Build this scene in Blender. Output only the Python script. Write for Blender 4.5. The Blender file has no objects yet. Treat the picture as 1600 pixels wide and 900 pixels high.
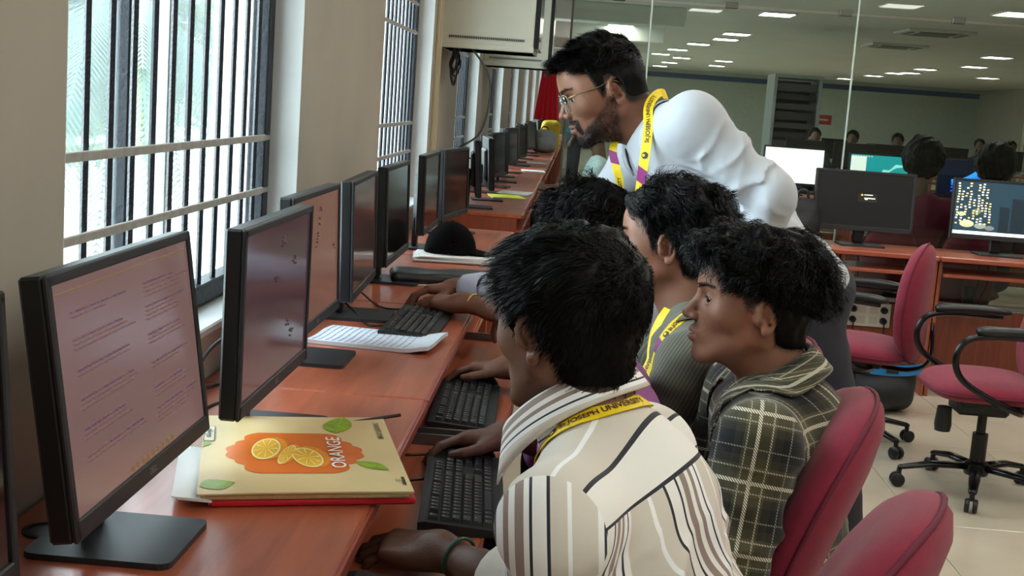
import bpy, math, random
import numpy as np
from mathutils import Matrix, Vector

SC = bpy.context.scene
COL = SC.collection
# ------------------------------------------------------------------ camera
cam_d = bpy.data.cameras.new('camera')
cam_d.sensor_width = 36.0
cam_d.lens = 45.0
cam_d.clip_start = 0.05
cam_d.clip_end = 300.0
cam = bpy.data.objects.new('camera', cam_d)
COL.objects.link(cam)
_r = Vector((0.9963, 0.0519, 0.0707)).normalized()
_b = Vector((0.0411, -0.9886, 0.1444)).normalized()
_u = _b.cross(_r).normalized()
_b = _r.cross(_u).normalized()
cam.matrix_world = Matrix(((_r.x, _u.x, _b.x, 0.0), (_r.y, _u.y, _b.y, 0.0), (_r.z, _u.z, _b.z, 1.395), (0, 0, 0, 1)))
SC.camera = cam
# ------------------------------------------------------------------ sky, exposure
world = bpy.data.worlds.new('overcast_sky')
SC.world = world
world.use_nodes = True
_bg = world.node_tree.nodes['Background']
_bg.inputs[0].default_value = (0.80, 0.92, 1.0, 1)
_bg.inputs[1].default_value = 12.0
vs = SC.view_settings
vs.view_transform = 'Standard'
vs.look = 'None'
vs.exposure = 0.45
vs.gamma = 1.0
vs.use_curve_mapping = False
CEIL_LIGHT = 11.5        # radiance of the ceiling panels
SC.cycles.max_bounces = 8
SC.cycles.diffuse_bounces = 4
SC.cycles.transparent_max_bounces = 24
SC.cycles.sample_clamp_indirect = 6.0
SC.cycles.caustics_reflective = False
SC.cycles.caustics_refractive = False
# ------------------------------------------------------------------ materials
MATS = {}
def lin(c):
    return tuple(((v/255.0)/12.92 if v/255.0 <= 0.04045 else ((v/255.0+0.055)/1.055)**2.4) for v in c)

def mat(name, color, rough=0.5, metal=0.0, var=0.0, vscale=8.0, bump=0.0, bscale=60.0, stretch=None, spec=0.5,
        emit=None, estr=0.0, coat=0.0, sheen=0.0, sss=0.0):
    """plain procedural material: principled + noise colour variation + noise bump (color is sRGB 0-255)"""
    if name in MATS:
        return MATS[name]
    m = bpy.data.materials.new(name)
    m.use_nodes = True
    nt = m.node_tree
    p = nt.nodes['Principled BSDF']
    c = lin(color)
    p.inputs['Base Color'].default_value = (*c, 1)
    p.inputs['Roughness'].default_value = rough
    p.inputs['Metallic'].default_value = metal
    p.inputs['Specular IOR Level'].default_value = spec
    p.inputs['Coat Weight'].default_value = coat
    p.inputs['Sheen Weight'].default_value = sheen
    if emit is not None:
        p.inputs['Emission Color'].default_value = (*lin(emit), 1)
        p.inputs['Emission Strength'].default_value = estr
    if var > 0 or bump > 0:
        tc = nt.nodes.new('ShaderNodeTexCoord')
        mp = nt.nodes.new('ShaderNodeMapping')
        nt.links.new(tc.outputs['Object'], mp.inputs[0])
        if stretch:
            mp.inputs['Scale'].default_value = stretch
        if var > 0:
            n = nt.nodes.new('ShaderNodeTexNoise')
            n.inputs['Scale'].default_value = vscale
            n.inputs['Detail'].default_value = 5.0
            nt.links.new(mp.outputs[0], n.inputs['Vector'])
            r = nt.nodes.new('ShaderNodeValToRGB')
            r.color_ramp.elements[0].position = 0.3
            r.color_ramp.elements[1].position = 0.7
            r.color_ramp.elements[0].color = (*[v*(1-var) for v in c], 1)
            r.color_ramp.elements[1].color = (*[min(1, v*(1+var)) for v in c], 1)
            nt.links.new(n.outputs['Fac'], r.inputs[0])
            nt.links.new(r.outputs[0], p.inputs['Base Color'])
        if bump > 0:
            n2 = nt.nodes.new('ShaderNodeTexNoise')
            n2.inputs['Scale'].default_value = bscale
            n2.inputs['Detail'].default_value = 4.0
            nt.links.new(mp.outputs[0], n2.inputs['Vector'])
            b = nt.nodes.new('ShaderNodeBump')
            b.inputs['Strength'].default_value = bump
            b.inputs['Distance'].default_value = 0.01
            nt.links.new(n2.outputs['Fac'], b.inputs['Height'])
            nt.links.new(b.outputs[0], p.inputs['Normal'])
    MATS[name] = m
    return m

def attr_mat(name, rough=0.5, spec=0.4, sss=0.0, bump=0.0, bscale=200.0, sheen=0.0):
    """base colour read from the mesh colour attribute 'col'"""
    if name in MATS:
        return MATS[name]
    m = bpy.data.materials.new(name)
    m.use_nodes = True
    nt = m.node_tree
    p = nt.nodes['Principled BSDF']
    a = nt.nodes.new('ShaderNodeAttribute')
    a.attribute_name = 'col'
    nt.links.new(a.outputs['Color'], p.inputs['Base Color'])
    p.inputs['Roughness'].default_value = rough
    p.inputs['Specular IOR Level'].default_value = spec
    p.inputs['Sheen Weight'].default_value = sheen
    if sss > 0:
        p.inputs['Subsurface Weight'].default_value = sss
        p.inputs['Subsurface Radius'].default_value = (0.012, 0.005, 0.003)
        p.inputs['Subsurface Scale'].default_value = 0.5
    if bump > 0:
        tc = nt.nodes.new('ShaderNodeTexCoord')
        n2 = nt.nodes.new('ShaderNodeTexNoise')
        n2.inputs['Scale'].default_value = bscale
        n2.inputs['Detail'].default_value = 4.0
        nt.links.new(tc.outputs['Object'], n2.inputs['Vector'])
        b = nt.nodes.new('ShaderNodeBump')
        b.inputs['Strength'].default_value = bump
        b.inputs['Distance'].default_value = 0.004
        nt.links.new(n2.outputs['Fac'], b.inputs['Height'])
        nt.links.new(b.outputs[0], p.inputs['Normal'])
    MATS[name] = m
    return m

def glass_mat(name, tint=(235, 245, 240), power=1.0, haze=0.0):
    if name in MATS:
        return MATS[name]
    m = bpy.data.materials.new(name)
    m.use_nodes = True
    nt = m.node_tree
    for n in list(nt.nodes):
        nt.nodes.remove(n)
    out = nt.nodes.new('ShaderNodeOutputMaterial')
    tr = nt.nodes.new('ShaderNodeBsdfTransparent')
    tr.inputs[0].default_value = (*lin(tint), 1)
    gl = nt.nodes.new('ShaderNodeBsdfGlossy')
    gl.inputs['Roughness'].default_value = 0.01
    fr = nt.nodes.new('ShaderNodeFresnel')
    fr.inputs['IOR'].default_value = 1.45
    mul = nt.nodes.new('ShaderNodeMath')
    mul.operation = 'MULTIPLY'
    mul.inputs[1].default_value = power
    nt.links.new(fr.outputs[0], mul.inputs[0])
    mx = nt.nodes.new('ShaderNodeMixShader')
    nt.links.new(mul.outputs[0], mx.inputs[0])
    nt.links.new(tr.outputs[0], mx.inputs[1])
    nt.links.new(gl.outputs[0], mx.inputs[2])
    last = mx.outputs[0]
    if haze > 0:
        tl = nt.nodes.new('ShaderNodeBsdfTranslucent')
        tl.inputs[0].default_value = (0.85, 0.93, 0.95, 1)
        m2 = nt.nodes.new('ShaderNodeMixShader')
        m2.inputs[0].default_value = haze
        nt.links.new(last, m2.inputs[1])
        nt.links.new(tl.outputs[0], m2.inputs[2])
        last = m2.outputs[0]
    nt.links.new(last, out.inputs[0])
    MATS[name] = m
    return m

def wood_mat(name, base, dark, rough=0.32, axis='y', scale=1.0, coat=0.15):
    if name in MATS:
        return MATS[name]
    m = bpy.data.materials.new(name)
    m.use_nodes = True
    nt = m.node_tree
    p = nt.nodes['Principled BSDF']
    p.inputs['Roughness'].default_value = rough
    p.inputs['Coat Weight'].default_value = coat
    p.inputs['Coat Roughness'].default_value = 0.25
    tc = nt.nodes.new('ShaderNodeTexCoord')
    mp = nt.nodes.new('ShaderNodeMapping')
    s = {'x': (1.2, 14, 14), 'y': (14, 1.2, 14), 'z': (14, 14, 1.2)}[axis]
    mp.inputs['Scale'].default_value = tuple(v*scale for v in s)
    nt.links.new(tc.outputs['Object'], mp.inputs[0])
    n = nt.nodes.new('ShaderNodeTexNoise')
    n.inputs['Scale'].default_value = 1.6
    n.inputs['Detail'].default_value = 8.0
    n.inputs['Roughness'].default_value = 0.62
    n.inputs['Distortion'].default_value = 0.8
    nt.links.new(mp.outputs[0], n.inputs['Vector'])
    r = nt.nodes.new('ShaderNodeValToRGB')
    r.color_ramp.elements[0].position = 0.30
    r.color_ramp.elements[1].position = 0.68
    r.color_ramp.elements[0].color = (*lin(dark), 1)
    r.color_ramp.elements[1].color = (*lin(base), 1)
    nt.links.new(n.outputs['Fac'], r.inputs[0])
    nt.links.new(r.outputs[0], p.inputs['Base Color'])
    MATS[name] = m
    return m

# ------------------------------------------------------------------ geometry collector
def rotz(a):
    c, s = math.cos(a), math.sin(a)
    return np.array([[c, -s, 0], [s, c, 0], [0, 0, 1.0]])
def rotx(a):
    c, s = math.cos(a), math.sin(a)
    return np.array([[1, 0, 0], [0, c, -s], [0, s, c]])
def roty(a):
    c, s = math.cos(a), math.sin(a)
    return np.array([[c, 0, s], [0, 1, 0], [-s, 0, c]])
def unit(v):
    v = np.asarray(v, float)
    return v/max(np.linalg.norm(v), 1e-9)

class G:
    """collects verts and faces of one mesh"""
    def __init__(self):
        self.v = []
        self.f = []
        self.n = 0
    def raw(self, v, f):
        v = np.asarray(v, float).reshape(-1, 3)
        o = self.n
        self.v.append(v)
        self.f.extend([tuple(int(i)+o for i in q) for q in f])
        self.n += len(v)
        return self
    def box(self, c, s, R=None, bev=0.0):
        hx, hy, hz = s[0]/2, s[1]/2, s[2]/2
        if bev <= 0:
            v = [(x, y, z) for x in (-hx, hx) for y in (-hy, hy) for z in (-hz, hz)]
            f = [(0, 1, 3, 2), (4, 6, 7, 5), (0, 4, 5, 1), (2, 3, 7, 6), (0, 2, 6, 4), (1, 5, 7, 3)]
        else:
            b = min(bev, hx*.95, hy*.95, hz*.95)
            v = []
            idx = {}
            for sx in (-1, 1):
                for sy in (-1, 1):
                    for sz in (-1, 1):
                        for ax in range(3):
                            q = [sx*(hx-b), sy*(hy-b), sz*(hz-b)]
                            q[ax] = (sx*hx, sy*hy, sz*hz)[ax]
                            idx[(sx, sy, sz, ax)] = len(v)
                            v.append(q)
            f = []
            I = idx
            for s_ in (-1, 1):
                f.append([I[(s_, a, b_, 0)] for a, b_ in ((-1, -1), (1, -1), (1, 1), (-1, 1))][::s_])
                f.append([I[(a, s_, b_, 1)] for a, b_ in ((-1, -1), (1, -1), (1, 1), (-1, 1))][::-s_])
                f.append([I[(a, b_, s_, 2)] for a, b_ in ((-1, -1), (1, -1), (1, 1), (-1, 1))][::s_])
            for s1 in (-1, 1):
                for s2 in (-1, 1):
                    f.append([I[(s1, s2, -1, 0)], I[(s1, s2, 1, 0)], I[(s1, s2, 1, 1)], I[(s1, s2, -1, 1)]][::-s1*s2])
                    f.append([I[(s1, -1, s2, 0)], I[(s1, 1, s2, 0)], I[(s1, 1, s2, 2)], I[(s1, -1, s2, 2)]][::s1*s2])
                    f.append([I[(-1, s1, s2, 1)], I[(1, s1, s2, 1)], I[(1, s1, s2, 2)], I[(-1, s1, s2, 2)]][::-s1*s2])
                    for s3 in (-1, 1):
                        f.append([I[(s1, s2, s3, 0)], I[(s1, s2, s3, 1)], I[(s1, s2, s3, 2)]][::s1*s2*s3])
        v = np.array(v, float)
        if R is not None:
            v = v @ np.asarray(R).T
        return self.raw(v+np.asarray(c, float), f)
    def tube(self, path, r, n=10, caps=True, flat=None):
        """swept circle (or ellipse: flat=(rw, rh, upvector)) along a path; r scalar or list"""
        P = np.asarray(path, float)
        m = len(P)
        rr = np.full(m, r, float) if np.isscalar(r) else np.asarray(r, float)
        T = np.gradient(P, axis=0)
        T /= np.linalg.norm(T, axis=1)[:, None]+1e-12
        ref = np.array([0, 0, 1.0]) if abs(T[0][2]) < .9 else np.array([1.0, 0, 0])
        if flat is not None:
            ref = np.asarray(flat[2], float)
        a = np.linspace(0, 2*math.pi, n, endpoint=False)
        vs = []
        N = None
        for i in range(m):
            if N is None or flat is not None:
                N = ref-T[i]*np.dot(ref, T[i])
            else:
                N = N-T[i]*np.dot(N, T[i])
            N = unit(N)
            B = np.cross(T[i], N)
            if flat is not None:
                vs.append(P[i]+np.outer(np.cos(a)*flat[0]*rr[i], B)+np.outer(np.sin(a)*flat[1]*rr[i], N))
            else:
                vs.append(P[i]+rr[i]*(np.outer(np.cos(a), B)+np.outer(np.sin(a), N)))
        f = []
        for i in range(m-1):
            for j in range(n):
                k = (j+1) % n
                f.append((i*n+j, (i+1)*n+j, (i+1)*n+k, i*n+k)[::-1])
        if caps:
            f.append(tuple(range(n))[::-1])
            f.append(tuple((m-1)*n+j for j in range(n)))
            f[-2] = f[-2]
        return self.raw(np.concatenate(vs), f)
    def cyl(self, a, b, ra, rb=None, n=16):
        return self.tube([a, b], [ra, ra if rb is None else rb], n)
    def lathe(self, prof, c=(0, 0, 0), n=24, R=None):
        v = []
        f = []
        m = len(prof)
        for (r, z) in prof:
            for j in range(n):
                t = 2*math.pi*j/n
                v.append((r*math.cos(t), r*math.sin(t), z))
        for i in range(m-1):
            for j in range(n):
                k = (j+1) % n
                f.append((i*n+j, i*n+k, (i+1)*n+k, (i+1)*n+j))
        f.append(tuple(range(n))[::-1])
        f.append(tuple((m-1)*n+j for j in range(n)))
        v = np.array(v)
        if R is not None:
            v = v @ np.asarray(R).T
        return self.raw(v+np.asarray(c, float), f)
    def prism(self, poly, z0, z1, R=None, c=(0, 0, 0)):
        n = len(poly)
        v = [(x, y, z0) for x, y in poly]+[(x, y, z1) for x, y in poly]
        f = [tuple(range(n))[::-1], tuple(range(n, 2*n))]
        f += [(i, (i+1) % n, n+(i+1) % n, n+i) for i in range(n)]
        v = np.array(v, float)
        if R is not None:
            v = v @ np.asarray(R).T
        return self.raw(v+np.asarray(c, float), f)
    def grid(self, P, closed_u=False, closed_v=False):
        """P: (m,n,3) lattice"""
        P = np.asarray(P, float)
        m, n = P.shape[:2]
        f = []
        for i in range(m if closed_u else m-1):
            for j in range(n if closed_v else n-1):
                i2, j2 = (i+1) % m, (j+1) % n
                f.append((i*n+j, i2*n+j, i2*n+j2, i*n+j2))
        return self.raw(P.reshape(-1, 3), f)
    def arrays(self):
        return (np.concatenate(self.v) if self.v else np.zeros((0, 3))), self.f

def mesh_of(name, v, f, m=None, smooth=False, attrs=None):
    me = bpy.data.meshes.new(name)
    v = np.asarray(v, float)
    if isinstance(f, np.ndarray) and f.ndim == 2:
        k = f.shape[1]
        me.vertices.add(len(v))
        me.vertices.foreach_set('co', v.astype(np.float32).ravel())
        me.loops.add(f.size)
        me.loops.foreach_set('vertex_index', f.astype(np.int32).ravel())
        me.polygons.add(len(f))
        me.polygons.foreach_set('loop_start', np.arange(0, f.size, k, dtype=np.int32))
        me.update(calc_edges=True)
    else:
        me.from_pydata([tuple(q) for q in v], [], [tuple(q) for q in f])
    if attrs:
        for nm, (typ, arr) in attrs.items():
            a = me.attributes.new(nm, typ, 'POINT')
            if typ == 'FLOAT_COLOR':
                arr = np.asarray(arr, np.float32)
                if arr.shape[1] == 3:
                    arr = np.concatenate([arr, np.ones((len(arr), 1), np.float32)], 1)
                a.data.foreach_set('color', arr.ravel())
            elif typ == 'FLOAT_VECTOR':
                a.data.foreach_set('vector', np.asarray(arr, np.float32).ravel())
            else:
                a.data.foreach_set('value', np.asarray(arr, np.float32).ravel())
    if m is not None:
        me.materials.append(m)
    if smooth:
        me.polygons.foreach_set('use_smooth', np.ones(len(me.polygons), bool))
    me.validate()
    return me

def smooth_by_angle(me, deg=40):
    me.polygons.foreach_set('use_smooth', np.ones(len(me.polygons), bool))
    try:
        me.set_sharp_from_angle(angle=math.radians(deg))
    except Exception:
        pass

def tag(o, label=None, cat=None, group=None, kind=None):
    if label: o['label'] = label
    if cat: o['category'] = cat
    if group: o['group'] = group
    if kind: o['kind'] = kind
    return o

def obj(name, g, m, parent=None, smooth=None, loc=None, world=False, attrs=None):
    """link geometry as one mesh object; world=True: verts are world coords, parent has only a location"""
    if isinstance(g, G):
        v, f = g.arrays()
    else:
        v, f = g
    v = np.asarray(v, float)
    off = np.zeros(3)
    if world and parent is not None:
        p = parent
        while p is not None:
            off = off+np.array(p.location)
            p = p.parent
        v = v-off
    elif world and loc is not None:
        v = v-np.asarray(loc)
    me = mesh_of(name, v, f, m, smooth is True, attrs)
    if smooth not in (None, True, False):
        smooth_by_angle(me, smooth)
    o = bpy.data.objects.new(name, me)
    COL.objects.link(o)
    if parent is not None:
        o.parent = parent
    if loc is not None:
        o.location = loc
    return o

def thing(name, label, cat, loc=(0, 0, 0), rz=0.0, group=None, kind=None):
    o = bpy.data.objects.new(name, None)
    o.empty_display_size = 0.1
    COL.objects.link(o)
    o.location = loc
    o.rotation_euler = (0, 0, rz)
    return tag(o, label, cat, group, kind)

def copy_tree(o, parent=None):
    c = o.copy()
    COL.objects.link(c)
    c.parent = parent
    for ch in o.children:
        copy_tree(ch, c)
    return c

def dup(o, loc, rz=None, label=None, group=None):
    c = copy_tree(o)
    c.location = loc
    if rz is not None:
        c.rotation_euler = (0, 0, rz)
    return tag(c, label, None, group)

def bez(pts, n=24):
    """catmull-rom through points"""
    P = np.asarray(pts, float)
    P = np.concatenate([[2*P[0]-P[1]], P, [2*P[-1]-P[-2]]])
    out = []
    m = len(P)-3
    for t in np.linspace(0, m-1e-6, n):
        i = int(t)
        u = t-i
        a, b, c, d = P[i:i+4]
        out.append(.5*((2*b)+(-a+c)*u+(2*a-5*b+4*c-d)*u*u+(-a+3*b-3*c+d)*u**3))
    return np.array(out)

def text_mesh(s, size=1.0, bold=0.0):
    """flat lettering as (verts, faces), x along the text, centred on x, baseline at y=0"""
    cu = bpy.data.curves.new('lettering', 'FONT')
    cu.body = s
    cu.size = size
    cu.align_x = 'CENTER'
    cu.offset = bold
    cu.resolution_u = 3
    o = bpy.data.objects.new('lettering', cu)
    COL.objects.link(o)
    dg = bpy.context.evaluated_depsgraph_get()
    me = o.evaluated_get(dg).to_mesh()
    v = np.array([q.co[:] for q in me.vertices])
    f = [tuple(p.vertices) for p in me.polygons]
    o.evaluated_get(dg).to_mesh_clear()
    bpy.data.objects.remove(o)
    bpy.data.curves.remove(cu)
    return v, f
# ------------------------------------------------------------------ implicit surfaces for organic shapes
class SDF:
    def __init__(self, lo, hi, h):
        self.lo = np.asarray(lo, float)
        self.h = h
        self.n = np.ceil((np.asarray(hi, float)-self.lo)/h).astype(int)+1
        self.ax = [(self.lo[i]+h*np.arange(self.n[i])).astype(np.float32) for i in range(3)]
        self.d = np.full(self.n, 1.0, np.float32)
    def reg(self, lo, hi):
        s = []
        for i in range(3):
            a = int(np.clip(math.floor((lo[i]-self.lo[i])/self.h), 0, self.n[i]))
            b = int(np.clip(math.ceil((hi[i]-self.lo[i])/self.h)+1, 0, self.n[i]))
            s.append(slice(a, b))
        return tuple(s)
    def xyz(self, s):
        return (self.ax[0][s[0]][:, None, None], self.ax[1][s[1]][None, :, None], self.ax[2][s[2]][None, None, :])
    def comb(self, s, q, k, mode):
        a = self.d[s]
        if mode == 'u':
            if k > 0:
                h = np.maximum(k-np.abs(a-q), 0)/k
                self.d[s] = np.minimum(a, q)-h*h*k*.25
            else:
                self.d[s] = np.minimum(a, q)
        elif mode == 's':
            q = -q
            if k > 0:
                h = np.maximum(k-np.abs(a-q), 0)/k
                self.d[s] = np.maximum(a, q)+h*h*k*.25
            else:
                self.d[s] = np.maximum(a, q)
    def cap(self, a, b, ra, rb=None, k=0.01, mode='u', m=0.03):
        a = np.asarray(a, float); b = np.asarray(b, float)
        rb = ra if rb is None else rb
        R = max(ra, rb)+k+m
        s = self.reg(np.minimum(a, b)-R, np.maximum(a, b)+R)
        x, y, z = self.xyz(s)
        if x.size*y.size*z.size == 0:
            return self
        ab = b-a
        L = max(float(ab@ab), 1e-12)
        t = ((x-a[0])*ab[0]+(y-a[1])*ab[1]+(z-a[2])*ab[2])/L
        t = np.clip(t, 0, 1)
        q = np.sqrt((x-a[0]-t*ab[0])**2+(y-a[1]-t*ab[1])**2+(z-a[2]-t*ab[2])**2)-(ra+(rb-ra)*t)
        self.comb(s, q, k, mode)
        return self
    def chain(self, pts, rs, k=0.01):
        for i in range(len(pts)-1):
            self.cap(pts[i], pts[i+1], rs[i], rs[i+1], k)
        return self
    def ell(self, c, r, R=None, k=0.01, mode='u', m=0.03):
        """ellipsoid; R columns = its axes"""
        c = np.asarray(c, float); r = np.asarray(r, float)
        R = np.eye(3) if R is None else np.asarray(R, float)
        e = np.sqrt(((R*r)**2).sum(1))+k+m
        s = self.reg(c-e, c+e)
        x, y, z = self.xyz(s)
        if x.size*y.size*z.size == 0:
            return self
        x = x-c[0]; y = y-c[1]; z = z-c[2]
        k0 = 0; k1 = 0
        for i in range(3):
            p = x*R[0, i]+y*R[1, i]+z*R[2, i]
            k0 = k0+(p/r[i])**2
            k1 = k1+(p/r[i]**2)**2
        k0 = np.sqrt(k0); k1 = np.sqrt(k1)+1e-9
        q = k0*(k0-1)/k1
        self.comb(s, q.astype(np.float32), k, mode)
        return self
    def rbox(self, c, half, rad, R=None, k=0.01, mode='u', m=0.03):
        c = np.asarray(c, float); half = np.asarray(half, float)
        R = np.eye(3) if R is None else np.asarray(R, float)
        e = (np.abs(R)*half).sum(1)+k+m
        s = self.reg(c-e, c+e)
        x, y, z = self.xyz(s)
        if x.size*y.size*z.size == 0:
            return self
        x = x-c[0]; y = y-c[1]; z = z-c[2]
        o = 0; ins = -1e3
        for i in range(3):
            p = np.abs(x*R[0, i]+y*R[1, i]+z*R[2, i])-(half[i]-rad)
            o = o+np.maximum(p, 0)**2
            ins = np.maximum(ins, p)
        q = np.sqrt(o)+np.minimum(ins, 0)-rad
        self.comb(s, q.astype(np.float32), k, mode)
        return self
    def plane_cut(self, p, n):
        """keep the side the normal points away from"""
        n = unit(n)
        x, y, z = self.xyz((slice(None),)*3)
        q = (x-p[0])*n[0]+(y-p[1])*n[1]+(z-p[2])*n[2]
        self.d = np.maximum(self.d, q.astype(np.float32))
        return self
    def displace(self, fn):
        x, y, z = self.xyz((slice(None),)*3)
        near = np.abs(self.d) < 0.05
        X, Y, Z = np.broadcast_arrays(x, y, z)
        self.d[near] += fn(X[near], Y[near], Z[near]).astype(np.float32)
        return self
    def mesh(self):
        return nets(self.d, self.lo, self.h)

def nets(d, lo, h):
    neg = d < 0
    c = np.zeros(tuple(n-1 for n in d.shape), np.uint8)
    for i in (0, 1):
        for j in (0, 1):
            for k in (0, 1):
                c += neg[i:d.shape[0]-1+i, j:d.shape[1]-1+j, k:d.shape[2]-1+k]
    act = (c > 0) & (c < 8)
    ii = np.argwhere(act)
    if len(ii) == 0:
        return np.zeros((0, 3)), np.zeros((0, 4), int)
    idx = np.full(act.shape, -1, np.int64)
    idx[act] = np.arange(len(ii))
    V = np.zeros((len(ii), 3)); W = np.zeros(len(ii))
    cor = [(i, j, k) for i in (0, 1) for j in (0, 1) for k in (0, 1)]
    val = {q: d[ii[:, 0]+q[0], ii[:, 1]+q[1], ii[:, 2]+q[2]].astype(float) for q in cor}
    for a in cor:
        for ax in range(3):
            if a[ax] == 0:
                b = list(a); b[ax] = 1; b = tuple(b)
                va, vb = val[a], val[b]
                m = (va < 0) != (vb < 0)
                t = np.where(m, va/np.where(m, va-vb, 1), 0)
                p = np.repeat(np.array(a, float)[None], len(ii), 0)
                p[:, ax] = t
                V += p*m[:, None]; W += m
    V = V/W[:, None]+ii
    quads = []
    for ax in range(3):
        o1, o2 = [(1, 2), (2, 0), (0, 1)][ax]
        sl0 = [slice(None)]*3; sl1 = [slice(None)]*3
        sl0[ax] = slice(0, d.shape[ax]-1); sl1[ax] = slice(1, d.shape[ax])
        n0 = neg[tuple(sl0)]; n1 = neg[tuple(sl1)]
        e = np.argwhere(n0 != n1)
        if len(e) == 0:
            continue
        ok = (e[:, o1] > 0) & (e[:, o2] > 0) & (e[:, o1] < d.shape[o1]-1) & (e[:, o2] < d.shape[o2]-1)
        e = e[ok]
        fl = n0[e[:, 0], e[:, 1], e[:, 2]]
        def cell(da, db):
            q = e.copy(); q[:, o1] -= da; q[:, o2] -= db
            return idx[q[:, 0], q[:, 1], q[:, 2]]
        q = np.stack([cell(1, 1), cell(0, 1), cell(0, 0), cell(1, 0)], 1)
        q[~fl] = q[~fl][:, ::-1]
        quads.append(q)
    return V*h+lo, np.concatenate(quads)

def vnormals(v, f):
    n = np.zeros_like(v)
    a = v[f[:, 0]]; b = v[f[:, 1]]; c = v[f[:, 2]]; d = v[f[:, 3]]
    fn = np.cross(c-a, d-b)
    for i in range(4):
        np.add.at(n, f[:, i], fn)
    return n/(np.linalg.norm(n, axis=1)[:, None]+1e-12)

def relax(v, f, it=1, w=0.5):
    n = len(v)
    for _ in range(it):
        s = np.zeros_like(v); c = np.zeros(n)
        for i in range(4):
            for j in (1, 3):
                np.add.at(s, f[:, i], v[f[:, (i+j) % 4]])
                np.add.at(c, f[:, i], 1)
        v = v*(1-w)+w*s/np.maximum(c, 1)[:, None]
    return v

def ss(a, b, x):
    t = np.clip((x-a)/(b-a), 0, 1)
    return t*t*(3-2*t)

def wob(p, s, seed=0, oct=3):
    """cheap smooth vector noise in about [-1,1] for points (n,3)"""
    r = np.random.RandomState(seed)
    out = np.zeros_like(p)
    amp = 1.0; tot = 0
    for o in range(oct):
        for _ in range(3):
            k = r.normal(size=(3, 3))*s
            ph = r.uniform(0, 6.28, 3)
            out += amp*np.sin(p @ k.T+ph)
        tot += amp*1.8
        s *= 2.0; amp *= .5
    return out/tot

def wob1(x, y, z, s, seed=0, oct=2):
    r = np.random.RandomState(seed)
    out = 0; amp = 1.0; tot = 0
    for o in range(oct):
        for _ in range(4):
            k = r.normal(size=3)*s
            out = out+amp*np.sin(x*k[0]+y*k[1]+z*k[2]+r.uniform(0, 6.28))
        tot += amp*2.2
        s *= 2.1; amp *= .5
    return out/tot
# ------------------------------------------------------------------ the room
WALL_X = -0.77
CEIL = 2.8
FAR_Y = 43.0
BACK_Y = -4.6
RIGHT_X = 13.0
M_WALL = mat('cream_wall_paint', (174, 165, 151), rough=0.62, var=0.05, vscale=3.0, bump=0.05, bscale=40)
M_JAMB = mat('white_wall_paint', (222, 224, 222), rough=0.6, var=0.04, vscale=6.0, bump=0.06, bscale=60)
M_CEIL = mat('ceiling_paint', (226, 227, 222), rough=0.8, var=0.03, vscale=1.0)
M_TILE = mat('beige_floor_tile', (192, 180, 160), rough=0.16, var=0.07, vscale=2.5, spec=0.55)
M_GROUT = mat('floor_grout', (150, 138, 120), rough=0.5, var=0.05, vscale=2.0)
M_STEEL = mat('dark_window_steel', (26, 30, 38), rough=0.45, metal=0.2, bump=0.25, bscale=90)
M_BAR = mat('dark_painted_bar', (24, 28, 36), rough=0.5, metal=0.2, bump=0.4, bscale=140)
M_FLAT = mat('grey_flat_bar', (176, 172, 164), rough=0.55, metal=0.3, var=0.15, vscale=30, bump=0.3, bscale=120)
M_ALU = mat('window_aluminium', (150, 150, 148), rough=0.4, metal=0.7)
M_PANE = glass_mat('window_pane', (248, 252, 252), power=0.6, haze=0.028)
M_PART = glass_mat('partition_pane', (238, 245, 240), power=0.9)

WINS = [1.91+3.09*k for k in range(-2, 13)]
WW = 1.645
SILL, HEAD = 0.845, 2.40
def struct(name, g, m, smooth=None, label=None):
    o = obj(name, g, m, None, smooth)
    o['kind'] = 'structure'
    if label: o['label'] = label
    return o

g = G()
g.box(((WALL_X-1.02)/2, (BACK_Y+FAR_Y)/2, SILL/2), (WALL_X*-1*0+0.25, FAR_Y-BACK_Y, SILL))
g.box(((WALL_X-1.02)/2, (BACK_Y+FAR_Y)/2, (HEAD+CEIL)/2), (0.25, FAR_Y-BACK_Y, CEIL-HEAD))
ys = [BACK_Y]
for y in WINS:
    if y+WW < BACK_Y: continue
    ys += [y, y+WW]
ys.append(FAR_Y)
for a, b in zip(ys[0::2], ys[1::2]):
    if b > a:
        g.box(((WALL_X-1.02)/2, (a+b)/2, (SILL+HEAD)/2), (0.25, b-a, HEAD-SILL))
wall_left = struct('wall_left', g, M_WALL, label='cream painted wall with barred windows behind the monitors')
# white painted reveals and sills of each opening
for k, y in enumerate(WINS):
    g = G()
    g.box((-0.895, y+WW-0.002, (SILL+HEAD)/2), (0.248, 0.006, HEAD-SILL))
    g.box((-0.895, y+0.002, (SILL+HEAD)/2), (0.248, 0.006, HEAD-SILL))
    g.box((-0.888, y+WW/2, SILL+0.008), (0.245, WW-0.012, 0.02), bev=0.004)
    o = obj('window_reveal', g, M_JAMB, wall_left)

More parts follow.
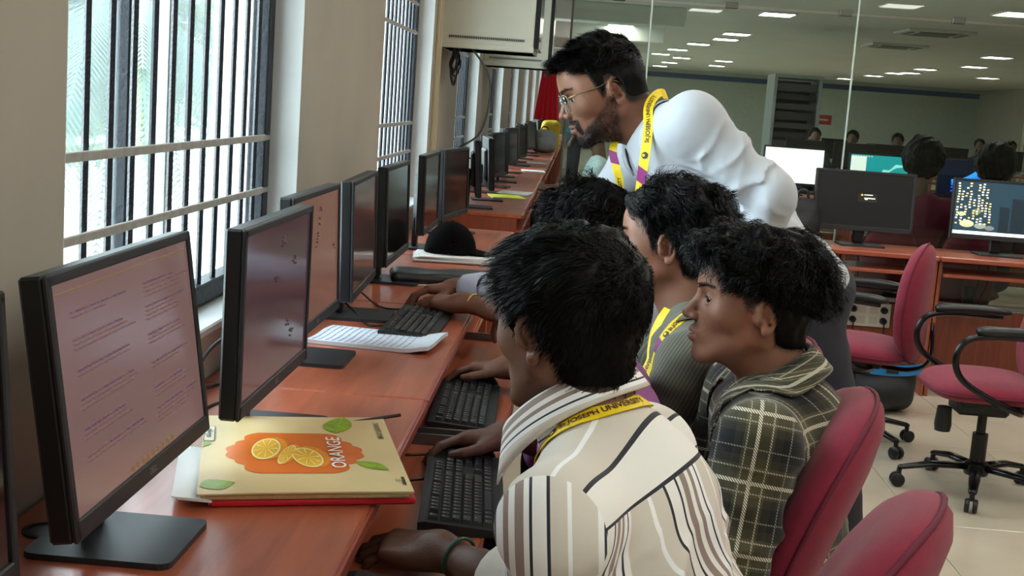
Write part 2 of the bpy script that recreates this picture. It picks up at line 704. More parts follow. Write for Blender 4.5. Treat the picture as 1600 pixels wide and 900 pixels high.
def window(n, y, detail):
    w = thing('window_%d' % n, None, None, (-0.865, y, SILL))
    w['kind'] = 'structure'
    w['label'] = 'barred steel window in the cream wall'
    H = HEAD-SILL
    z0 = 0.02
    g = G()
    for yy in (0.035, WW-0.035):
        g.box((-0.01, yy, H/2+z0/2), (0.05, 0.058, H-z0), bev=0.004)
    g.box((-0.01, WW/2, z0+0.025), (0.05, WW-0.13, 0.05), bev=0.004)
    g.box((-0.01, WW/2, H-0.03), (0.05, WW-0.13, 0.05), bev=0.004)
    obj('window_frame', g, M_STEEL, w)
    if detail:
        for sy in (0.72, 0.98):
            g = G().box((-0.075, sy, H/2), (0.03, 0.026, H-0.1), bev=0.003)
            obj('sash_stile', g, M_ALU if sy > 0.9 else M_STEEL, w)
        gb = G().tube([(0, 0, z0+0.02), (0, 0, H-0.03)], 0.0072, 4)
        me = None
        for i in range(12):
            yy = 0.08+0.1235*(i+1)-0.0035*i
            if yy > WW-0.07: break
            if me is None:
                o = obj('window_bar', gb, M_BAR, w); me = o.data
            else:
                o = bpy.data.objects.new('window_bar', me); COL.objects.link(o); o.parent = w
            o.location = (0.0, yy, 0)
        me = None
        for zz in (1.103, 1.247, 1.70, 1.843, 2.2):
            if me is None:
                gf = G().box((0, WW/2, 0), (0.006, WW-0.02, 0.018), bev=0.002)
                o = obj('cross_bar', gf, M_FLAT, w); me = o.data
            else:
                o = bpy.data.objects.new('cross_bar', me); COL.objects.link(o); o.parent = w
            o.location = (0.012, 0, zz-SILL)
        for (a, b) in ((0.06, 0.82), (0.84, WW-0.06)):
            obj('pane', G().box((-0.082 if a < 0.5 else -0.068, (a+b)/2, H/2), (0.004, b-a, H-0.12)), M_PANE, w)
    else:
        g = G()
        for i in range(12):
            g.box((0, 0.08+0.12*(i+1), H/2), (0.012, 0.012, H-0.06))
        obj('grille', g, M_BAR, w)
        g = G()
        for zz in (1.103, 1.247, 1.70, 1.843):
            g.box((0.012, WW/2, zz-SILL), (0.006, WW-0.02, 0.018))
        obj('cross_bars', g, M_FLAT, w)
        obj('pane', G().box((-0.07, WW/2, H/2), (0.004, WW-0.12, H-0.1)), M_PANE, w)
    return w
for k, y in enumerate(WINS):
    window(k+1, y, 1 <= k <= 6)

# floor with real tiles where they can be told apart
floor = struct('floor', G().box(((WALL_X+RIGHT_X)/2, (BACK_Y+FAR_Y)/2, -0.055), (RIGHT_X-WALL_X, FAR_Y-BACK_Y, 0.10)), M_GROUT, label='polished beige tiled floor')
TS = 0.6
me = None
for i in range(-1, 7):
    for j in range(1, 19):
        x, y = -0.17+TS*i, TS*j
        if me is None:
            o = obj('tile', G().box((0, 0, 0), (TS-0.003, TS-0.003, 0.010), bev=0.0012), M_TILE, floor); me = o.data
        else:
            o = bpy.data.objects.new('tile', me); COL.objects.link(o); o.parent = floor
        o.location = (x, y, -0.005)
g = G()
g.box(((3.73+RIGHT_X)/2, (BACK_Y+FAR_Y)/2, -0.003), (RIGHT_X-3.73, FAR_Y-BACK_Y, 0.006))
g.box(((WALL_X+3.73)/2, (11.1+FAR_Y)/2, -0.003), (3.73-WALL_X, FAR_Y-11.1, 0.006))
g.box(((WALL_X+3.73)/2, (BACK_Y+0.3)/2, -0.003), (3.73-WALL_X, 0.3-BACK_Y, 0.006))
obj('far_tiles', g, M_TILE, floor)['kind'] = 'stuff'
ceiling = struct('ceiling', G().box(((WALL_X+RIGHT_X)/2, (BACK_Y+FAR_Y)/2, CEIL+0.05), (RIGHT_X-WALL_X+0.4, FAR_Y-BACK_Y, 0.10)), M_CEIL, label='pale plain ceiling')
struct('wall_right', G().box((RIGHT_X+0.1, (BACK_Y+FAR_Y)/2, CEIL/2), (0.2, FAR_Y-BACK_Y, CEIL)), M_WALL, label='pale wall far off beyond the partition')
struct('wall_back', G().box(((WALL_X+RIGHT_X)/2, BACK_Y-0.1, CEIL/2), (RIGHT_X-WALL_X+0.4, 0.2, CEIL)), M_WALL, label='pale wall behind the viewer')
wf = struct('wall_far', G().box(((WALL_X+RIGHT_X)/2, FAR_Y+0.1, CEIL/2), (RIGHT_X-WALL_X+0.4, 0.2, CEIL)), mat('far_wall_paint', (178, 186, 174), rough=0.7, var=0.05), label='greenish white end wall of the hall')
obj('blue_band', G().box(((WALL_X+RIGHT_X)/2, FAR_Y-0.006, 2.60), (RIGHT_X-WALL_X, 0.012, 0.16)), mat('blue_band_paint', (60, 84, 128), rough=0.6), wf)
# beams added to give light and dark bands over the window aisle
for i, y in enumerate((13.5, 18.0, 22.5, 27.0, 31.5, 36.0)):
    struct('trim_%d' % (i+1), G().box((0.3, y, CEIL-0.13), (2.1, 0.5, 0.26), bev=0.01), M_CEIL, label='shallow ceiling beam added for light and dark bands over the window aisle')

# glass partition across the hall
part = thing('partition_glass', 'tall frameless glass partition behind the black monitors', None, (0, 7.27, 0))
part['kind'] = 'structure'
M_FIT = mat('patch_fitting_steel', (92, 90, 84), rough=0.35, metal=0.8)
M_SEAL = mat('clear_glass_edge', (188, 200, 190), rough=0.3)
JX = [-0.076, 0.36, 1.49, 2.63, 3.77, 4.91, 6.05, 7.19, 8.33, 9.47, 10.61, 11.75, 12.98]
for a, b in zip(JX[:-1], JX[1:]):
    obj('pane', G().box(((a+b)/2, 0, 0.995), (b-a-0.006, 0.010, 1.985)), M_PART, part)
    obj('transom_pane', G().box(((a+b)/2, 0, 2.40), (b-a-0.006, 0.010, 0.795)), M_PART, part)
for x in JX[1:-1]:
    obj('glass_joint', G().box((x, 0, 1.4), (0.010, 0.014, 2.79), bev=0.002), M_SEAL, part)
obj('glass_edge', G().box((JX[0], 0, 1.4), (0.012, 0.016, 2.79), bev=0.002), M_FIT, part)
me = None
for x in (0.175, 0.796, 1.42, 2.035, 2.66, 3.28, 3.9):
    if me is None:
        o = obj('patch_fitting', G().box((0, 0, 0), (0.068, 0.03, 0.036), bev=0.003), M_FIT, part); me = o.data
    else:
        o = bpy.data.objects.new('patch_fitting', me); COL.objects.link(o); o.parent = part
    o.location = (x, 0, 2.0)

# ceiling light panels
M_LED = mat('led_panel_glow', (255, 255, 250), rough=0.6, emit=(255, 252, 244), estr=CEIL_LIGHT)
M_LFR = mat('led_panel_frame', (225, 225, 222), rough=0.5)
LF = G()
for (c, s) in (((0, 0.30, -0.012), (0.46, 0.02, 0.024)), ((0, -0.30, -0.012), (0.46, 0.02, 0.024)), ((0.22, 0, -0.012), (0.02, 0.58, 0.024)), ((-0.22, 0, -0.012), (0.02, 0.58, 0.024))):
    LF.box(c, s, bev=0.003)
ORD0 = 'first second third fourth fifth sixth seventh eighth ninth tenth eleventh twelfth thirteenth fourteenth fifteenth sixteenth seventeenth eighteenth nineteenth twentieth'.split()
CNT = {}
first = None
for (x, y) in sorted(((2.55, 17.67), (2.58, 22.4), (2.59, 24.15), (2.3, 26.4), (2.1, 29.3), (1.9, 32.1), (2.52, 33.5), (2.47, 37.2), (2.41, 40.6), (3.62, 33.7), (3.81, 37.2),
               (8.08, 40.4), (8.09, 36.5), (8.02, 33.8), (8.2, 33.0), (7.92, 30.5), (8.25, 27.9), (7.48, 24.0), (10.1, 32.9), (4.95, 15.3), (5.6, 12.0), (8.1, 10.0), (8.1, 20.0),
               (2.5, 13.6), (1.0, 9.6), (2.9, 9.6), (1.6, 5.3), (3.6, 5.3), (1.6, 2.3), (3.6, 2.3), (1.6, -0.7), (3.6, -0.7), (1.6, -3.2), (5.8, 2.3), (5.8, 5.3), (0.9, 0.8), (0.9, 3.8), (2.6, 3.8), (2.6, 0.8), (2.6, 6.4), (0.9, 6.3), (0.6, 22.0), (10.5, 18.0)), key=lambda q: q[1]):  # unseen panels close over the desks include extras added to brighten floor and shirts
    row = 'over the standing person' if (y > 14 and x < 5) else 'over the partition screens'
    CNT[row] = CNT.get(row, 0)+(y > 14)
    lab = 'bright LED panel in the far ceiling, %s from the camera %s' % (ORD0[CNT[row]-1], row) if y > 14 else 'unseen LED panel in the ceiling overhead, near the desks'
    if first is None:
        first = thing('ceiling_light', lab, 'ceiling light', (x, y, CEIL), 0, 'ceiling panels')
        obj('frame', LF, M_LFR, first)
        obj('diffuser', G().box((0, 0, -0.008), (0.42, 0.58, 0.014)), M_LED, first)
    else:
        dup(first, (x, y, CEIL), 0, lab, 'ceiling panels')
# air-conditioner cassettes in the far ceiling
M_AC = mat('ac_white_plastic', (208, 208, 200), rough=0.5)
for i, (x, y) in enumerate(((5.0, 19.0), (5.3, 22.6))):
    a = thing('ceiling_air_conditioner', ('nearer' if i == 0 else 'farther')+' square air-conditioner cassette in the far ceiling', 'air conditioner', (x, y, CEIL))
    obj('panel', G().box((0, 0, -0.02), (0.95, 0.95, 0.04), bev=0.01), M_AC, a)
    obj('grille', G().box((0, 0, -0.043), (0.5, 0.5, 0.01), bev=0.003), mat('ac_grille_grey', (120, 120, 114), rough=0.6), a)
    for k in range(4):
        R = rotz(k*math.pi/2)
        obj('vent_flap', G().box(R @ np.array((0, 0.37, -0.043)), (0.6, 0.06, 0.008), R), mat('ac_grille_grey', (120, 120, 114)), a)

# ------------------------------------------------------------------ outside the windows
ground = struct('ground', G().box((-60.5, 25, -3.6), (119, 190, 0.2)), mat('outdoor_ground', (170, 172, 160), rough=0.9, var=0.15, vscale=0.6), label='pale ground outside far below the windows')
M_FROND = mat('palm_green', (66, 90, 78), rough=0.6, var=0.25, vscale=3)
M_TRUNK = mat('palm_trunk', (150, 138, 118), rough=0.9, bump=0.5, bscale=30)
def palm(loc, hgt, n, L, seed, label):
    rng = random.Random(seed)
    t = thing('palm_tree', label, 'tree', loc)
    path = [(0.25*math.sin(q*1.5), 0.1*q, hgt*q) for q in np.linspace(0, 1, 12)]
    obj('trunk', G().tube(path, [0.17-0.07*i/11 for i in range(12)], 10), M_TRUNK, t, True)
    top = np.array(path[-1])
    for k in range(n):
        az = 2*math.pi*k/n+rng.uniform(-.2, .2)
        el = rng.uniform(-0.5, 1.0)
        ln = L*rng.uniform(0.8, 1.15)
        d = np.array((math.cos(az), math.sin(az), 0))
        g = G()
        pts = []
        for s in np.linspace(0, 1, 16):
            pts.append(top+d*ln*s*math.cos(el*(1-s*.4))+np.array((0, 0, ln*(s*math.sin(el)-1.05*s*s))))
        pts = np.array(pts)
        g.tube(pts, np.linspace(0.022, 0.004, 16), 4)
        side = np.array((-d[1], d[0], 0))
        V = []; F = []
        for i in range(2, 60):
            s = i/60
            p = np.array([np.interp(s, np.linspace(0, 1, 16), pts[:, c]) for c in range(3)])
            tg = unit(pts[min(15, int(s*15)+1)]-pts[int(s*15)])
            for sg in (-1, 1):
                ll = 0.62*math.sin(math.pi*(0.12+0.86*s))
                q = p+(side*sg*0.75+tg*0.55)*ll+np.array((0, 0, -0.32*ll))
                w = tg*0.018
                b = len(V)
                V += [p-w, p+w, q]
                F.append((b, b+1, b+2))
        g.raw(V, F)
        obj('frond', g, M_FROND, t)
    return t
palm((-4.7, 12.6, -3.5), 5.5, 26, 2.3, 4, 'palm tree with drooping fronds right outside the nearest window')
def leafy_tree(loc, hgt, r, n, seed, label, c):
    rng = np.random.RandomState(seed)
    t = thing('leafy_tree', label, 'tree', loc)
    obj('trunk', G().tube([(0, 0, 0), (0.1, 0, hgt*.5), (0, 0.1, hgt*.8)], [0.2, 0.15, 0.08], 8), M_TRUNK, t, True)
    d = rng.normal(size=(n, 3)); d = unit_rows_(d)*(rng.uniform(0.35, 1, n)**0.5)[:, None]*np.array((r, r, r*0.85))
    c0 = d+np.array((0, 0, hgt))
    a = unit_rows_(rng.normal(size=(n, 3)))*0.16
    b = unit_rows_(np.cross(a, rng.normal(size=(n, 3))))*0.07
    V = np.stack([c0-a, c0+b, c0+a, c0-b], 1).reshape(-1, 3)
    o = obj('foliage', (V, np.arange(n*4).reshape(-1, 4)), mat('leaf_'+str(seed), c, rough=0.6, var=0.3, vscale=2), t)
    o['kind'] = 'stuff'
    return t
def unit_rows_(a):
    return a/(np.linalg.norm(a, axis=1)[:, None]+1e-9)
leafy_tree((-9.0, 23.0, -3.5), 5.4, 2.6, 5000, 3, 'yellow-green leafy tree beyond the palm outside', (96, 118, 70))
leafy_tree((-13.0, 27.5, -3.5), 4.6, 2.8, 5000, 5, 'pale green bushy tree furthest from the window', (76, 102, 80))
bw = struct('wall_outside', G().box((-15.0, 58, 1.5), (0.4, 44, 10)), mat('outdoor_white_render', (226, 226, 222), rough=0.8, var=0.04), label='white facade across the yard seen through the bars')
# ------------------------------------------------------------------ furniture and machines
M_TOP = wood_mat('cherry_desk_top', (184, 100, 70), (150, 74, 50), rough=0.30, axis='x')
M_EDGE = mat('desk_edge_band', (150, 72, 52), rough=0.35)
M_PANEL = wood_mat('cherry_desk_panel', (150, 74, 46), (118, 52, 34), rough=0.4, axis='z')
M_BLACK = mat('black_plastic', (22, 22, 24), rough=0.42, spec=0.45)
M_BLACK2 = mat('matte_black_plastic', (30, 30, 33), rough=0.55)
M_KEY = mat('keyboard_key', (40, 40, 43), rough=0.5, bump=0.05, bscale=400)
M_METAL = mat('tray_rail_steel', (120, 120, 120), rough=0.4, metal=0.8)
DL = 1.23
def desk(label, loc, rz, group, tray_y=0.0, name='computer_desk'):
    """front edge along local x at y=0, back at y=.49"""
    t = thing(name, label, 'desk', loc, rz, group)
    obj('desk_top', G().box((0, 0.245, 0.7375), (DL-0.004, 0.49, 0.025), bev=0.006), M_TOP, t)
    obj('edge_band', G().box((0, -0.0015, 0.7375), (DL-0.012, 0.006, 0.021), bev=0.002), M_EDGE, t)
    for s in (-1, 1):
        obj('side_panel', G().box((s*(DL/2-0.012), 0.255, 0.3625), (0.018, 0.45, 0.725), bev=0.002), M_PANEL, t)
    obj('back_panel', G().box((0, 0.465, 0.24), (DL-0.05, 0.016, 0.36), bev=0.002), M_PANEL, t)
    obj('cable_rail', G().box((0, 0.452, 0.445), (DL-0.05, 0.02, 0.025), bev=0.003), mat('cable_trunking_grey', (140, 138, 132), rough=0.5), t)
    tr = obj('keyboard_tray', G().box((0, tray_y+0.17, 0.651), (DL-0.06, 0.34, 0.018), bev=0.003), M_TOP, t)
    obj('tray_edge', G().box((0, tray_y-0.002, 0.651), (DL-0.064, 0.006, 0.017), bev=0.002), M_EDGE, tr)
    for s in (-1, 1):
        obj('tray_rail', G().box((s*(DL/2-0.026), tray_y+0.20, 0.668), (0.008, 0.34, 0.03)), M_METAL, tr)
    return t
LX = -0.277
A90 = math.pi/2
left_names = ['cherry desk nearest the camera under the windows, orange book on it', 'cherry desk under the windows with open white notebook and keyboard on top',
              'last cherry desk before the gap, with the black cap on it', 'cherry desk just behind the viewer under the windows']
for y0, lab in zip((1.435, 2.665, 3.895+1.23, 0.205), left_names):
    desk(lab, (LX, y0+DL/2, 0), A90, 'window desks in front of the partition', -0.168 if y0 < 3 else 0.0)
desk('cherry desk carrying the black folder, between the notebook and the cap', (LX, 3.895+DL/2, 0), A90, 'window desks in front of the partition', 0.0)
ORD = 'first second third fourth fifth sixth seventh eighth ninth tenth eleventh twelfth thirteenth fourteenth fifteenth sixteenth seventeenth eighteenth nineteenth twentieth'.split()
far0 = None
for i, y0 in enumerate([7.33+1.23*i for i in range(4)]+[12.56+1.23*i for i in range(4)]+[17.8+1.23*i for i in range(4)]+[23.1+1.23*i for i in range(4)]):
    lab = ORD[i]+' cherry desk beyond the gap in the far window row'
    if far0 is None:
        far0 = desk('first cherry desk beyond the gap, its end panel showing', (LX, y0+DL/2, 0), A90, 'far window desks')
    else:
        dup(far0, (LX, y0+DL/2, 0), A90, lab, 'far window desks')
desk('cherry desk by the glass partition carrying the black-screen monitor', (1.325, 6.73, 0), 0, 'desks along the partition', 0.0)
desk('cherry desk by the glass partition carrying the city wallpaper monitor', (1.325+DL, 6.73, 0), 0, 'desks along the partition', 0.02)
desk('cherry desk by the glass partition outside the frame', (1.325+2*DL, 6.73, 0), 0, 'desks along the partition', 0.0)
r2 = None
for i, x in enumerate((1.55, 2.78, 4.01, 5.24)):
    lab = ['second-row cherry desk with the white screen behind the glass', 'second-row cherry desk with the teal screen behind the glass', 'second-row cherry desk with the blue screen behind the glass', 'second-row cherry desk farthest along behind the glass'][i]
    desk(lab, (x+0.25, 11.15, 0), 0, 'second row desks')

# ---- monitors
def screen_mat(name, color, estr, rough=0.12, spec=0.5):
    return mat(name, (22, 18, 18), rough=rough, emit=color, estr=estr, spec=spec)
M_OFF = mat('dark_screen', (24, 20, 20), rough=0.10, spec=0.6)
def monitor(label, loc, rz, tilt=4.0, group='black monitors on the window desks', scr=None, art=None, W=0.54, H=0.325, base=(0.19, 0.20), boff=0.0, logo=True, led=False, name='monitor'):
    """screen faces local -y, origin on the desk at the base centre"""
    t = thing(name, label, 'monitor', loc, rz, group)
    zc = 0.080+H/2
    R = rotx(-math.radians(tilt))
    def T(p): return R @ (np.asarray(p, float)-np.array((0, 0.01, zc)))+np.array((0, 0.0, zc))
    bz, bb = 0.014, 0.026
    g = G().box(T((0, 0.018, zc)), (W, 0.030, H), R, bev=0.004)
    g.box(T((0, 0.040, zc-0.01)), (W*0.62, 0.026, H*0.62), R, bev=0.012)
    obj('casing', g, M_BLACK, t)
    g = G()
    yb = 0.0005
    g.box(T((0, yb, zc+H/2-bz/2)), (W-0.002, 0.007, bz), R, bev=0.002)
    g.box(T((0, yb, zc-H/2+bb/2)), (W-0.002, 0.007, bb), R, bev=0.002)
    for s in (-1, 1):
        g.box(T((s*(W/2-bz/2), yb, zc)), (bz, 0.007, H-0.002), R, bev=0.002)
    obj('bezel', g, M_BLACK2, t)
    so = obj('screen', G().box(T((0, 0.0022, zc+(bb-bz)/2)), (W-2*bz, 0.002, H-bz-bb), R), scr or M_OFF, t)
    if art:
        art(so, T, R, W-2*bz, H-bz-bb, zc+(bb-bz)/2)
    if logo:
        v, f = text_mesh('DELL', 0.013, 0.0003)
        v = np.stack([v[:, 0], np.zeros(len(v)), v[:, 1]], 1)
        v = np.array([T((q[0], -0.0035, zc-H/2+bb/2-0.004+q[2])) for q in v])
        obj('maker_mark', (v, f), mat('logo_grey', (120, 120, 124), rough=0.4, metal=0.5), t)
    g = G().box((0, 0.052, 0.12), (0.06, 0.022, 0.22), bev=0.006)
    obj('neck', g, M_BLACK, t)
    pr = []
    bx, by = base[0]/2, base[1]/2
    rr = 0.016
    for cx, cy, a0 in ((bx-rr, by-rr, 0), (-bx+rr, by-rr, 90), (-bx+rr, -by+rr, 180), (bx-rr, -by+rr, 270)):
        for a in (0, 30, 60, 90):
            pr.append((cx+rr*math.cos(math.radians(a0+a)), cy+rr*math.sin(math.radians(a0+a))))
    obj('base', G().prism([(a_+boff, b_) for a_, b_ in pr], 0.0, 0.009), mat('monitor_base_black', (34, 36, 40), rough=0.5), t)
    return t

def art_page(seed, cols=((-0.40, 0.02), (0.10, 0.45)), c=(150, 108, 108), rows=24, title=True):
    def fn(so, T, R, w, h, zc):
        rng = random.Random(seed)
        g = G(); g2 = G()
        for (a, b) in cols:
            z = 0.36
            while z > -0.40:
                k = rng.choice((1, 2, 3, 3, 4))
                for i in range(k):
                    ln = (b-a)*rng.uniform(0.45, 1.0)
                    x = a
                    while x < a+ln:
                        wd = rng.uniform(0.015, 0.05)
                        hh = 0.006 if i else 0.009
                        (g2 if (i == 0 and rng.random() < .7) else g).box(T(((x+wd/2)*w, -0.0002, zc+z*h)), (wd*w, 0.0012, hh*h), R)
                        x += wd+0.010
                    z -= 0.022
                z -= rng.uniform(0.03, 0.085)
        if g.n: obj('page_text', g, mat('screen_text', (30, 24, 28), rough=0.3, emit=(132, 96, 96), estr=0.40), so)['kind'] = 'stuff'
        if g2.n: obj('page_heading', g2, mat('screen_heading', (30, 24, 28), rough=0.3, emit=(118, 82, 108), estr=0.40), so)['kind'] = 'stuff'
        # browser tool bar and task bar
        g = G()
        g.box(T((0, -0.0001, zc+0.455*h)), (w*0.96, 0.001, 0.006*h), R)
        for i in range(9):
            g.box(T(((-0.12+0.04*i)*w, -0.0002, zc-0.475*h)), (0.018*w, 0.0012, 0.022*h), R)
        obj('task_bar_icons', g, mat('screen_icons', (30, 24, 20), rough=0.3, emit=(140, 108, 60), estr=0.5), so)
    return fn
def art_doc(seed):
    def fn(so, T, R, w, h, zc):
        rng = random.Random(seed)
        g = G()
        for i in range(5):
            x, z = rng.uniform(-0.05, 0.42), rng.uniform(-0.4, 0.42)
            for k in range(5):
                g.box(T(((x+rng.uniform(-.02, .02))*w, -0.0002, zc+(z+rng.uniform(-.03, .03))*h)), (0.014*w, 0.0012, 0.012*h), R)
        obj('page_marks', g, mat('screen_marks', (30, 22, 24), rough=0.3, emit=(74, 54, 60), estr=0.3), so)['kind'] = 'stuff'
    return fn
S1 = screen_mat('pale_page_screen', (146, 113, 108), 0.42, rough=0.2)  # pink from reflected maroon and slanted viewing is mixed into the glow colour
S2 = screen_mat('dim_page_screen', (92, 66, 74), 0.32, rough=0.12)
S3 = screen_mat('warm_page_screen', (140, 98, 84), 0.42, rough=0.16)
S4 = screen_mat('dusky_screen', (64, 44, 40), 0.40, rough=0.12)
MZ = 0.75
monitor('black monitor cut by the frame edge, nearest of all', (-0.60, 1.06, MZ), A90)
monitor('largest black monitor in view, web page given a reflected pink tint, before the orange book', (-0.592, 1.722, MZ), A90, tilt=8, W=0.555, boff=-0.035, scr=S1, art=art_page(3))
monitor('second black monitor standing behind the orange book', (-0.540, 2.335, MZ), A90, tilt=0, scr=S2, art=art_doc(5))
monitor('third black monitor, warm-toned screen, behind the white notebook', (-0.600, 2.990, MZ), A90, tilt=2, scr=S3, art=art_doc(8))
monitor('fourth black monitor, beside the desk-top keyboard', (-0.592, 3.62, MZ), A90+0.04, tilt=2, scr=S4)
monitor('fifth black monitor, by the black folder', (-0.600, 4.36, MZ), A90, tilt=2, scr=M_OFF)
monitor('sixth black monitor, just before the black cap', (-0.600, 5.38, MZ), A90, tilt=1, scr=M_OFF)
monitor('seventh black monitor, just beyond the black cap', (-0.560, 6.05, MZ), A90-0.12, tilt=2, scr=M_OFF)
fm = None
for i, y in enumerate((7.62, 8.25, 8.9, 9.55, 10.2, 10.9, 11.6, 13.0, 13.8, 14.6, 15.6, 16.6, 18.4, 19.6, 21.0, 24.0)):
    lab = ORD[i]+' slim black monitor beyond the gap in the far window row'
    if fm is None:
        fm = monitor('black monitor on the first desk beyond the gap', (-0.57, y, MZ), A90+0.1, group='far window row monitors', logo=False)
    else:
        dup(fm, (-0.575+0.03*math.sin(i*2.1), y, MZ), A90+0.15*math.sin(i*1.7), lab, 'far window row monitors')

# screens along and behind the partition
def art_popup(so, T, R, w, h, zc):
    obj('popup_window', G().box(T((0.03*w, -0.0004, zc+0.04*h)), (0.20*w, 0.001, 0.155*h), R), mat('popup_grey', (40, 40, 40), rough=0.4), so)
    v = [T((-0.045*w, -0.0014, zc+0.082*h)), T((-0.020*w, -0.0014, zc+0.082*h)), T((-0.0325*w, -0.0014, zc+0.118*h))]
    obj('warning_sign', (v, [(0, 1, 2)]), mat('warning_yellow', (250, 220, 60), emit=(250, 220, 60), estr=1.0), so)
    g = G()
    g.box(T((0.035*w, -0.0012, zc+0.098*h)), (0.09*w, 0.001, 0.013*h), R)
    g.box(T((0.05*w, -0.0012, zc+0.035*h)), (0.115*w, 0.001, 0.016*h), R)
    g.box(T((0.015*w, -0.0012, zc+0.012*h)), (0.03*w, 0.001, 0.012*h), R)
    obj('popup_text', g, mat('popup_text_white', (240, 240, 225), emit=(240, 240, 225), estr=0.9), so)
def art_city(so, T, R, w, h, zc):
    rng = random.Random(5)
    gs = [G(), G(), G()]
    for col in range(12):
        x0 = -0.47+0.042*col
        if col > 8: continue
        top = (0.45, 0.30, 0.42, 0.46, 0.2, 0.44, 0.46, 0.36, 0.1)[col]
        z = top
        while z > -0.30:
            if rng.random() < 0.72:
                gs[rng.randrange(3)].box(T(((x0+rng.uniform(-.006, .006))*w, -0.0003, zc+z*h)), (0.020*w, 0.001, 0.022*h), R)
            z -= 0.050
    for g, c, e in zip(gs, ((255, 244, 200), (255, 214, 140), (220, 225, 200)), (1.6, 1.1, 0.8)):
        obj('lit_windows', g, mat('city_light_%d' % c[2], c, emit=c, estr=e), so)['kind'] = 'stuff'
    for (x, z, r, c, e) in ((-0.36, -0.30, 0.075, (190, 190, 150), 0.7), (-0.22, -0.33, 0.06, (150, 160, 150), 0.5), (-0.42, -0.12, 0.04, (225, 205, 110), 0.7), (-0.27, -0.06, 0.05, (120, 130, 100), 0.4), (-0.12, -0.36, 0.05, (130, 135, 130), 0.4)):
        a = np.linspace(0, 2*math.pi, 24, endpoint=False)
        V = [T(((x+r*math.cos(t))*w, -0.0006, zc+(z+r*0.9*math.sin(t))*h)) for t in a]
        obj('light_blur', (V, [tuple(range(24))]), mat('blur_%d' % c[0], c, emit=c, estr=e), so)
    # towers on the skyline of the wallpaper
    g = G()
    for (x, wd, z1) in ((0.02, 0.10, 0.05), (0.16, 0.14, 0.22), (0.33, 0.12, 0.10), (0.44, 0.10, 0.30)):
        g.box(T((x*w, -0.0002, zc+(z1-0.44)/2*h)), (wd*w, 0.001, (z1+0.44)*h), R)
    obj('skyline', g, mat('skyline_dark', (24, 38, 48), rough=0.4, emit=(24, 38, 48), estr=0.6), so)
    obj('task_bar', G().box(T((0, -0.0008, zc-0.465*h)), (w*0.995, 0.001, 0.06*h), R), mat('task_bar_white', (235, 236, 240), emit=(235, 236, 240), estr=1.0), so)
def art_teal(so, T, R, w, h, zc):
    obj('side_window', G().box(T((-0.36*w, -0.0003, zc+0.12*h)), (0.26*w, 0.001, 0.66*h), R), mat('window_panel_pale', (220, 224, 220), emit=(220, 224, 220), estr=0.8), so)
    g = G()
    for i in range(8):
        g.box(T(((-0.46+0.045*i)*w, -0.0004, zc+0.46*h)), (0.025*w, 0.001, 0.035*h), R)
    obj('tool_bar', g, mat('tool_bar_grey', (190, 205, 205), emit=(190, 205, 205), estr=0.7), so)
    V = []; n = 22
    for i in range(n):
        s = i/(n-1)
        V += [T(((0.05+0.42*s)*w, -0.0004, zc+(-0.02+0.36*s-0.05-0.03*math.sin(9*s))*h)), T(((0.05+0.42*s)*w, -0.0004, zc+(-0.02+0.36*s+0.05+0.04*math.sin(13*s+1))*h))]
    obj('foam_streak', (np.array(V), [(2*i, 2*i+2, 2*i+3, 2*i+1) for i in range(n-1)]), mat('foam_pale', (150, 220, 215), emit=(150, 220, 215), estr=0.7), so)
def art_blue(so, T, R, w, h, zc):
    for k in range(6):
        V = []; n = 26
        for i in range(n):
            s = i/(n-1)
            x = -0.30+0.55*s+0.02*k*math.sin(3*s)
            z = -0.38+0.072*k+0.62*s*s*(0.6+0.08*k)+0.05*math.sin(6*s+0.8*k)
            th = 0.05*math.sin(math.pi*min(1, s+0.06))+0.008
            V += [T((x*w, -0.0004-0.0001*k, zc+(z-th)*h)), T((x*w, -0.0004-0.0001*k, zc+(z+th)*h))]
        c = (20+6*k, 80+14*k, 225+5*k)
        obj('blue_petal', (np.array(V), [(2*i, 2*i+2, 2*i+3, 2*i+1) for i in range(n-1)]), mat('petal_blue_%d' % k, c, emit=c, estr=0.9), so)
PZ = (0, 0, 0)
monitor('monitor with a black screen and small warning popup, by the partition', (1.580, 7.03, MZ), 0.02, tilt=3, scr=mat('lit_black_screen', (22, 22, 22), rough=0.25, emit=(26, 26, 26), estr=0.5), art=art_popup, logo=False, group='monitors along the partition', base=(0.24, 0.18))
monitor('monitor with a night city wallpaper, at the right', (2.32, 7.03, MZ), -0.02, tilt=3, scr=mat('city_screen', (40, 62, 74), rough=0.2, emit=(40, 62, 74), estr=0.7), art=art_city, logo=False, group='monitors along the partition', base=(0.24, 0.18))
monitor('monitor with a blank white screen behind the glass', (1.92, 11.42, MZ), 0.0, tilt=2, scr=mat('white_screen', (246, 238, 244), rough=0.3, emit=(250, 240, 246), estr=0.95), logo=False, group='second row monitors', W=0.54, H=0.34)
monitor('monitor with a teal sea wallpaper behind the glass', (2.665, 11.42, MZ), 0.0, tilt=2, scr=mat('teal_screen', (20, 130, 135), rough=0.3, emit=(20, 135, 140), estr=0.9), art=art_teal, logo=False, group='second row monitors', W=0.54, H=0.33)
monitor('monitor with a glowing blue swirl wallpaper behind the glass', (3.42, 11.30, MZ), 0.0, tilt=2, scr=mat('navy_screen', (6, 12, 34), rough=0.3, emit=(6, 12, 34), estr=0.7), art=art_blue, logo=False, group='second row monitors', W=0.56, H=0.34)
for i, x in enumerate((4.2, 5.0)):
    monitor('dark monitor further along the second row, '+('nearer' if i == 0 else 'farther')+' one', (x, 11.4, MZ), 0, scr=M_OFF, logo=False, group='second row monitors')

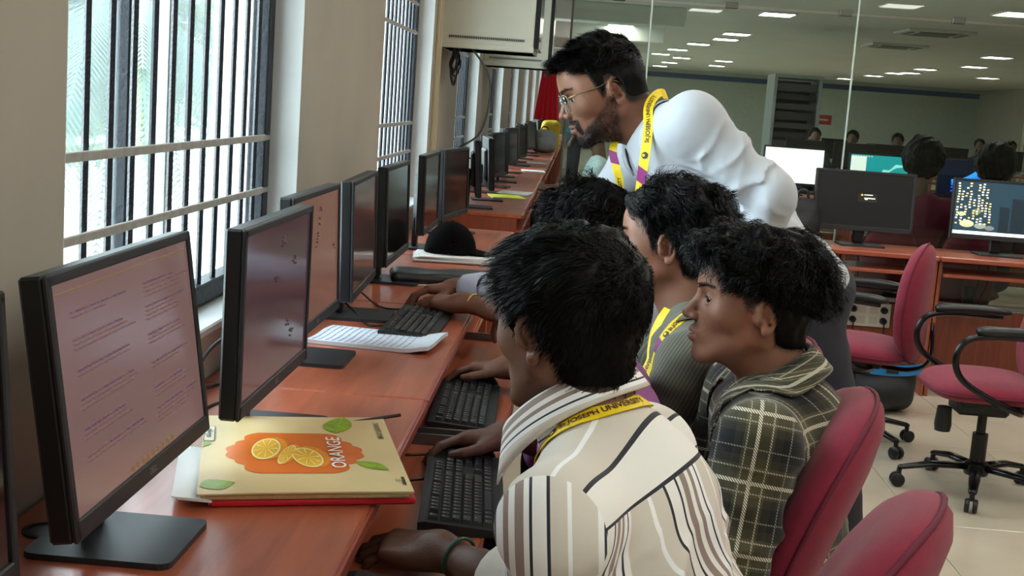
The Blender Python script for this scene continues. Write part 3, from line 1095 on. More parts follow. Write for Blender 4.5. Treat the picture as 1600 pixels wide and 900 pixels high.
# ---- chairs
M_MAROON = mat('maroon_chair_fabric', (126, 18, 46), rough=0.85, var=0.10, vscale=40, bump=0.25, bscale=700, sheen=0.12)
M_PIPE = mat('maroon_piping', (96, 14, 40), rough=0.8)
M_CHROME = mat('black_chair_metal', (20, 20, 22), rough=0.25, metal=0.4, spec=0.6)
def pillow(w, h, df, db, n=48, ex=2.8, taper=0.0, bend=0.0, bow=0.0):
    """upholstered pad in x/z, front towards +y; returns geometry, rim path"""
    a = np.linspace(0, 2*math.pi, n, endpoint=False)
    ca, sa = np.cos(a), np.sin(a)
    ox = np.sign(ca)*np.abs(ca)**(2/ex)*w/2
    oz = np.sign(sa)*np.abs(sa)**(2/ex)*h/2
    ox = ox*(1-taper*(oz/h))
    rings = [(0.02, 1.0), (0.3, 0.99), (0.55, 0.95), (0.75, 0.85), (0.88, 0.66), (0.96, 0.40), (1.0, 0.10), (1.0, -0.10), (0.965, -0.45), (0.88, -0.72), (0.7, -0.9), (0.4, -0.98), (0.02, -1.0)]
    P = []
    for rho, d in rings:
        x = ox*rho; z = oz*rho
        y = (df if d > 0 else db)*d
        y = y+bend*(x/(w/2))**2+bow*((z/(h/2))**2)
        P.append(np.stack([x, y, z], 1))
    P = np.array(P)
    g = G()
    g.grid(P[:, ::-1], closed_v=True)
    m = len(rings)
    g.f.append(tuple(range(n)))
    g.f.append(tuple((m-1)*n+j for j in range(n))[::-1])
    rim = np.stack([ox*1.004, bend*(ox/(w/2))**2+bow*((oz/(h/2))**2)-db*0.12, oz*1.004], 1)
    return g, np.concatenate([rim, rim[:2]])
def xform(g, R, c):
    g.v = [v @ np.asarray(R).T+np.asarray(c) for v in g.v]
    return g
def chair(label, loc, rz, group, arms=True, recline=12.0, back_h=0.54, back_w=0.46, top=0.93, name='office_chair', by=-0.235):
    """faces local +y"""
    t = thing(name, label, 'chair', loc, rz, group)
    R = rotx(math.radians(recline))
    zc = top-back_h/2*math.cos(math.radians(recline))
    yc = by-math.tan(math.radians(recline))*(zc-0.62)
    g, rim = pillow(back_w, back_h, 0.060, 0.055, bend=0.035, bow=-0.012, ex=2.5, taper=0.12)
    b = obj('backrest', xform(g, R, (0, yc, zc)), M_MAROON, t, True)
    obj('piping', G().tube(rim @ R.T+np.array((0, yc, zc)), 0.0045, 6, caps=False), M_PIPE, b, True)
    Rs = np.array([[1, 0, 0], [0, 0, 1], [0, 1, 0.0]])
    g, rim = pillow(0.50, 0.47, 0.045, 0.045, ex=3.2, bow=-0.012)
    s = obj('seat', xform(g, np.array([[-1, 0, 0], [0, 0, 1], [0, 1, 0.0]]), (0, 0.0, 0.435)), M_MAROON, t, True)
    obj('piping', G().tube(rim @ np.array([[-1, 0, 0], [0, 0, 1], [0, 1, 0.0]]).T+np.array((0, 0, 0.435)), 0.0045, 6, caps=False), M_PIPE, s, True)
    obj('seat_plate', G().box((0, 0, 0.378), (0.24, 0.26, 0.03), bev=0.008), M_BLACK, t)
    obj('mechanism', G().box((0, 0.02, 0.345), (0.14, 0.20, 0.05), bev=0.012), M_BLACK, t)
    obj('back_bar', G().tube(bez([(0, -0.08, 0.36), (0, -0.24, 0.36), (0, -0.318, 0.42), (0, yc-0.075, zc-0.08)], 14), 1.0, 8, flat=(0.035, 0.009, (0, 1, 0.6))), M_CHROME, t, True)
    obj('gas_column', G().lathe([(0.030, 0.10), (0.030, 0.24), (0.018, 0.24), (0.018, 0.34)], n=16), M_CHROME, t, 40)
    hub = obj('star_base', G().lathe([(0.045, 0.075), (0.05, 0.09), (0.045, 0.12), (0.03, 0.13)], n=20), M_CHROME, t, 40)
    for k in range(5):
        a = 2*math.pi*k/5+0.3
        d = np.array((math.cos(a), math.sin(a), 0))
        obj('base_leg', G().tube([d*0.03+np.array((0, 0, 0.105)), d*0.18+np.array((0, 0, 0.10)), d*0.29+np.array((0, 0, 0.078)), d*0.30+np.array((0, 0, 0.074))], [1, 0.9, 0.7, 0.6], 8, flat=(0.024, 0.015, (0, 0, 1))), M_CHROME, t, True)
        c = obj('caster', G().tube([d*0.295+np.array((0, 0, 0.075)), d*0.295+np.array((0, 0, 0.045))], 0.010, 8), M_BLACK, t)
        side = np.array((-d[1], d[0], 0))
        for s_ in (-1, 1):
            cc = d*0.300+np.array((0, 0, 0.0275))
            obj('caster_wheel', G().tube([cc+side*s_*0.006, cc+side*s_*0.010, cc+side*s_*0.020, cc+side*s_*0.024], [0.022, 0.027, 0.027, 0.020], 16), M_BLACK, c, 40)
    obj('tilt_knob', G().lathe([(0.0, 0.0), (0.030, 0.004), (0.034, 0.03), (0.028, 0.10), (0.0, 0.105)], (0, 0.15, 0.235), 12), M_BLACK, t, 40)
    if arms:
        for s_ in (-1, 1):
            p = bez([(s_*0.275, -0.12, 0.665), (s_*0.275, 0.06, 0.668), (s_*0.275, 0.175, 0.650), (s_*0.275, 0.215, 0.58), (s_*0.272, 0.185, 0.50), (s_*0.262, 0.07, 0.43), (s_*0.22, -0.06, 0.375), (s_*0.10, -0.09, 0.362)], 36)
            ao = obj('armrest', G().tube(p, 0.0125, 10), M_CHROME, t, True)
            q = bez([(s_*0.275, -0.15, 0.682), (s_*0.275, -0.05, 0.690), (s_*0.275, 0.06, 0.688), (s_*0.275, 0.15, 0.684)], 12)
            obj('arm_pad', G().tube(q, [0.6, 0.9, 1, 1, 1, 0.95, 0.92, 0.95, 1.0, 1.05, 0.95, 0.6], 12, flat=(0.033, 0.018, (0, 0, 1))), M_BLACK, ao, True)
    return t
chair('maroon office chair under the plaid shirt, backrest reclined, seen from its side', (0.300, 2.31, 0), A90-0.10, 'maroon office chairs', arms=False, recline=19, top=0.925, by=-0.150)
chair('maroon office chair cut by the bottom frame edge, empty-backed behind the striped shirt', (0.205, 1.675, 0), A90-0.35, 'maroon office chairs', arms=False, recline=22, top=0.938, by=-0.160)
chair('maroon office chair of the olive shirt, only a corner showing', (0.265, 2.84, 0), A90, 'maroon office chairs', arms=False, recline=8, top=0.915)
chair('empty maroon chair turned sideways by the black-screen monitor', (1.300, 5.64, 0), A90-0.36, 'maroon office chairs', arms=True, recline=1, top=0.915, back_h=0.52, back_w=0.44)
chair('empty maroon chair with loop armrests and star base, at the right edge', (1.665, 4.97, 0), A90, 'maroon office chairs', arms=True, recline=10)
chair('maroon office chair of the white-shirted typist at the window desk', (0.31, 3.30, 0), A90-0.4, 'maroon office chairs', arms=False, recline=6, top=0.78, back_h=0.36, by=-0.20)
for i, x in enumerate((1.93, 2.40, 3.6)):
    chair(['maroon chair behind the glass, seen below the black screen', 'maroon chair behind the glass, seen below the city wallpaper', 'maroon chair behind the glass furthest along'][i], (x, 8.0, 0), 0.0, 'chairs behind the glass', arms=False, recline=4, top=0.84, back_w=0.36)
chair('maroon chair in the far window row holding the pale-shirted person', (0.16, 10.1, 0), A90, 'chairs behind the glass', arms=False)

# ---- keyboards and mice
KW = 0.0188
def key_rows():
    rows = []
    rows.append([(0, 1, 1)]+[(2+i, 1, 1) for i in range(4)]+[(6.5+i, 1, 1) for i in range(4)]+[(11+i, 1, 1) for i in range(4)]+[(15.3+i, 1, 1) for i in range(3)])
    rows.append([(i, 1, 1) for i in range(13)]+[(13, 2, 1)]+[(15.3+i, 1, 1) for i in range(3)]+[(18.6+i, 1, 1) for i in range(4)])
    rows.append([(0, 1.5, 1)]+[(1.5+i, 1, 1) for i in range(12)]+[(13.5, 1.5, 1)]+[(15.3+i, 1, 1) for i in range(3)]+[(18.6+i, 1, 1) for i in range(3)]+[(21.6, 1, 2)])
    rows.append([(0, 1.75, 1)]+[(1.75+i, 1, 1) for i in range(11)]+[(12.75, 2.25, 1)]+[(18.6+i, 1, 1) for i in range(3)])
    rows.append([(0, 2.25, 1)]+[(2.25+i, 1, 1) for i in range(10)]+[(12.25, 2.75, 1)]+[(16.3, 1, 1)]+[(18.6+i, 1, 1) for i in range(3)]+[(21.6, 1, 2)])
    rows.append([(0, 1.25, 1), (1.25, 1.25, 1), (2.5, 1.25, 1), (3.75, 6.25, 1), (10, 1.25, 1), (11.25, 1.25, 1), (12.5, 1.25, 1), (13.75, 1.25, 1)]+[(15.3+i, 1, 1) for i in range(3)]+[(18.6, 2, 1), (20.6, 1, 1)])
    return rows
KEYM = {}
def keyboard(label, loc, rz, group='black keyboards'):
    """long side along local x, far edge +y"""
    t = thing('keyboard', label, 'keyboard', loc, rz, group)
    L, D = 0.455, 0.150
    v = []
    sec = [(-D/2, 0.0), (-D/2, 0.011), (D/2-0.012, 0.022), (D/2, 0.020), (D/2, 0.0)]
    g = G()
    v = [(x, y, z) for x in (-L/2, L/2) for (y, z) in sec]
    f = [tuple(range(5)), tuple(range(5, 10))[::-1]]+[(i, i+5, (i+1) % 5+5, (i+1) % 5) for i in range(5)]
    g.raw(v, f)
    obj('case', g, M_BLACK2, t)
    slope = math.atan2(0.011, D-0.012)
    R = rotx(slope)
    for r, row in enumerate(key_rows()):
        for (kx, kw, kh) in row:
            key = (kw, kh)
            if key not in KEYM:
                w, h = KW*kw-0.0022, KW*kh-0.0022
                a, b = w/2, h/2
                vv = [(-a, -b, 0), (a, -b, 0), (a, b, 0), (-a, b, 0), (-a+.002, -b+.002, 0.0072), (a-.002, -b+.002, 0.0072), (a-.002, b-.002, 0.0078), (-a+.002, b-.002, 0.0078)]
                ff = [(0, 1, 5, 4), (1, 2, 6, 5), (2, 3, 7, 6), (3, 0, 4, 7), (4, 5, 6, 7)]
                KEYM[key] = mesh_of('key', vv, ff, M_KEY)
            o = bpy.data.objects.new('key', KEYM[key])
            COL.objects.link(o)
            o.parent = t
            x = -0.2145+(kx+kw/2)*KW*0.9875
            y = 0.050-(r+(0.0 if r == 0 else 0.12))*KW*0.985-(kh-1)*KW/2
            z = 0.0113+(y+D/2)*math.tan(slope)
            o.location = (x, y, z)
            o.rotation_euler = (slope, 0, 0)
    # lettering strips: one small pale legend per main key
    g = G()
    for r, row in enumerate(key_rows()):
        for (kx, kw, kh) in row:
            if kw > 2.6: continue
            x = -0.2145+(kx+kw/2)*KW*0.9875-0.002
            y = 0.050-(r+(0.0 if r == 0 else 0.12))*KW*0.985-(kh-1)*KW/2+0.0025
            z = 0.0113+(y+D/2)*math.tan(slope)+0.0080
            g.box((x, y, z), (0.0030, 0.0036, 0.0004), R)
    obj('key_legends', g, mat('key_legend_grey', (150, 150, 150), rough=0.6), t)['kind'] = 'stuff'
    return t
TZ = 0.661
keyboard('black keyboard on the tray beside the striped shirt, fully in view', (-0.160, 2.305, TZ), A90+0.075)
keyboard('black keyboard on the tray of the second desk, under the olive-shirted hand', (-0.214, 2.975, TZ), A90+0.03)
keyboard('black keyboard lying on the desk top next to the open notebook', (-0.405, 3.535, MZ), A90-0.02)
keyboard('black keyboard at the bottom edge under the braceleted hand', (-0.215, 1.600, TZ), A90)
def mouse(label, loc, rz):
    t = thing('computer_mouse', label, 'mouse', loc, rz, 'black mice')
    S = SDF((-0.05, -0.075, -0.01), (0.05, 0.075, 0.06), 0.003)
    S.ell((0, -0.008, 0.006), (0.031, 0.056, 0.031), k=0)
    S.ell((0, 0.025, 0.006), (0.028, 0.034, 0.022), k=0.01)
    S.plane_cut((0, 0, 0.001), (0, 0, -1))
    obj('shell', S.mesh(), M_BLACK, t, True)
    obj('scroll_wheel', G().tube([(-0.004, 0.034, 0.026), (0.004, 0.034, 0.026)], 0.008, 12), mat('wheel_grey', (70, 70, 72), rough=0.6), t)
    return t
mouse('black mouse under the hand beside the fully visible keyboard', (-0.178, 2.545, TZ), A90)
mouse('black mouse under the olive-shirted hand', (-0.215, 3.225, TZ), A90)
mouse('black mouse under the hand with the yellow bracelet on the desk', (-0.385, 3.795, MZ), A90)

# ---- wall-mounted network cabinets
M_CAB = mat('cabinet_beige_metal', (200, 198, 182), rough=0.45, var=0.02)
def cabinet(label, y0):
    t = thing('network_cabinet', label, 'cabinet', (-0.77, y0, 1.655), 0, 'wall cabinets')
    D, Wd, H = 0.50, 0.55, 0.72
    obj('body', G().box((D/2, Wd/2, H/2), (D, Wd, H), bev=0.006), M_CAB, t)
    obj('base_lip', G().box((D/2, Wd/2, 0.016), (D+0.006, Wd+0.010, 0.032), bev=0.004), M_CAB, t)
    g = G()
    for i in range(42):
        g.box((0.045+0.0098*i, -0.001, 0.062), (0.0048, 0.006, 0.013))
    obj('vent_slots', g, mat('vent_dark', (30, 30, 28), rough=0.8), t)['kind'] = 'stuff'
    d = obj('door', G().box((D+0.014, Wd/2, H/2+0.012), (0.028, Wd-0.01, H-0.02), bev=0.005), mat('smoked_glass_door', (36, 38, 40), rough=0.15, spec=0.6), t)
    obj('lock', G().tube([(D+0.026, 0.045, 0.075), (D+0.038, 0.045, 0.075)], 0.012, 14), mat('lock_chrome', (190, 190, 188), rough=0.25, metal=0.9), d)
    return t
cabinet('beige wall-mounted network cabinet with vent slots, nearer of the two', 7.0)
cabinet('beige wall-mounted network cabinet partly hidden behind the nearer one', 10.1)
# ------------------------------------------------------------------ people: shared builders
def frame(fwd, up=(0, 0, 1)):
    """columns: right, forward, up"""
    f = unit(fwd)
    r = unit(np.cross(f, up))
    u = np.cross(r, f)
    return np.stack([r, f, u], 1)

SKIN_MAT = attr_mat('skin', rough=0.52, spec=0.35, sss=0.12, bump=0.14, bscale=320)
HAIR_MAT = mat('black_hair', (6, 5, 5), rough=0.48, spec=0.12)
def eye_mat():
    return mat('eye_white', (205, 198, 190), rough=0.15)

def make_head(res=0.0023, neck=(0, -0.06, -0.22), neck_r=0.054, jaw=1.0, nose=1.0, chest=None, lips=1.0, closed=False):
    S = SDF((-0.115, -0.16, min(-0.24, neck[2]-0.05)), (0.115, 0.15, 0.145), res)
    S.ell((0, -0.012, 0.036), (0.0745, 0.096, 0.083), k=0.0)
    S.ell((0, -0.035, 0.012), (0.070, 0.072, 0.074), k=0.02)
    S.ell((0, 0.030, -0.022), (0.0600, 0.062, 0.082), k=0.03)
    for s in (-1, 1):
        S.cap((s*0.050*jaw, -0.004, -0.052), (s*0.022, 0.066, -0.098), 0.021, 0.016, k=0.025)
        S.ell((s*0.041, 0.056, -0.020), (0.022, 0.021, 0.018), k=0.022)
        S.cap((s*0.046, 0.062, 0.024), (s*0.012, 0.082, 0.024), 0.0085, 0.010, k=0.016)
        S.ell((s*0.056, 0.030, 0.005), (0.014, 0.030, 0.040), k=0.03)
    S.ell((0, 0.060, 0.052), (0.052, 0.034, 0.034), k=0.03)
    S.ell((0, 0.074, -0.1015), (0.020, 0.017, 0.015), k=0.018)
    S.ell((0, 0.071, -0.062), (0.030, 0.022, 0.026), k=0.02)
    # eye sockets, lids
    for s in (-1, 1):
        S.ell((s*0.032, 0.094, 0.004), (0.017, 0.013, 0.012), k=0.012, mode='s')
        S.ell((s*0.032, 0.0715, 0.003), (0.0150, 0.0150, 0.0138), k=0.004)
        if not closed:
            S.ell((s*0.0325, 0.0885, 0.0025), (0.0142, 0.0165, 0.0056), k=0.002, mode='s')
    # nose
    S.cap((0, 0.084, 0.016), (0, 0.1075*nose, -0.028), 0.0075, 0.0095, k=0.010)
    S.ell((0, 0.1085*nose, -0.0300), (0.0105, 0.0105, 0.0095), k=0.006)
    for s in (-1, 1):
        S.ell((s*0.0125, 0.097, -0.0335), (0.0080, 0.0100, 0.0078), k=0.006)
        S.ell((s*0.0065, 0.1035, -0.0415), (0.0035, 0.0050, 0.0032), k=0.003, mode='s')
    # mouth
    S.cap((-0.019, 0.0865, -0.0615), (0, 0.0945, -0.0585), 0.0052*lips, 0.0070*lips, k=0.006)
    S.cap((0.019, 0.0865, -0.0615), (0, 0.0945, -0.0585), 0.0052*lips, 0.0070*lips, k=0.006)
    S.cap((-0.017, 0.0855, -0.0690), (0, 0.0930, -0.0720), 0.0050*lips, 0.0075*lips, k=0.006)
    S.cap((0.017, 0.0855, -0.0690), (0, 0.0930, -0.0720), 0.0050*lips, 0.0075*lips, k=0.006)
    S.ell((0, 0.1000, -0.0655), (0.022, 0.0120, 0.0016), k=0.003, mode='s')
    # ears
    for s in (-1, 1):
        R = np.stack([unit((s*0.93, -0.36, 0.0)), unit((s*0.36, 0.93, -0.18)), unit((0, 0.18, 0.98))], 1)
        c = np.array((s*0.0765, -0.016, -0.006))
        def E(a, b, w=0.0):
            return c+R @ np.array((w, a, b))
        S.cap(E(0.008, -0.006, -0.007), E(0.008, 0.012, -0.009), 0.011, k=0.008)
        S.ell(c+R @ np.array((0.0, 0.002, 0.0)), (0.0052, 0.0150, 0.0260), R, k=0.006)
        hel = [(0.016, -0.004), (0.016, 0.012), (0.009, 0.026), (-0.004, 0.031), (-0.014, 0.026), (-0.019, 0.012), (-0.0175, -0.002), (-0.012, -0.016), (-0.004, -0.027)]
        for a, b in zip(hel[:-1], hel[1:]):
            S.cap(E(a[0], a[1], 0.0085), E(b[0], b[1], 0.0085), 0.0042, k=0.0025)
        anti = [(0.002, 0.018), (-0.008, 0.012), (-0.0095, 0.0), (-0.004, -0.011)]
        for a, b in zip(anti[:-1], anti[1:]):
            S.cap(E(a[0], a[1], 0.006), E(b[0], b[1], 0.006), 0.0036, k=0.003)
        S.ell(E(0.0015, -0.028, 0.004), (0.0062, 0.0090, 0.0100), R, k=0.006)
        S.ell(E(0.004, -0.003, 0.0115), (0.0125, 0.0080, 0.0130), R, k=0.002, mode='s')
        S.ell(E(-0.010, 0.017, 0.0125), (0.0075, 0.0045, 0.0080), R, k=0.002, mode='s')
        S.ell(E(0.013, -0.007, 0.006), (0.0045, 0.0045, 0.0065), R, k=0.005)
    # neck
    nk = np.asarray(neck, float)
    S.cap((0, -0.040, -0.030), nk, 0.050, neck_r+0.006, k=0.03)
    S.cap((0, 0.012, -0.085), nk+np.array((0, 0.035, 0.0)), 0.032, 0.034, k=0.03)
    if chest is not None:
        S.cap(nk, chest, neck_r+0.004, neck_r+0.02, k=0.03)
    v, f = S.mesh()
    v = relax(v, f, 1, 0.35)
    return dict(v=v, f=f, n=vnormals(v, f))

def hairline(v, front=0.072, temple=0.040, burn=-0.020, nape=-0.052, shift=0.0):
    """signed height of a point above the hair line (head coordinates)"""
    ys = [-0.13, -0.060, -0.045, -0.034, -0.018, 0.000, 0.006, 0.016, 0.026, 0.036, 0.055, 0.075, 0.11]
    zs = [nape, nape, nape+0.006, -0.020, 0.024, 0.020, burn, burn-0.004, 0.012, temple, front-0.010, front, front+0.008]
    h = np.interp(v[:, 1]+shift, ys, zs)
    return v[:, 2]-h

def skin_colors(H, tone, lipc=None, beard=None, stubble=0.0, brow=1.0, hl=None, seed=1, burn=0.0, fade=0.014):
    v = H['v']
    base = np.array(lin(tone))
    n1 = wob1(v[:, 0], v[:, 1], v[:, 2], 45, seed)
    col = base[None]*(1+0.10*n1[:, None])
    # warmer and a little darker towards cheeks, nose and ears
    red = np.exp(-((np.abs(v[:, 0])-0.075)/0.012)**2)*(np.abs(v[:, 1]+0.012) < 0.035)
    col = col*(1+red[:, None]*np.array([0.10, -0.06, -0.08]))
    lip = np.exp(-((v[:, 2]+0.0655)/0.0085)**4)*(v[:, 1] > 0.083)*ss(0.026, 0.018, np.abs(v[:, 0]))
    lc = np.array(lin(lipc if lipc else (150, 96, 84)))
    col = col*(1-lip[:, None]*0.75)+lc*lip[:, None]*0.75
    dark = np.array(lin((26, 21, 19)))
    # eyebrows
    t = (np.abs(v[:, 0])-0.012)/0.038
    zb = 0.0235+0.006*np.sin(np.clip(t, 0, 1)*2.2)
    b = np.exp(-((v[:, 2]-zb)/(0.0050-0.0018*np.clip(t, 0, 1)))**4)*((t > -0.08) & (t < 1.12))*(v[:, 1] > 0.035)*brow
    b = np.clip(b*(0.85+0.35*wob1(v[:, 0], v[:, 1], v[:, 2], 500, 3)), 0, 1)
    col = col*(1-b[:, None]*0.9)+dark*b[:, None]*0.9
    ex = np.abs(v[:, 0])-0.0325
    # lash line along the upper lid, darker skin round the eye
    lash = np.exp(-((v[:, 2]-(0.0025+0.0058*np.sqrt(np.clip(1-(ex/0.0155)**2, 0, 1))))/0.0015)**2)*(np.abs(ex) < 0.0155)*(v[:, 1] > 0.066)
    sock = np.exp(-(ex/0.019)**4-((v[:, 2]-0.003)/0.0135)**4)*(v[:, 1] > 0.055)
    col = col*(1-0.22*sock[:, None])
    col = col*(1-0.85*lash[:, None])+dark*0.85*lash[:, None]
    if beard is not None:
        m = beard(v)
        m = np.clip(m*(0.95+0.12*wob1(v[:, 0], v[:, 1], v[:, 2], 300, 5)), 0, 1)
        col = col*(1-m[:, None])+dark*m[:, None]
    if hl is not None:
        s = ss(-0.006, fade, hl)
        col = col*(1-s[:, None]*0.93)+dark*s[:, None]*0.93
    H['col'] = col
    H['brow'] = b
    return H

CR_C = np.array((0, -0.014, 0.030)); CR_R = np.array((0.0765, 0.098, 0.088))
def hair_mesh(H, hl, thick, n=5000, seg=7, length=None, comb=None, lift=0.5, grav=0.3, curl=0.0, cf=9.0, lock=0.6,
              lockscale=70.0, width=0.0016, seed=0, lump=0.25):
    """hair shell (scalp pushed out) plus thousands of tapered strands, in head coordinates.
    hl: height above the hair line, thick(v)->shell thickness, length(v)->strand length, comb(p)->preferred direction"""
    rng = np.random.RandomState(seed)
    v, f, nr = H['v'], H['f'], H['n']
    keep = (hl > -0.004) & (thick(v)*ss(-0.004, 0.022, hl) > 0.0030)
    fk = keep[f].all(1)
    used = np.unique(f[fk])
    remap = np.full(len(v), -1); remap[used] = np.arange(len(used))
    up = ss(-0.004, 0.022, hl[used])
    th = thick(v[used])*up
    out = unit_rows(nr[used]*0.5+unit_rows(v[used]-CR_C)*0.5)
    lumpn = wob1(v[used][:, 0], v[used][:, 1], v[used][:, 2], 90, seed+7)
    sv = v[used]+out*(th*(0.72+lump*lumpn)-0.0012*(1-up))[:, None]
    sf = remap[f[fk]]
    for _ in range(2):
        sv = relax(sv, sf, 1, 0.4)
    # strands also grow on the close-cropped scalp that has no shell
    kf = (hl > -0.002)[f].all(1)
    u2 = np.setdiff1d(np.unique(f[kf]), used)
    n_shell = len(sv)
    sv_all = np.concatenate([sv, v[u2]]); out = np.concatenate([out, unit_rows(nr[u2])]); th = np.concatenate([th, np.full(len(u2), 0.001)])
    used = np.concatenate([used, u2])
    w = np.where(hl[used] > 0.0, 1.0, 0)
    L0 = length(v[used])
    w = w*np.clip(L0/0.02, 0.15, 1.5)
    pick = rng.choice(len(used), n, p=w/w.sum())
    p = sv_all[pick]+rng.normal(size=(n, 3))*0.0012
    root = v[used][pick]
    no = out[pick]
    th_r = th[pick]
    L = length(root)*rng.uniform(0.65, 1.15, n)
    d0 = comb(root)
    wv = wob(root, lockscale, seed+1, 2)
    ph = wob(root, lockscale*0.8, seed+2, 1)[:, 0]*4.0
    pts = [p.copy()]
    step = L/seg
    for i in range(seg):
        t = i/seg
        d = comb(p)+no*lift*(1-t)**1.5+np.array((0, 0, -1.0))*grav*t+wv*lock
        d = unit_rows(d+rng.normal(size=(n, 3))*0.10)
        if curl > 0:
            side = unit_rows(np.cross(d, no))
            d = unit_rows(d+curl*(side*np.sin(cf*t+ph)[:, None]+no*np.cos(cf*t+ph)[:, None]))
        p = p+d*step[:, None]
        q = (p-CR_C)/CR_R
        ql = np.linalg.norm(q, axis=1)
        # keep strands outside the scalp
        mn = 1.0+np.clip(th_r*0.72, 0.001, 0.1)/0.085*(1-0.35*t)
        bad = (ql < mn) & (p[:, 2] > -0.03)
        p[bad] = CR_C+(q[bad]/ql[bad][:, None]*mn[bad][:, None])*CR_R
        pts.append(p.copy())
    P = np.stack(pts, 1)                       # n, seg+1, 3
    T = np.gradient(P, axis=1)
    O = unit_rows((P-CR_C).reshape(-1, 3)).reshape(P.shape)
    Wd = np.cross(T, O)
    Wd = Wd/(np.linalg.norm(Wd, axis=2)[..., None]+1e-9)
    tw = rng.uniform(-0.8, 0.8, n)
    Wd = Wd*np.cos(tw)[:, None, None]+O*np.sin(tw)[:, None, None]
    prof = np.interp(np.linspace(0, 1, seg+1), [0, 0.25, 0.7, 1], [0.8, 1, 0.75, 0.12])
    hw = (width*rng.uniform(0.6, 1.3, n))[:, None, None]*prof[None, :, None]*0.5
    A = P-Wd*hw; B = P+Wd*hw
    rv = np.stack([A, B], 2).reshape(-1, 3)
    base = (np.arange(n)*(seg+1)*2)[:, None]+(np.arange(seg)*2)[None]
    base = base.ravel()
    rf = np.stack([base, base+1, base+3, base+2], 1)
    V = np.concatenate([sv, rv]); F = np.concatenate([sf, rf+len(sv)])
    return V, F

def unit_rows(a):
    return a/(np.linalg.norm(a, axis=1)[:, None]+1e-9)

def make_hand(thumb=1, curl=(0.25, 0.45, 0.35), spread=0.05, elbow=(0, -0.25, 0.0), res=0.0024, fore=0.034, thumb_in=0.0, wrist=0.026, arm_len=0.22):
    """hand + forearm in hand coordinates: origin wrist, +y fingers, +z back of the hand, thumb on the +x*thumb side"""
    e = unit(elbow)*arm_len
    lo = np.minimum((-0.075, -0.03, -0.10), e-0.05); hi = np.maximum((0.09, 0.21, 0.055), e+0.05)
    S = SDF(lo, hi, res)
    S.rbox((0, 0.050, -0.002), (0.038, 0.045, 0.0135), 0.012, k=0.0)
    S.ell((thumb*0.024, 0.032, -0.010), (0.019, 0.034, 0.016), k=0.015)
    S.ell((-thumb*0.024, 0.036, -0.009), (0.015, 0.036, 0.014), k=0.015)
    S.cap((0, 0.0, 0), (0, 0.02, -0.001), wrist, 0.026, k=0.02)
    S.cap((0, 0, 0), tuple(e*0.35), wrist, wrist*1.15, k=0.02)
    S.cap(tuple(e*0.35), tuple(e), wrist*1.15, fore*1.12, k=0.02)
    specs = [(0.0275, 0.088, (0.043, 0.026, 0.021), 0.0088), (0.0092, 0.093, (0.047, 0.030, 0.022), 0.0090),
             (-0.0095, 0.089, (0.043, 0.027, 0.021), 0.0086), (-0.0270, 0.080, (0.034, 0.021, 0.019), 0.0078)]
    for i, (x, y, ls, r) in enumerate(specs):
        p = np.array((thumb*x, y, 0.0)); a = 0.0
        yaw = thumb*spread*(1.5-i)
        S.cap((thumb*x*0.6, 0.045, 0.002), p, 0.009, r*1.05, k=0.010)
        rr = r
        for j, l in enumerate(ls):
            a += curl[j]*(1+0.08*i)
            dr = np.array((math.sin(yaw)*math.cos(a), math.cos(yaw)*math.cos(a), -math.sin(a)))
            q = p+dr*l
            S.cap(p, q, rr*1.04, rr*0.90, k=0.003)
            rr *= 0.92
            p = q
    t0 = np.array((thumb*0.030, 0.016, -0.008)); t1 = np.array((thumb*(0.052-thumb_in*0.2), 0.052, -0.020))
    t2 = np.array((thumb*(0.060-thumb_in), 0.084, -0.026)); t3 = np.array((thumb*(0.056-thumb_in*1.6), 0.109, -0.029))
    S.chain([t0, t1], [0.015, 0.0122], 0.012)
    S.chain([t1, t2, t3], [0.0118, 0.0105, 0.0085], 0.003)
    return S.mesh()

def sample_sdf(S, p):
    g = (p-S.lo)/S.h
    g = np.clip(g, 0, np.array(S.d.shape)-1.001)
    i = g.astype(int); t = g-i
    out = 0
    for a in (0, 1):
        for b in (0, 1):
            for c in (0, 1):
                w = (t[:, 0] if a else 1-t[:, 0])*(t[:, 1] if b else 1-t[:, 1])*(t[:, 2] if c else 1-t[:, 2])
                out = out+w*S.d[i[:, 0]+a, i[:, 1]+b, i[:, 2]+c]
    return out
def grad_sdf(S, p):
    e = S.h
    g = np.stack([sample_sdf(S, p+np.eye(3)[k]*e)-sample_sdf(S, p-np.eye(3)[k]*e) for k in range(3)], 1)
    return unit_rows(g)
def snap(S, p, off=0.003, it=8, only_inside=False):
    """move points onto the surface + off"""
    p = np.array(p, float)
    for _ in range(it):
        d = sample_sdf(S, p)-off
        if only_inside:
            d = np.minimum(d, 0)
        d = np.clip(d, -0.03, 0.03)
        p = p-grad_sdf(S, p)*d[:, None]*0.8
    return p, grad_sdf(S, p)

def ribbon(path, normals, width, thick=0.0012):
    P = np.asarray(path); N = unit_rows(np.asarray(normals))
    T = unit_rows(np.gradient(P, axis=0))
    B = unit_rows(np.cross(T, N)); N = np.cross(B, T)
    a = P-B*width/2; b = P+B*width/2
    g = G()
    L = np.stack([a-N*thick/2, b-N*thick/2, b+N*thick/2, a+N*thick/2], 1)
    g.grid(L, closed_v=True)
    return g, (P, T, B, N)

def on_ribbon(tv, fr, s0, lift=0.0015, flip=1):
    """bend flat text (x along, y across) onto a ribbon frame; s0 = arclength of x=0"""
    P, T, B, N = fr
    seg = np.linalg.norm(np.diff(P, axis=0), axis=1)
    S = np.concatenate([[0], np.cumsum(seg)])
    s = np.clip(s0+flip*tv[:, 0], 0, S[-1])
    out = []
    Q = [np.stack([np.interp(s, S, A[:, k]) for k in range(3)], 1) for A in (P, B, N)]
    return Q[0]-flip*Q[1]*tv[:, 1][:, None]+Q[2]*lift

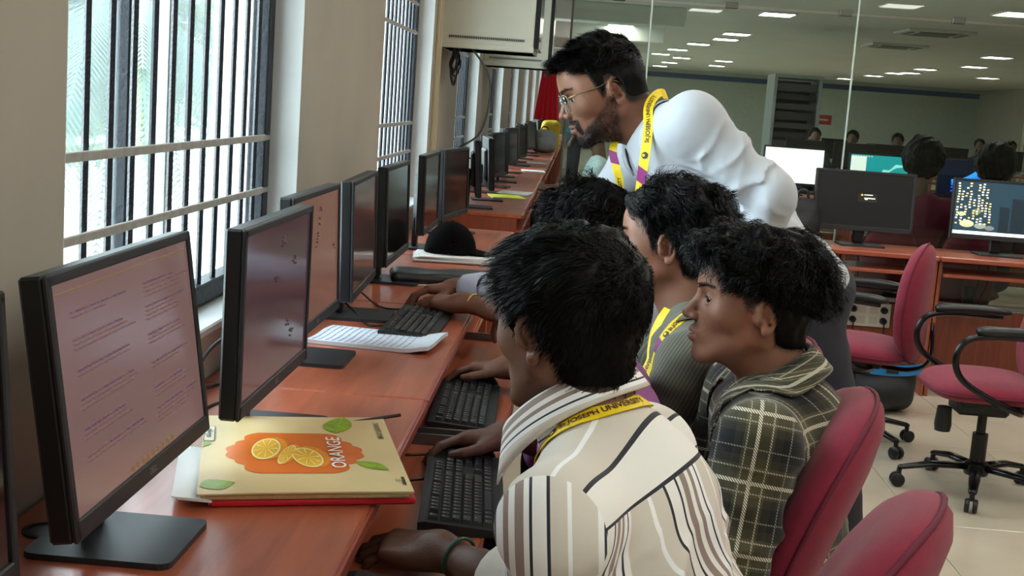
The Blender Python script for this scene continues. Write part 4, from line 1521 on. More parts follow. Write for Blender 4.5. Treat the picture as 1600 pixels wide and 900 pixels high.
def collar_mesh(c, R, rx, ry, stand, leaf_back, leaf_front, gap=0.35, flare=0.02, drop=0.02, spread=0.0, n=56, lean=0.0):
    """turn-down shirt collar. R columns right, forward, up; gap = half opening angle at the front (rad)"""
    th = np.linspace(gap, 2*math.pi-gap, n)      # 0 = forward
    rows = []
    us = []
    for t in th:
        fr = 0.5+0.5*math.cos(t)                 # 1 front .. 0 back
        fr = fr**2
        leaf = leaf_back*(1-fr)+leaf_front*fr
        hs = stand*(1-0.45*fr)
        z0 = -drop*fr
        dr = np.array((math.sin(t), math.cos(t)))
        prof = [(0.0, 0.0), (-0.001, hs*0.5), (-0.002, hs), (0.003, hs+0.004), (0.009, hs+0.001)]
        ang = 1.05
        for q in (0.25, 0.5, 0.75, 1.0):
            prof.append((0.009+flare*q*(1+0.6*fr), hs+0.001-leaf*q))
        row = []
        for (o, z) in prof:
            x = (rx+o)*dr[0]; y = (ry+o)*dr[1]
            # collar points swing out towards the front
            x += spread*fr*max(0, (hs-z))*(1 if t < math.pi else -1)*1.0
            row.append(c+R @ np.array((x, y+lean*z, z0+z)))
        rows.append(row)
    return np.array(rows)

def shirt_sdf(sp, res):
    """torso + sleeves of a shirt in world coordinates"""
    shL, shR, nb, chest, pel = [np.asarray(sp[k], float) for k in ('shL', 'shR', 'nb', 'chest', 'pel')]
    r = unit(shR-shL); up = nb-pel; up = unit(up-r*np.dot(up, r)); fw = np.cross(up, r)
    R = np.stack([r, fw, up], 1)
    pts = [shL, shR, nb, chest, pel]
    for k in ('elL', 'elR', 'cufL', 'cufR'):
        if sp.get(k) is not None:
            pts.append(np.asarray(sp[k], float))
    P = np.array(pts)
    S = SDF(P.min(0)-0.20, P.max(0)+0.17, res)
    w = sp.get('w', 1.0); dp = sp.get('dp', 1.0)
    S.ell(chest, (0.172*w, 0.112*dp, 0.205), R, k=0)
    S.ell(chest*0.45+pel*0.55, (0.158*w, 0.112*dp, 0.20), R, k=0.06)
    S.ell(pel, (0.165*w, 0.120*dp, 0.13), R, k=0.05)
    sr = sp.get('shr', 0.060)
    S.cap(shL, shR, sr, sr, k=0.05)
    S.cap(shL, nb-up*sp.get('trap', 0.045), sr*0.92, 0.056, k=0.04)
    S.cap(shR, nb-up*sp.get('trap', 0.045), sr*0.92, 0.056, k=0.04)
    S.cap(chest*0.5+nb*0.5-fw*0.035, shL*0.6+shR*0.4-fw*0.045-up*0.06, 0.075, 0.07, k=0.06)
    S.cap(chest*0.5+nb*0.5-fw*0.035, shR*0.6+shL*0.4-fw*0.045-up*0.06, 0.075, 0.07, k=0.06)
    ar = sp.get('arm', 0.058)
    for s in 'LR':
        sh, el, cf = np.asarray(sp['sh'+s], float), np.asarray(sp['el'+s], float), sp.get('cuf'+s)
        half = sp.get('half'+s, 1.0)
        S.cap(sh, sh+(el-sh)*half, ar*1.10, ar*0.96, k=0.035)
        if cf is not None:
            cf = np.asarray(cf, float)
            S.cap(el, cf, ar*0.93, ar*0.72, k=0.03)
    if sp.get('folds'):
        S.displace(sp['folds'](sp, R))
    hem = pel-up*sp.get('hem', 0.10)
    S.plane_cut(hem, -up)
    return S, R

def arm_fold(a, b, amp, freq, twist=3.0, seed=0):
    """ring folds on a sleeve between a and b"""
    a = np.asarray(a, float); b = np.asarray(b, float)
    ax = unit(b-a); L = np.linalg.norm(b-a)
    e1 = unit(np.cross(ax, (0.3, 0.5, 0.8))); e2 = np.cross(ax, e1)
    def fn(x, y, z):
        q = np.stack([x-a[0], y-a[1], z-a[2]], 1)
        t = q @ ax
        rad = np.linalg.norm(q-t[:, None]*ax, axis=1)
        th = np.arctan2(q @ e2, q @ e1)
        m = ss(-0.05, 0.03, t)*ss(L+0.05, L-0.02, t)*ss(0.11, 0.08, rad)
        n = wob1(x, y, z, 16, seed)
        return amp*m*(np.sin(freq*t+twist*np.sin(th+seed)+2.5*n)*0.6+np.sin(freq*1.9*t-twist*1.4*np.cos(th*1.0+1.3)+3*n)*0.4)
    return fn

def creases(a, b, up, amp, freq, width=0.11, warp=2.5, seed=0, pinch=None):
    """soft ridged folds running across the direction a->b, fading with distance from that line"""
    a = np.asarray(a, float); b = np.asarray(b, float)
    ax = unit(b-a); L = np.linalg.norm(b-a)
    sd = unit(np.cross(ax, up))
    def fn(x, y, z):
        q = np.stack([x-a[0], y-a[1], z-a[2]], 1)
        t = q @ ax; s = q @ sd
        rad = np.linalg.norm(q-np.clip(t, 0, L)[:, None]*ax, axis=1)
        n = wob1(x, y, z, 9, seed); n2 = wob1(x, y, z, 20, seed+1)
        ph = freq*(t+0.45*s)+warp*n
        ridge = (1-np.abs(np.sin(ph)))**2*2-0.6
        m = ss(-0.04, 0.03, t)*ss(L+0.04, L-0.03, t)*ss(width, width*0.75, rad)*(0.35+0.65*ss(-0.25, 0.35, n2))
        return -amp*m*ridge
    return fn

def trousers_sdf(sp, res=0.011):
    pel = np.asarray(sp['pel'], float)
    pts = np.array([sp[k] for k in ('pel', 'knL', 'knR', 'anL', 'anR')], float)
    S = SDF(pts.min(0)-0.2, pts.max(0)+0.2, res)
    r = unit(np.asarray(sp['shR'], float)-np.asarray(sp['shL'], float))
    r[2] = 0; r = unit(r)
    for s, sg in (('L', -1), ('R', 1)):
        hip = pel+r*sg*0.085-np.array((0, 0, 0.03))
        S.cap(hip, sp['kn'+s], 0.088, 0.064, k=0.04)
        S.cap(sp['kn'+s], sp['an'+s], 0.062, 0.052, k=0.03)
    S.ell(pel-np.array((0, 0, 0.01)), (0.16, 0.15, 0.12), k=0.05)
    S.displace(lambda x, y, z: 0.006*wob1(x, y, z, 18, 4))
    return S.mesh()

def shoe_geo(an, d):
    an = np.asarray(an, float)
    d = unit((d[0], d[1], 0))
    base = np.array((an[0], an[1], 0.0))
    S = SDF(base-0.2, base+np.array((0.25, 0.25, 0.16)), 0.008)
    R = np.stack([np.array((-d[1], d[0], 0)), d, (0, 0, 1)], 1)
    S.ell(base+d*0.05+np.array((0, 0, 0.042)), (0.044, 0.135, 0.040), R, k=0)
    S.ell(base-d*0.02+np.array((0, 0, 0.062)), (0.040, 0.065, 0.052), R, k=0.03)
    S.plane_cut(base+np.array((0, 0, 0.004)), (0, 0, -1))
    return S.mesh()

def hand_frame(wrist, fingers, back):
    y = unit(fingers); z = np.asarray(back, float); z = unit(z-y*np.dot(z, y)); x = np.cross(y, z)
    return np.stack([x, y, z], 1)

def build_person(sp):
    """returns the root; sp holds joints in world coordinates (see the specs below)"""
    pel = np.asarray(sp['pel'], float)
    root = thing('person', sp['label'], 'person', (round(float(pel[0]), 3), round(float(pel[1]), 3), 0.0), 0, sp.get('group'))
    hs = sp.get('hs', 1.0)
    Hc = np.asarray(sp['head'], float)
    R = frame(sp['hfwd'], sp.get('hup', (0, 0, 1)))
    nb = np.asarray(sp['nb'], float)
    nl = R.T @ (nb-Hc)/hs
    ch = R.T @ (np.asarray(sp['chest'], float)-Hc)/hs
    H = make_head(res=sp.get('hres', 0.0025), neck=nl, jaw=sp.get('jaw', 1.0), nose=sp.get('nose', 1.0), neck_r=sp.get('neck_r', 0.050), lips=sp.get('lips', 1.0))
    hl = hairline(H['v'], **sp.get('hairline', {}))
    hlc = hl.copy()
    skin_colors(H, sp['tone'], lipc=sp.get('lipc'), beard=sp.get('beard'), hl=hlc, brow=sp.get('brow', 1.0), fade=sp.get('fade', 0.014))
    toW = lambda v: Hc+hs*(v @ R.T)
    V = [toW(H['v'])]; F = [H['f']]; C = [H['col']]
    n0 = len(V[0])
    # torso core, so that the body goes on under the clothes
    T = SDF(np.minimum(nb, pel)-0.25, np.maximum(nb, pel)+0.2, 0.014)
    T.cap(np.asarray(sp['chest'])*0.7+nb*0.3, pel, 0.085, 0.10, k=0)
    T.cap(nb, sp['chest'], 0.045, 0.09, k=0.03)
    T.cap(sp['shL'], sp['shR'], 0.042, 0.042, k=0.03)
    v, f = T.mesh()
    V.append(v); F.append(f+n0); C.append(np.tile(np.array(lin(sp['tone'])), (len(v), 1))); n0 += len(v)
    for s in 'LR':
        hd = sp.get('hand'+s)
        A = SDF(np.minimum(sp['sh'+s], sp['el'+s])-0.1, np.maximum(sp['sh'+s], sp['el'+s])+0.1, 0.010)
        A.cap(sp['sh'+s], sp['el'+s], 0.043, 0.036, k=0)
        v, f = A.mesh()
        V.append(v); F.append(f+n0); C.append(np.tile(np.array(lin(sp['tone'])), (len(v), 1))); n0 += len(v)
        if hd is None:
            continue
        W = np.asarray(hd['w'], float)
        HR = hand_frame(W, hd['f'], hd['b'])
        el = HR.T @ (np.asarray(sp['el'+s], float)-W)
        th = (-1 if s == 'R' else 1)
        v, f = make_hand(thumb=th, curl=hd.get('curl', (0.25, 0.45, 0.35)), spread=hd.get('spread', 0.06), elbow=el, arm_len=float(np.linalg.norm(el)),
                         res=hd.get('res', 0.0027), thumb_in=hd.get('tin', 0.0), fore=hd.get('fore', 0.036))
        tone = np.array(lin(sp.get('handtone', sp['tone'])))
        c = tone*(1+0.10*wob1(v[:, 0], v[:, 1], v[:, 2], 60, 2))[:, None]
        # nails a little paler
        V.append(W+hd.get('s', 1.0)*(v @ HR.T)); F.append(f+n0); C.append(c); n0 += len(v)
    V = np.concatenate(V); F = np.concatenate(F); C = np.concatenate(C)
    obj('body', (V, F), SKIN_MAT, root, True, world=True, attrs={'col': ('FLOAT_COLOR', C)})
    # eyes
    for s in (-1, 1):
        g = G()
        n = 14
        cc = np.array((s*0.032, 0.0708, 0.003))
        P = []
        for i in range(n+1):
            a = math.pi*i/n
            P.append([cc+0.0128*np.array((math.sin(a)*math.cos(b), math.cos(a), math.sin(a)*math.sin(b))) for b in np.linspace(0, 2*math.pi, 18, endpoint=False)])
        P = np.array(P)
        g.grid(P, closed_v=True)
        vv, ff = g.arrays()
        gz = unit((sp.get('gaze', 0.0), 1.0, -0.05))
        rr = np.linalg.norm(np.cross(vv-cc, gz), axis=1)
        white = np.array(lin((205, 196, 188))); iris = np.array(lin((32, 20, 14)))
        m = ((rr < 0.0072) & ((vv-cc) @ gz > 0))[:, None]
        col = np.where(m, iris, white)
        obj('eye', (toW(vv), ff), attr_mat('eye', rough=0.12, spec=0.6), root, True, world=True, attrs={'col': ('FLOAT_COLOR', col)})
    # hair
    hv, hf = hair_mesh(H, hl, **sp['hair'])
    obj('hair', (toW(hv), hf), HAIR_MAT, root, True, world=True)
    bs = short_strands(H, H['brow'], n=600, L=0.0055, seed=9, width=0.0006, d0=(0, 0.15, 0.25), outw=1.0)
    obj('eyebrows', (toW(bs[0]), bs[1]), HAIR_MAT, root, True, world=True)['kind'] = 'stuff'
    if sp.get('beard_strands'):
        bm = sp['beard'](H['v'])
        bv, bf = short_strands(H, bm, **sp['beard_strands'])
        obj('beard', (toW(bv), bf), HAIR_MAT, root, True, world=True)
    # shirt
    S, TR = shirt_sdf(sp, sp.get('sres', 0.006))
    v, f = S.mesh()
    uv, sl = sp['uvfn'](v, sp, TR) if sp.get('uvfn') else (np.zeros_like(v), np.zeros_like(v))
    so = obj('shirt', (v, f), sp['shirt'], root, True, world=True, attrs={'cloth': ('FLOAT_VECTOR', uv), 'sleeve': ('FLOAT_VECTOR', sl)})
    if sp.get('collar'):
        c = sp['collar']
        RC = frame(c['f'], c['u'])
        L = collar_mesh(np.asarray(c['c'], float), RC, **c['p'])
        sh_ = L[:, 5:].shape
        L[:, 5:] = snap(S, L[:, 5:].reshape(-1, 3), 0.006, it=10, only_inside=True)[0].reshape(sh_)
        g = G().grid(L)
        vv, ff = g.arrays()
        m, n = L.shape[:2]
        d = np.concatenate([np.zeros((m, 1)), np.cumsum(np.linalg.norm(np.diff(L, axis=1), axis=2), axis=1)], 1)
        al = np.concatenate([np.zeros((1, n)), np.cumsum(np.linalg.norm(np.diff(L, axis=0), axis=2), axis=0)], 0)
        k = c.get('uk', (1.0, 0.0, 1.0, 0.0))
        cu = np.stack([k[0]*d+k[1], k[2]*al+k[3], np.ones(d.shape)], -1).reshape(-1, 3)
        co = obj('collar', (vv, ff), sp['shirt'], root, True, world=True, attrs={'cloth': ('FLOAT_VECTOR', np.zeros_like(cu)), 'sleeve': ('FLOAT_VECTOR', cu)})
        so_ = co.modifiers.new('thickness', 'SOLIDIFY')
        so_.thickness = 0.003
        so_.offset = 0
    for s in 'LR':
        if sp.get('cuf'+s) is not None and sp.get('hand'+s) is not None:
            a = np.asarray(sp['cuf'+s], float); e = np.asarray(sp['el'+s], float)
            d = unit(a-e)
            ar = sp.get('arm', 0.058)*0.72+0.003
            g = G().tube([a-d*0.055, a-d*0.045, a+d*0.025, a+d*0.040, a+d*0.041, a+d*0.01], [ar*1.10, ar*1.20, ar*1.08, ar*1.06, ar*0.98, ar*0.9], 20, caps=False)
            vv, ff = g.arrays()
            obj('cuff', (vv, ff), sp['shirt'], root, True, world=True, attrs={'cloth': ('FLOAT_VECTOR', np.zeros_like(vv))})
    v, f = trousers_sdf(sp)
    obj('trousers', (v, f), sp['trousers'], root, True, world=True)
    for s in 'LR':
        v, f = shoe_geo(sp['an'+s], np.asarray(sp['kn'+s], float)-pel)
        obj('shoe', (v, f), mat('shoe_black', (24, 22, 22), rough=0.45), root, True, world=True)
    return root, S, toW, H

def short_strands(H, mask, n=900, L=0.006, seed=3, width=0.0009, d0=(0, 0.25, -0.9), outw=0.0):
    rng = np.random.RandomState(seed)
    w = np.clip(mask-0.3, 0, 1)
    pick = rng.choice(len(w), n, p=w/w.sum())
    p = H['v'][pick]; no = H['n'][pick]
    d = unit_rows(no*(0.7 if outw == 0 else 0.35)+np.array(d0)+np.outer(np.sign(p[:, 0]), (outw, -0.4*outw, 0))+rng.normal(size=(n, 3))*(0.35 if outw == 0 else 0.2))
    q = p+d*(L*rng.uniform(0.5, 1.2, n))[:, None]
    side = unit_rows(np.cross(d, no+rng.normal(size=(n, 3))*0.3))*width*0.5
    V = np.stack([p-side, p+side, q+side*0.3, q-side*0.3], 1).reshape(-1, 3)
    b = np.arange(n)*4
    return V, np.stack([b, b+1, b+2, b+3], 1)

def lanyard(root, S, pts, nhint=None, n=60, width=0.021, texts=(), purple=(), free=False, label=None, label_text='St.JOSEPH UNIVERSITY', tsize=0.0135, inside_only=True, emblem=()):
    P = bez(pts, n)
    if not free:
        P, N = snap(S, P, 0.004, only_inside=inside_only)
        for _ in range(2):
            P[1:-1] = P[1:-1]*0.5+0.25*(P[:-2]+P[2:])
    if free or nhint is not None:
        N = np.tile(np.asarray(nhint, float), (n, 1))
    g, fr = ribbon(P, N, width)
    yel = mat('lanyard_yellow', (238, 205, 18), rough=0.55, bump=0.05, bscale=900)
    o = obj('lanyard', g, yel, root, None, world=True)
    if label: o['label'] = label
    dark = mat('lanyard_print', (70, 18, 40), rough=0.6)
    pur = mat('lanyard_purple', (140, 25, 110), rough=0.55)
    seg = np.linalg.norm(np.diff(fr[0], axis=0), axis=1).sum()
    for (t, flip) in texts:
        tv, tf = text_mesh(label_text, tsize, 0.0003)
        tv = tv.copy()
        tv[:, 1] -= tsize*0.35
        V = on_ribbon(tv, fr, t*seg, 0.0016, flip)
        obj('lettering', (V, tf), dark, o, None, world=True)
    for (t0, t1) in purple:
        k = np.linspace(t0*seg, t1*seg, 8)
        gp = np.array([[s, w] for s in k for w in (-width/2*1.01, width/2*1.01)])
        gp[:, 0] += gp[:, 1]*0.5
        V = on_ribbon(np.concatenate([gp, np.zeros((len(gp), 1))], 1), fr, 0.0, 0.0013, 1)
        f = [(2*i, 2*i+1, 2*i+3, 2*i+2) for i in range(7)]
        obj('purple_band', (V, f), pur, o, None, world=True)
    for t in emblem:
        a = np.linspace(0, 2*math.pi, 20, endpoint=False)
        ring = np.stack([np.cos(a)*width*0.33, np.sin(a)*width*0.33, a*0], 1)
        V = on_ribbon(ring, fr, t*seg, 0.0016, 1)
        obj('emblem', (V, [tuple(range(20))]), mat('emblem_dark', (40, 42, 30), rough=0.6), o, None, world=True)
        dot = ring*0.45
        dot[:, 1] -= width*0.12
        V = on_ribbon(dot, fr, t*seg, 0.0020, 1)
        obj('emblem_shield', (V, [tuple(range(20))]), mat('lanyard_yellow', (238, 205, 18)), o, None, world=True)
    return o, fr

def cloth_nodes(name, rough=0.8):
    m = bpy.data.materials.new(name)
    m.use_nodes = True
    nt = m.node_tree
    p = nt.nodes['Principled BSDF']
    p.inputs['Roughness'].default_value = rough
    p.inputs['Specular IOR Level'].default_value = 0.2
    p.inputs['Sheen Weight'].default_value = 0.15
    a = nt.nodes.new('ShaderNodeAttribute')
    a.attribute_name = 'cloth'
    sep = nt.nodes.new('ShaderNodeSeparateXYZ')
    nt.links.new(a.outputs['Vector'], sep.inputs[0])
    MATS[name] = m
    b = nt.nodes.new('ShaderNodeAttribute')
    b.attribute_name = 'sleeve'
    sb = nt.nodes.new('ShaderNodeSeparateXYZ')
    nt.links.new(b.outputs['Vector'], sb.inputs[0])
    isl = nmath(nt, 'GREATER_THAN', sb.outputs[2], 0.0)
    return m, nt, p, sep, sb, isl

def nmix(nt, fac, a, b, col=True):
    mx = nt.nodes.new('ShaderNodeMix')
    mx.data_type = 'RGBA' if col else 'FLOAT'
    i = (6, 7, 2) if col else (2, 3, 0)
    nt.links.new(fac, mx.inputs[0]); nt.links.new(a, mx.inputs[i[0]]); nt.links.new(b, mx.inputs[i[1]])
    return mx.outputs[i[2]]

def nmath(nt, op, a, b=None, c=None):
    n = nt.nodes.new('ShaderNodeMath')
    n.operation = op
    for i, q in enumerate((a, b, c)):
        if q is None:
            continue
        if isinstance(q, (int, float)):
            n.inputs[i].default_value = q
        else:
            nt.links.new(q, n.inputs[i])
    return n.outputs[0]

def nramp(nt, fac, stops, const=True):
    r = nt.nodes.new('ShaderNodeValToRGB')
    cr = r.color_ramp
    cr.interpolation = 'CONSTANT' if const else 'LINEAR'
    while len(cr.elements) > 1:
        cr.elements.remove(cr.elements[-1])
    for i, (pos, c) in enumerate(stops):
        e = cr.elements[0] if i == 0 else cr.elements.new(pos)
        e.position = pos
        e.color = (*c, 1) if len(c) == 3 else c
    nt.links.new(fac, r.inputs[0])
    return r.outputs[0]

def fabric_bump(nt, p, scale=700.0, strength=0.15):
    tc = nt.nodes.new('ShaderNodeTexCoord')
    n = nt.nodes.new('ShaderNodeTexNoise')
    n.inputs['Scale'].default_value = scale
    nt.links.new(tc.outputs['Object'], n.inputs['Vector'])
    b = nt.nodes.new('ShaderNodeBump')
    b.inputs['Strength'].default_value = strength
    b.inputs['Distance'].default_value = 0.002
    nt.links.new(n.outputs['Fac'], b.inputs['Height'])
    nt.links.new(b.outputs[0], p.inputs['Normal'])

def stripe_cloth():
    m, nt, p, sep, sb, isl = cloth_nodes('striped_shirt_cloth', 0.75)
    u = nmath(nt, 'FRACT', nmath(nt, 'DIVIDE', nmix(nt, isl, sep.outputs[0], sb.outputs[0], False), 0.135))
    W = lin((238, 235, 228)); B = lin((213, 204, 190)); D = lin((46, 48, 55)); T = lin((150, 132, 122)); L = lin((244, 243, 240))
    stops = [(0, B), (0.17, L), (0.21, B), (0.36, D), (0.392, W), (0.52, D), (0.548, W), (0.60, T), (0.68, W), (0.74, T), (0.79, L), (0.86, D), (0.885, L), (0.94, B)]
    c = nramp(nt, u, stops)
    t = nmath(nt, 'MULTIPLY_ADD', sep.outputs[1], 4.0, 0.4)
    k = lambda s: 0.4+4.0*s
    y = nramp(nt, t, [(0, B), (k(-0.06), L), (k(-0.048), T), (k(-0.03), B), (k(0.028), L), (k(0.034), B), (k(0.070), D), (k(0.076), W), (k(0.127), D)])
    isy = nmath(nt, 'MULTIPLY', nmath(nt, 'LESS_THAN', sep.outputs[1], 0.132), nmath(nt, 'GREATER_THAN', sep.outputs[1], -0.10))
    isy = nmath(nt, 'MULTIPLY', isy, nmath(nt, 'SUBTRACT', 1.0, isl))
    nt.links.new(nmix(nt, isy, c, y), p.inputs['Base Color'])
    fabric_bump(nt, p)
    return m

def plaid_cloth():
    m, nt, p, sep, sb, isl = cloth_nodes('plaid_shirt_cloth', 0.85)
    U_ = nmix(nt, isl, sep.outputs[0], sb.outputs[0], False)
    V_ = nmix(nt, isl, sep.outputs[1], sb.outputs[1], False)
    def band(s, per, off):
        t = nmath(nt, 'FRACT', nmath(nt, 'DIVIDE', nmath(nt, 'ADD', s, off), per))
        O = lin((84, 80, 56)); K = lin((20, 20, 23)); G_ = lin((50, 48, 36))
        base = nramp(nt, t, [(0, O), (0.30, G_), (0.42, K), (0.74, G_), (0.86, O)])
        line = nramp(nt, t, [(0, (0, 0, 0)), (0.08, (1, 1, 1)), (0.135, (0, 0, 0)), (0.24, (.5, .5, .5)), (0.26, (0, 0, 0)), (0.62, (.35, .35, .35)), (0.64, (0, 0, 0)), (0.90, (.6, .6, .6)), (0.925, (0, 0, 0))])
        return base, line
    b1, l1 = band(U_, 0.118, 3.0)
    b2, l2 = band(V_, 0.118, 3.02)
    mx = nt.nodes.new('ShaderNodeMix')
    mx.data_type = 'RGBA'
    mx.inputs[0].default_value = 0.5
    nt.links.new(b1, mx.inputs[6]); nt.links.new(b2, mx.inputs[7])
    # woven lines: diagonal twill breaks them up
    tw = nmath(nt, 'FRACT', nmath(nt, 'MULTIPLY', nmath(nt, 'ADD', U_, V_), 210.0))
    tw = nmath(nt, 'GREATER_THAN', tw, 0.42)
    ln = nmath(nt, 'MULTIPLY', nmath(nt, 'MAXIMUM', l1, l2), tw)
    m2 = nt.nodes.new('ShaderNodeMix')
    m2.data_type = 'RGBA'
    nt.links.new(ln, m2.inputs[0])
    nt.links.new(mx.outputs[2], m2.inputs[6])
    m2.inputs[7].default_value = (*lin((222, 216, 196)), 1)
    nt.links.new(m2.outputs[2], p.inputs['Base Color'])
    fabric_bump(nt, p, 900, 0.2)
    return m

def rib_cloth():
    m, nt, p, sep, sb, isl = cloth_nodes('olive_ribbed_cloth', 0.85)
    u = nmath(nt, 'FRACT', nmath(nt, 'DIVIDE', nmix(nt, isl, sep.outputs[0], sb.outputs[0], False), 0.0072))
    c = nramp(nt, u, [(0, lin((96, 95, 82))), (0.42, lin((116, 114, 100))), (0.70, lin((82, 81, 70)))])
    nt.links.new(c, p.inputs['Base Color'])
    fabric_bump(nt, p, 500, 0.2)
    return m

def torso_uv(kind):
    """cloth coordinates in metres: u across, v along the body; sleeves wrap round the arm"""
    def fn(v, sp, R):
        nb = np.asarray(sp['nb'], float)
        q = (v-nb) @ R                              # right, forward, up
        sides = ['L', 'R']
        u = q[:, 0].copy(); w = q[:, 2].copy(); reg = np.zeros(len(v))
        su = np.zeros(len(v)); sv_ = np.zeros(len(v)); sw = np.full(len(v), -1.0)
        if kind == 'stripe':
            ms = (np.asarray(sp['shL'], float)+np.asarray(sp['shR'], float))/2
            qm = (v-ms) @ R
            arc = sp.get('yr', 0.095)*np.arctan2(-qm[:, 1], qm[:, 2]+0.03)
            u = u*1.05+0.02+0.01*np.sin(q[:, 2]*30)
        for s in sides:
            sh = np.asarray(sp['sh'+s], float); el = np.asarray(sp['el'+s], float)
            cf = sp.get('cuf'+s)
            segs = [(sh, el, 0.0)]
            if cf is not None:
                segs.append((el, np.asarray(cf, float), float(np.linalg.norm(el-sh))))
            best = np.full(len(v), 9.0)
            uu = np.zeros(len(v)); ww = np.zeros(len(v)); tt = np.zeros(len(v))
            for a, b, l0 in segs:
                ax = unit(b-a); L = np.linalg.norm(b-a)
                p_ = v-a
                t = p_ @ ax
                tc = np.clip(t, 0, L)
                d = np.linalg.norm(p_-tc[:, None]*ax, axis=1)
                e1 = unit(np.cross(ax, R[:, 1])); e2 = np.cross(ax, e1)
                th = np.arctan2(p_ @ e2, p_ @ e1)
                m = d < best
                best = np.where(m, d, best); uu = np.where(m, th*0.058, uu); ww = np.where(m, t+l0, ww); tt = np.where(m, t+l0, tt)
            # distance to the torso axis decides between sleeve and body
            ms = (np.asarray(sp['shL'], float)+np.asarray(sp['shR'], float))/2
            out = ((v-ms) @ R[:, 0])*(-1 if s == 'L' else 1)
            lim = float(np.linalg.norm(np.asarray(sp['shR'], float)-np.asarray(sp['shL'], float)))/2
            wt = np.minimum(np.maximum(out-(lim+sp.get('seam', -0.012)), tt-0.17), (0.092-best))
            if True:
                ax = unit(el-sh); ef = R[:, 1]-ax*np.dot(R[:, 1], ax)
                uu = np.where(tt < np.linalg.norm(el-sh)-0.01, (v-sh) @ unit(ef), uu)
            m = wt > sw
            su = np.where(m, uu+0.31, su); sv_ = np.where(m, ww, sv_); sw = np.maximum(sw, wt)
        if kind == 'stripe':
            return np.stack([u, arc, w], 1), np.stack([su, sv_, sw], 1)
        return np.stack([u, w, reg], 1), np.stack([su, sv_, sw], 1)
    return fn
# ------------------------------------------------------------------ the people
def comb_back(v):
    return unit_rows(np.stack([v[:, 0]*2.0, np.full(len(v), -0.6), -v[:, 2]*2.0+0.05], 1))

# --- man in the striped shirt (front)
def p1_folds(sp, R):
    f1 = arm_fold(sp['shL'], sp['elL'], 0.003, 42, 2.2, 1)
    k1 = creases(sp['shL'], sp['elL'], R[:, 1], 0.004, 48, 0.12, 2.5, 3)
    k2 = creases(np.asarray(sp['chest'])+R[:, 2]*0.04, sp['pel'], R[:, 1], 0.005, 30, 0.24, 3.0, 7)
    nb = np.asarray(sp['nb'], float)
    def fn(x, y, z):
        q = np.stack([x-nb[0], y-nb[1], z-nb[2]], 1) @ R
        pleat = 0.004*np.sin(q[:, 0]*58+2.0*wob1(x, y, z, 9, 2))*ss(-0.09, -0.20, q[:, 2])*ss(0.03, -0.05, q[:, 1])
        drape = 0.005*wob1(x, y, z, 14, 3)*ss(-0.05, -0.18, q[:, 2])
        return f1(x, y, z)+pleat+drape+k1(x, y, z)+k2(x, y, z)-0.003
    return fn
def p1_stubble(v):
    a = ss(-0.028, -0.055, v[:, 2]-0.25*np.maximum(0, 0.03-v[:, 1]))*ss(-0.15, -0.115, v[:, 2])*ss(-0.03, 0.0, v[:, 1])
    return 0.45*a
P1 = dict(label='seated person in a beige striped shirt with yellow lanyard, back turned, nearest the camera',
    head=(0.006, 1.762, 1.088), hfwd=(-0.70, 0.72, -0.10), hs=1.03, nb=(0.062, 1.725, 0.965), tone=(116, 82, 64), hres=0.0024,
    shL=(0.015, 1.535, 0.875), shR=(0.135, 1.850, 0.890), chest=(0.125, 1.685, 0.765), pel=(0.275, 1.625, 0.52), w=0.98, dp=1.05, shr=0.058, trap=0.022, seam=0.028,
    elL=(0.030, 1.70, 0.690), elR=(0.10, 2.00, 0.66), cufL=(-0.035, 1.775, 0.700), cufR=(0.02, 1.95, 0.61), arm=0.064,
    handL=dict(w=(-0.160, 1.885, 0.705), f=(-0.93, 0.30, -0.10), b=(0.0, -0.25, 0.95), curl=(0.35, 0.45, 0.3), tin=0.01, fore=0.040),
    handR=dict(w=(-0.03, 1.92, 0.600), f=(-1, -0.1, -0.1), b=(0, 0, 1), curl=(0.3, 0.5, 0.4), res=0.004),
    handtone=(92, 62, 48), knL=(-0.06, 1.66, 0.52), knR=(-0.02, 1.95, 0.52), anL=(-0.05, 1.66, 0.09), anR=(-0.02, 1.95, 0.09),
    hairline=dict(front=0.075, nape=-0.080, burn=-0.012), beard=p1_stubble, sres=0.0048, folds=p1_folds, uvfn=torso_uv('stripe'), yoff=0.02,
    hair=dict(thick=lambda v: 0.005+0.025*ss(-0.03, 0.07, v[:, 2])+0.002*ss(0.02, 0.08, v[:, 1]), n=15000, seg=5,
              length=lambda v: 0.010+0.024*ss(-0.01, 0.07, v[:, 2])+0.004*ss(0.03, 0.09, v[:, 1]),
              comb=lambda p: unit_rows(np.stack([p[:, 0]*1.5, 0.55+0*p[:, 0], -0.35-0.4*ss(0.06, -0.02, p[:, 2])], 1)), lift=0.65, grav=0.15, lock=0.45, lockscale=60, width=0.0011, seed=11),
    collar=dict(c=(0.020, 1.765, 0.975), f=(-0.86, 0.42, -0.42), u=(-0.36, 0.20, 0.92),
                p=dict(rx=0.074, ry=0.094, stand=0.036, leaf_back=0.038, leaf_front=0.080, gap=0.55, flare=0.016, drop=0.03, spread=0.2), uk=(1.15, 0.030, 1, 0)))

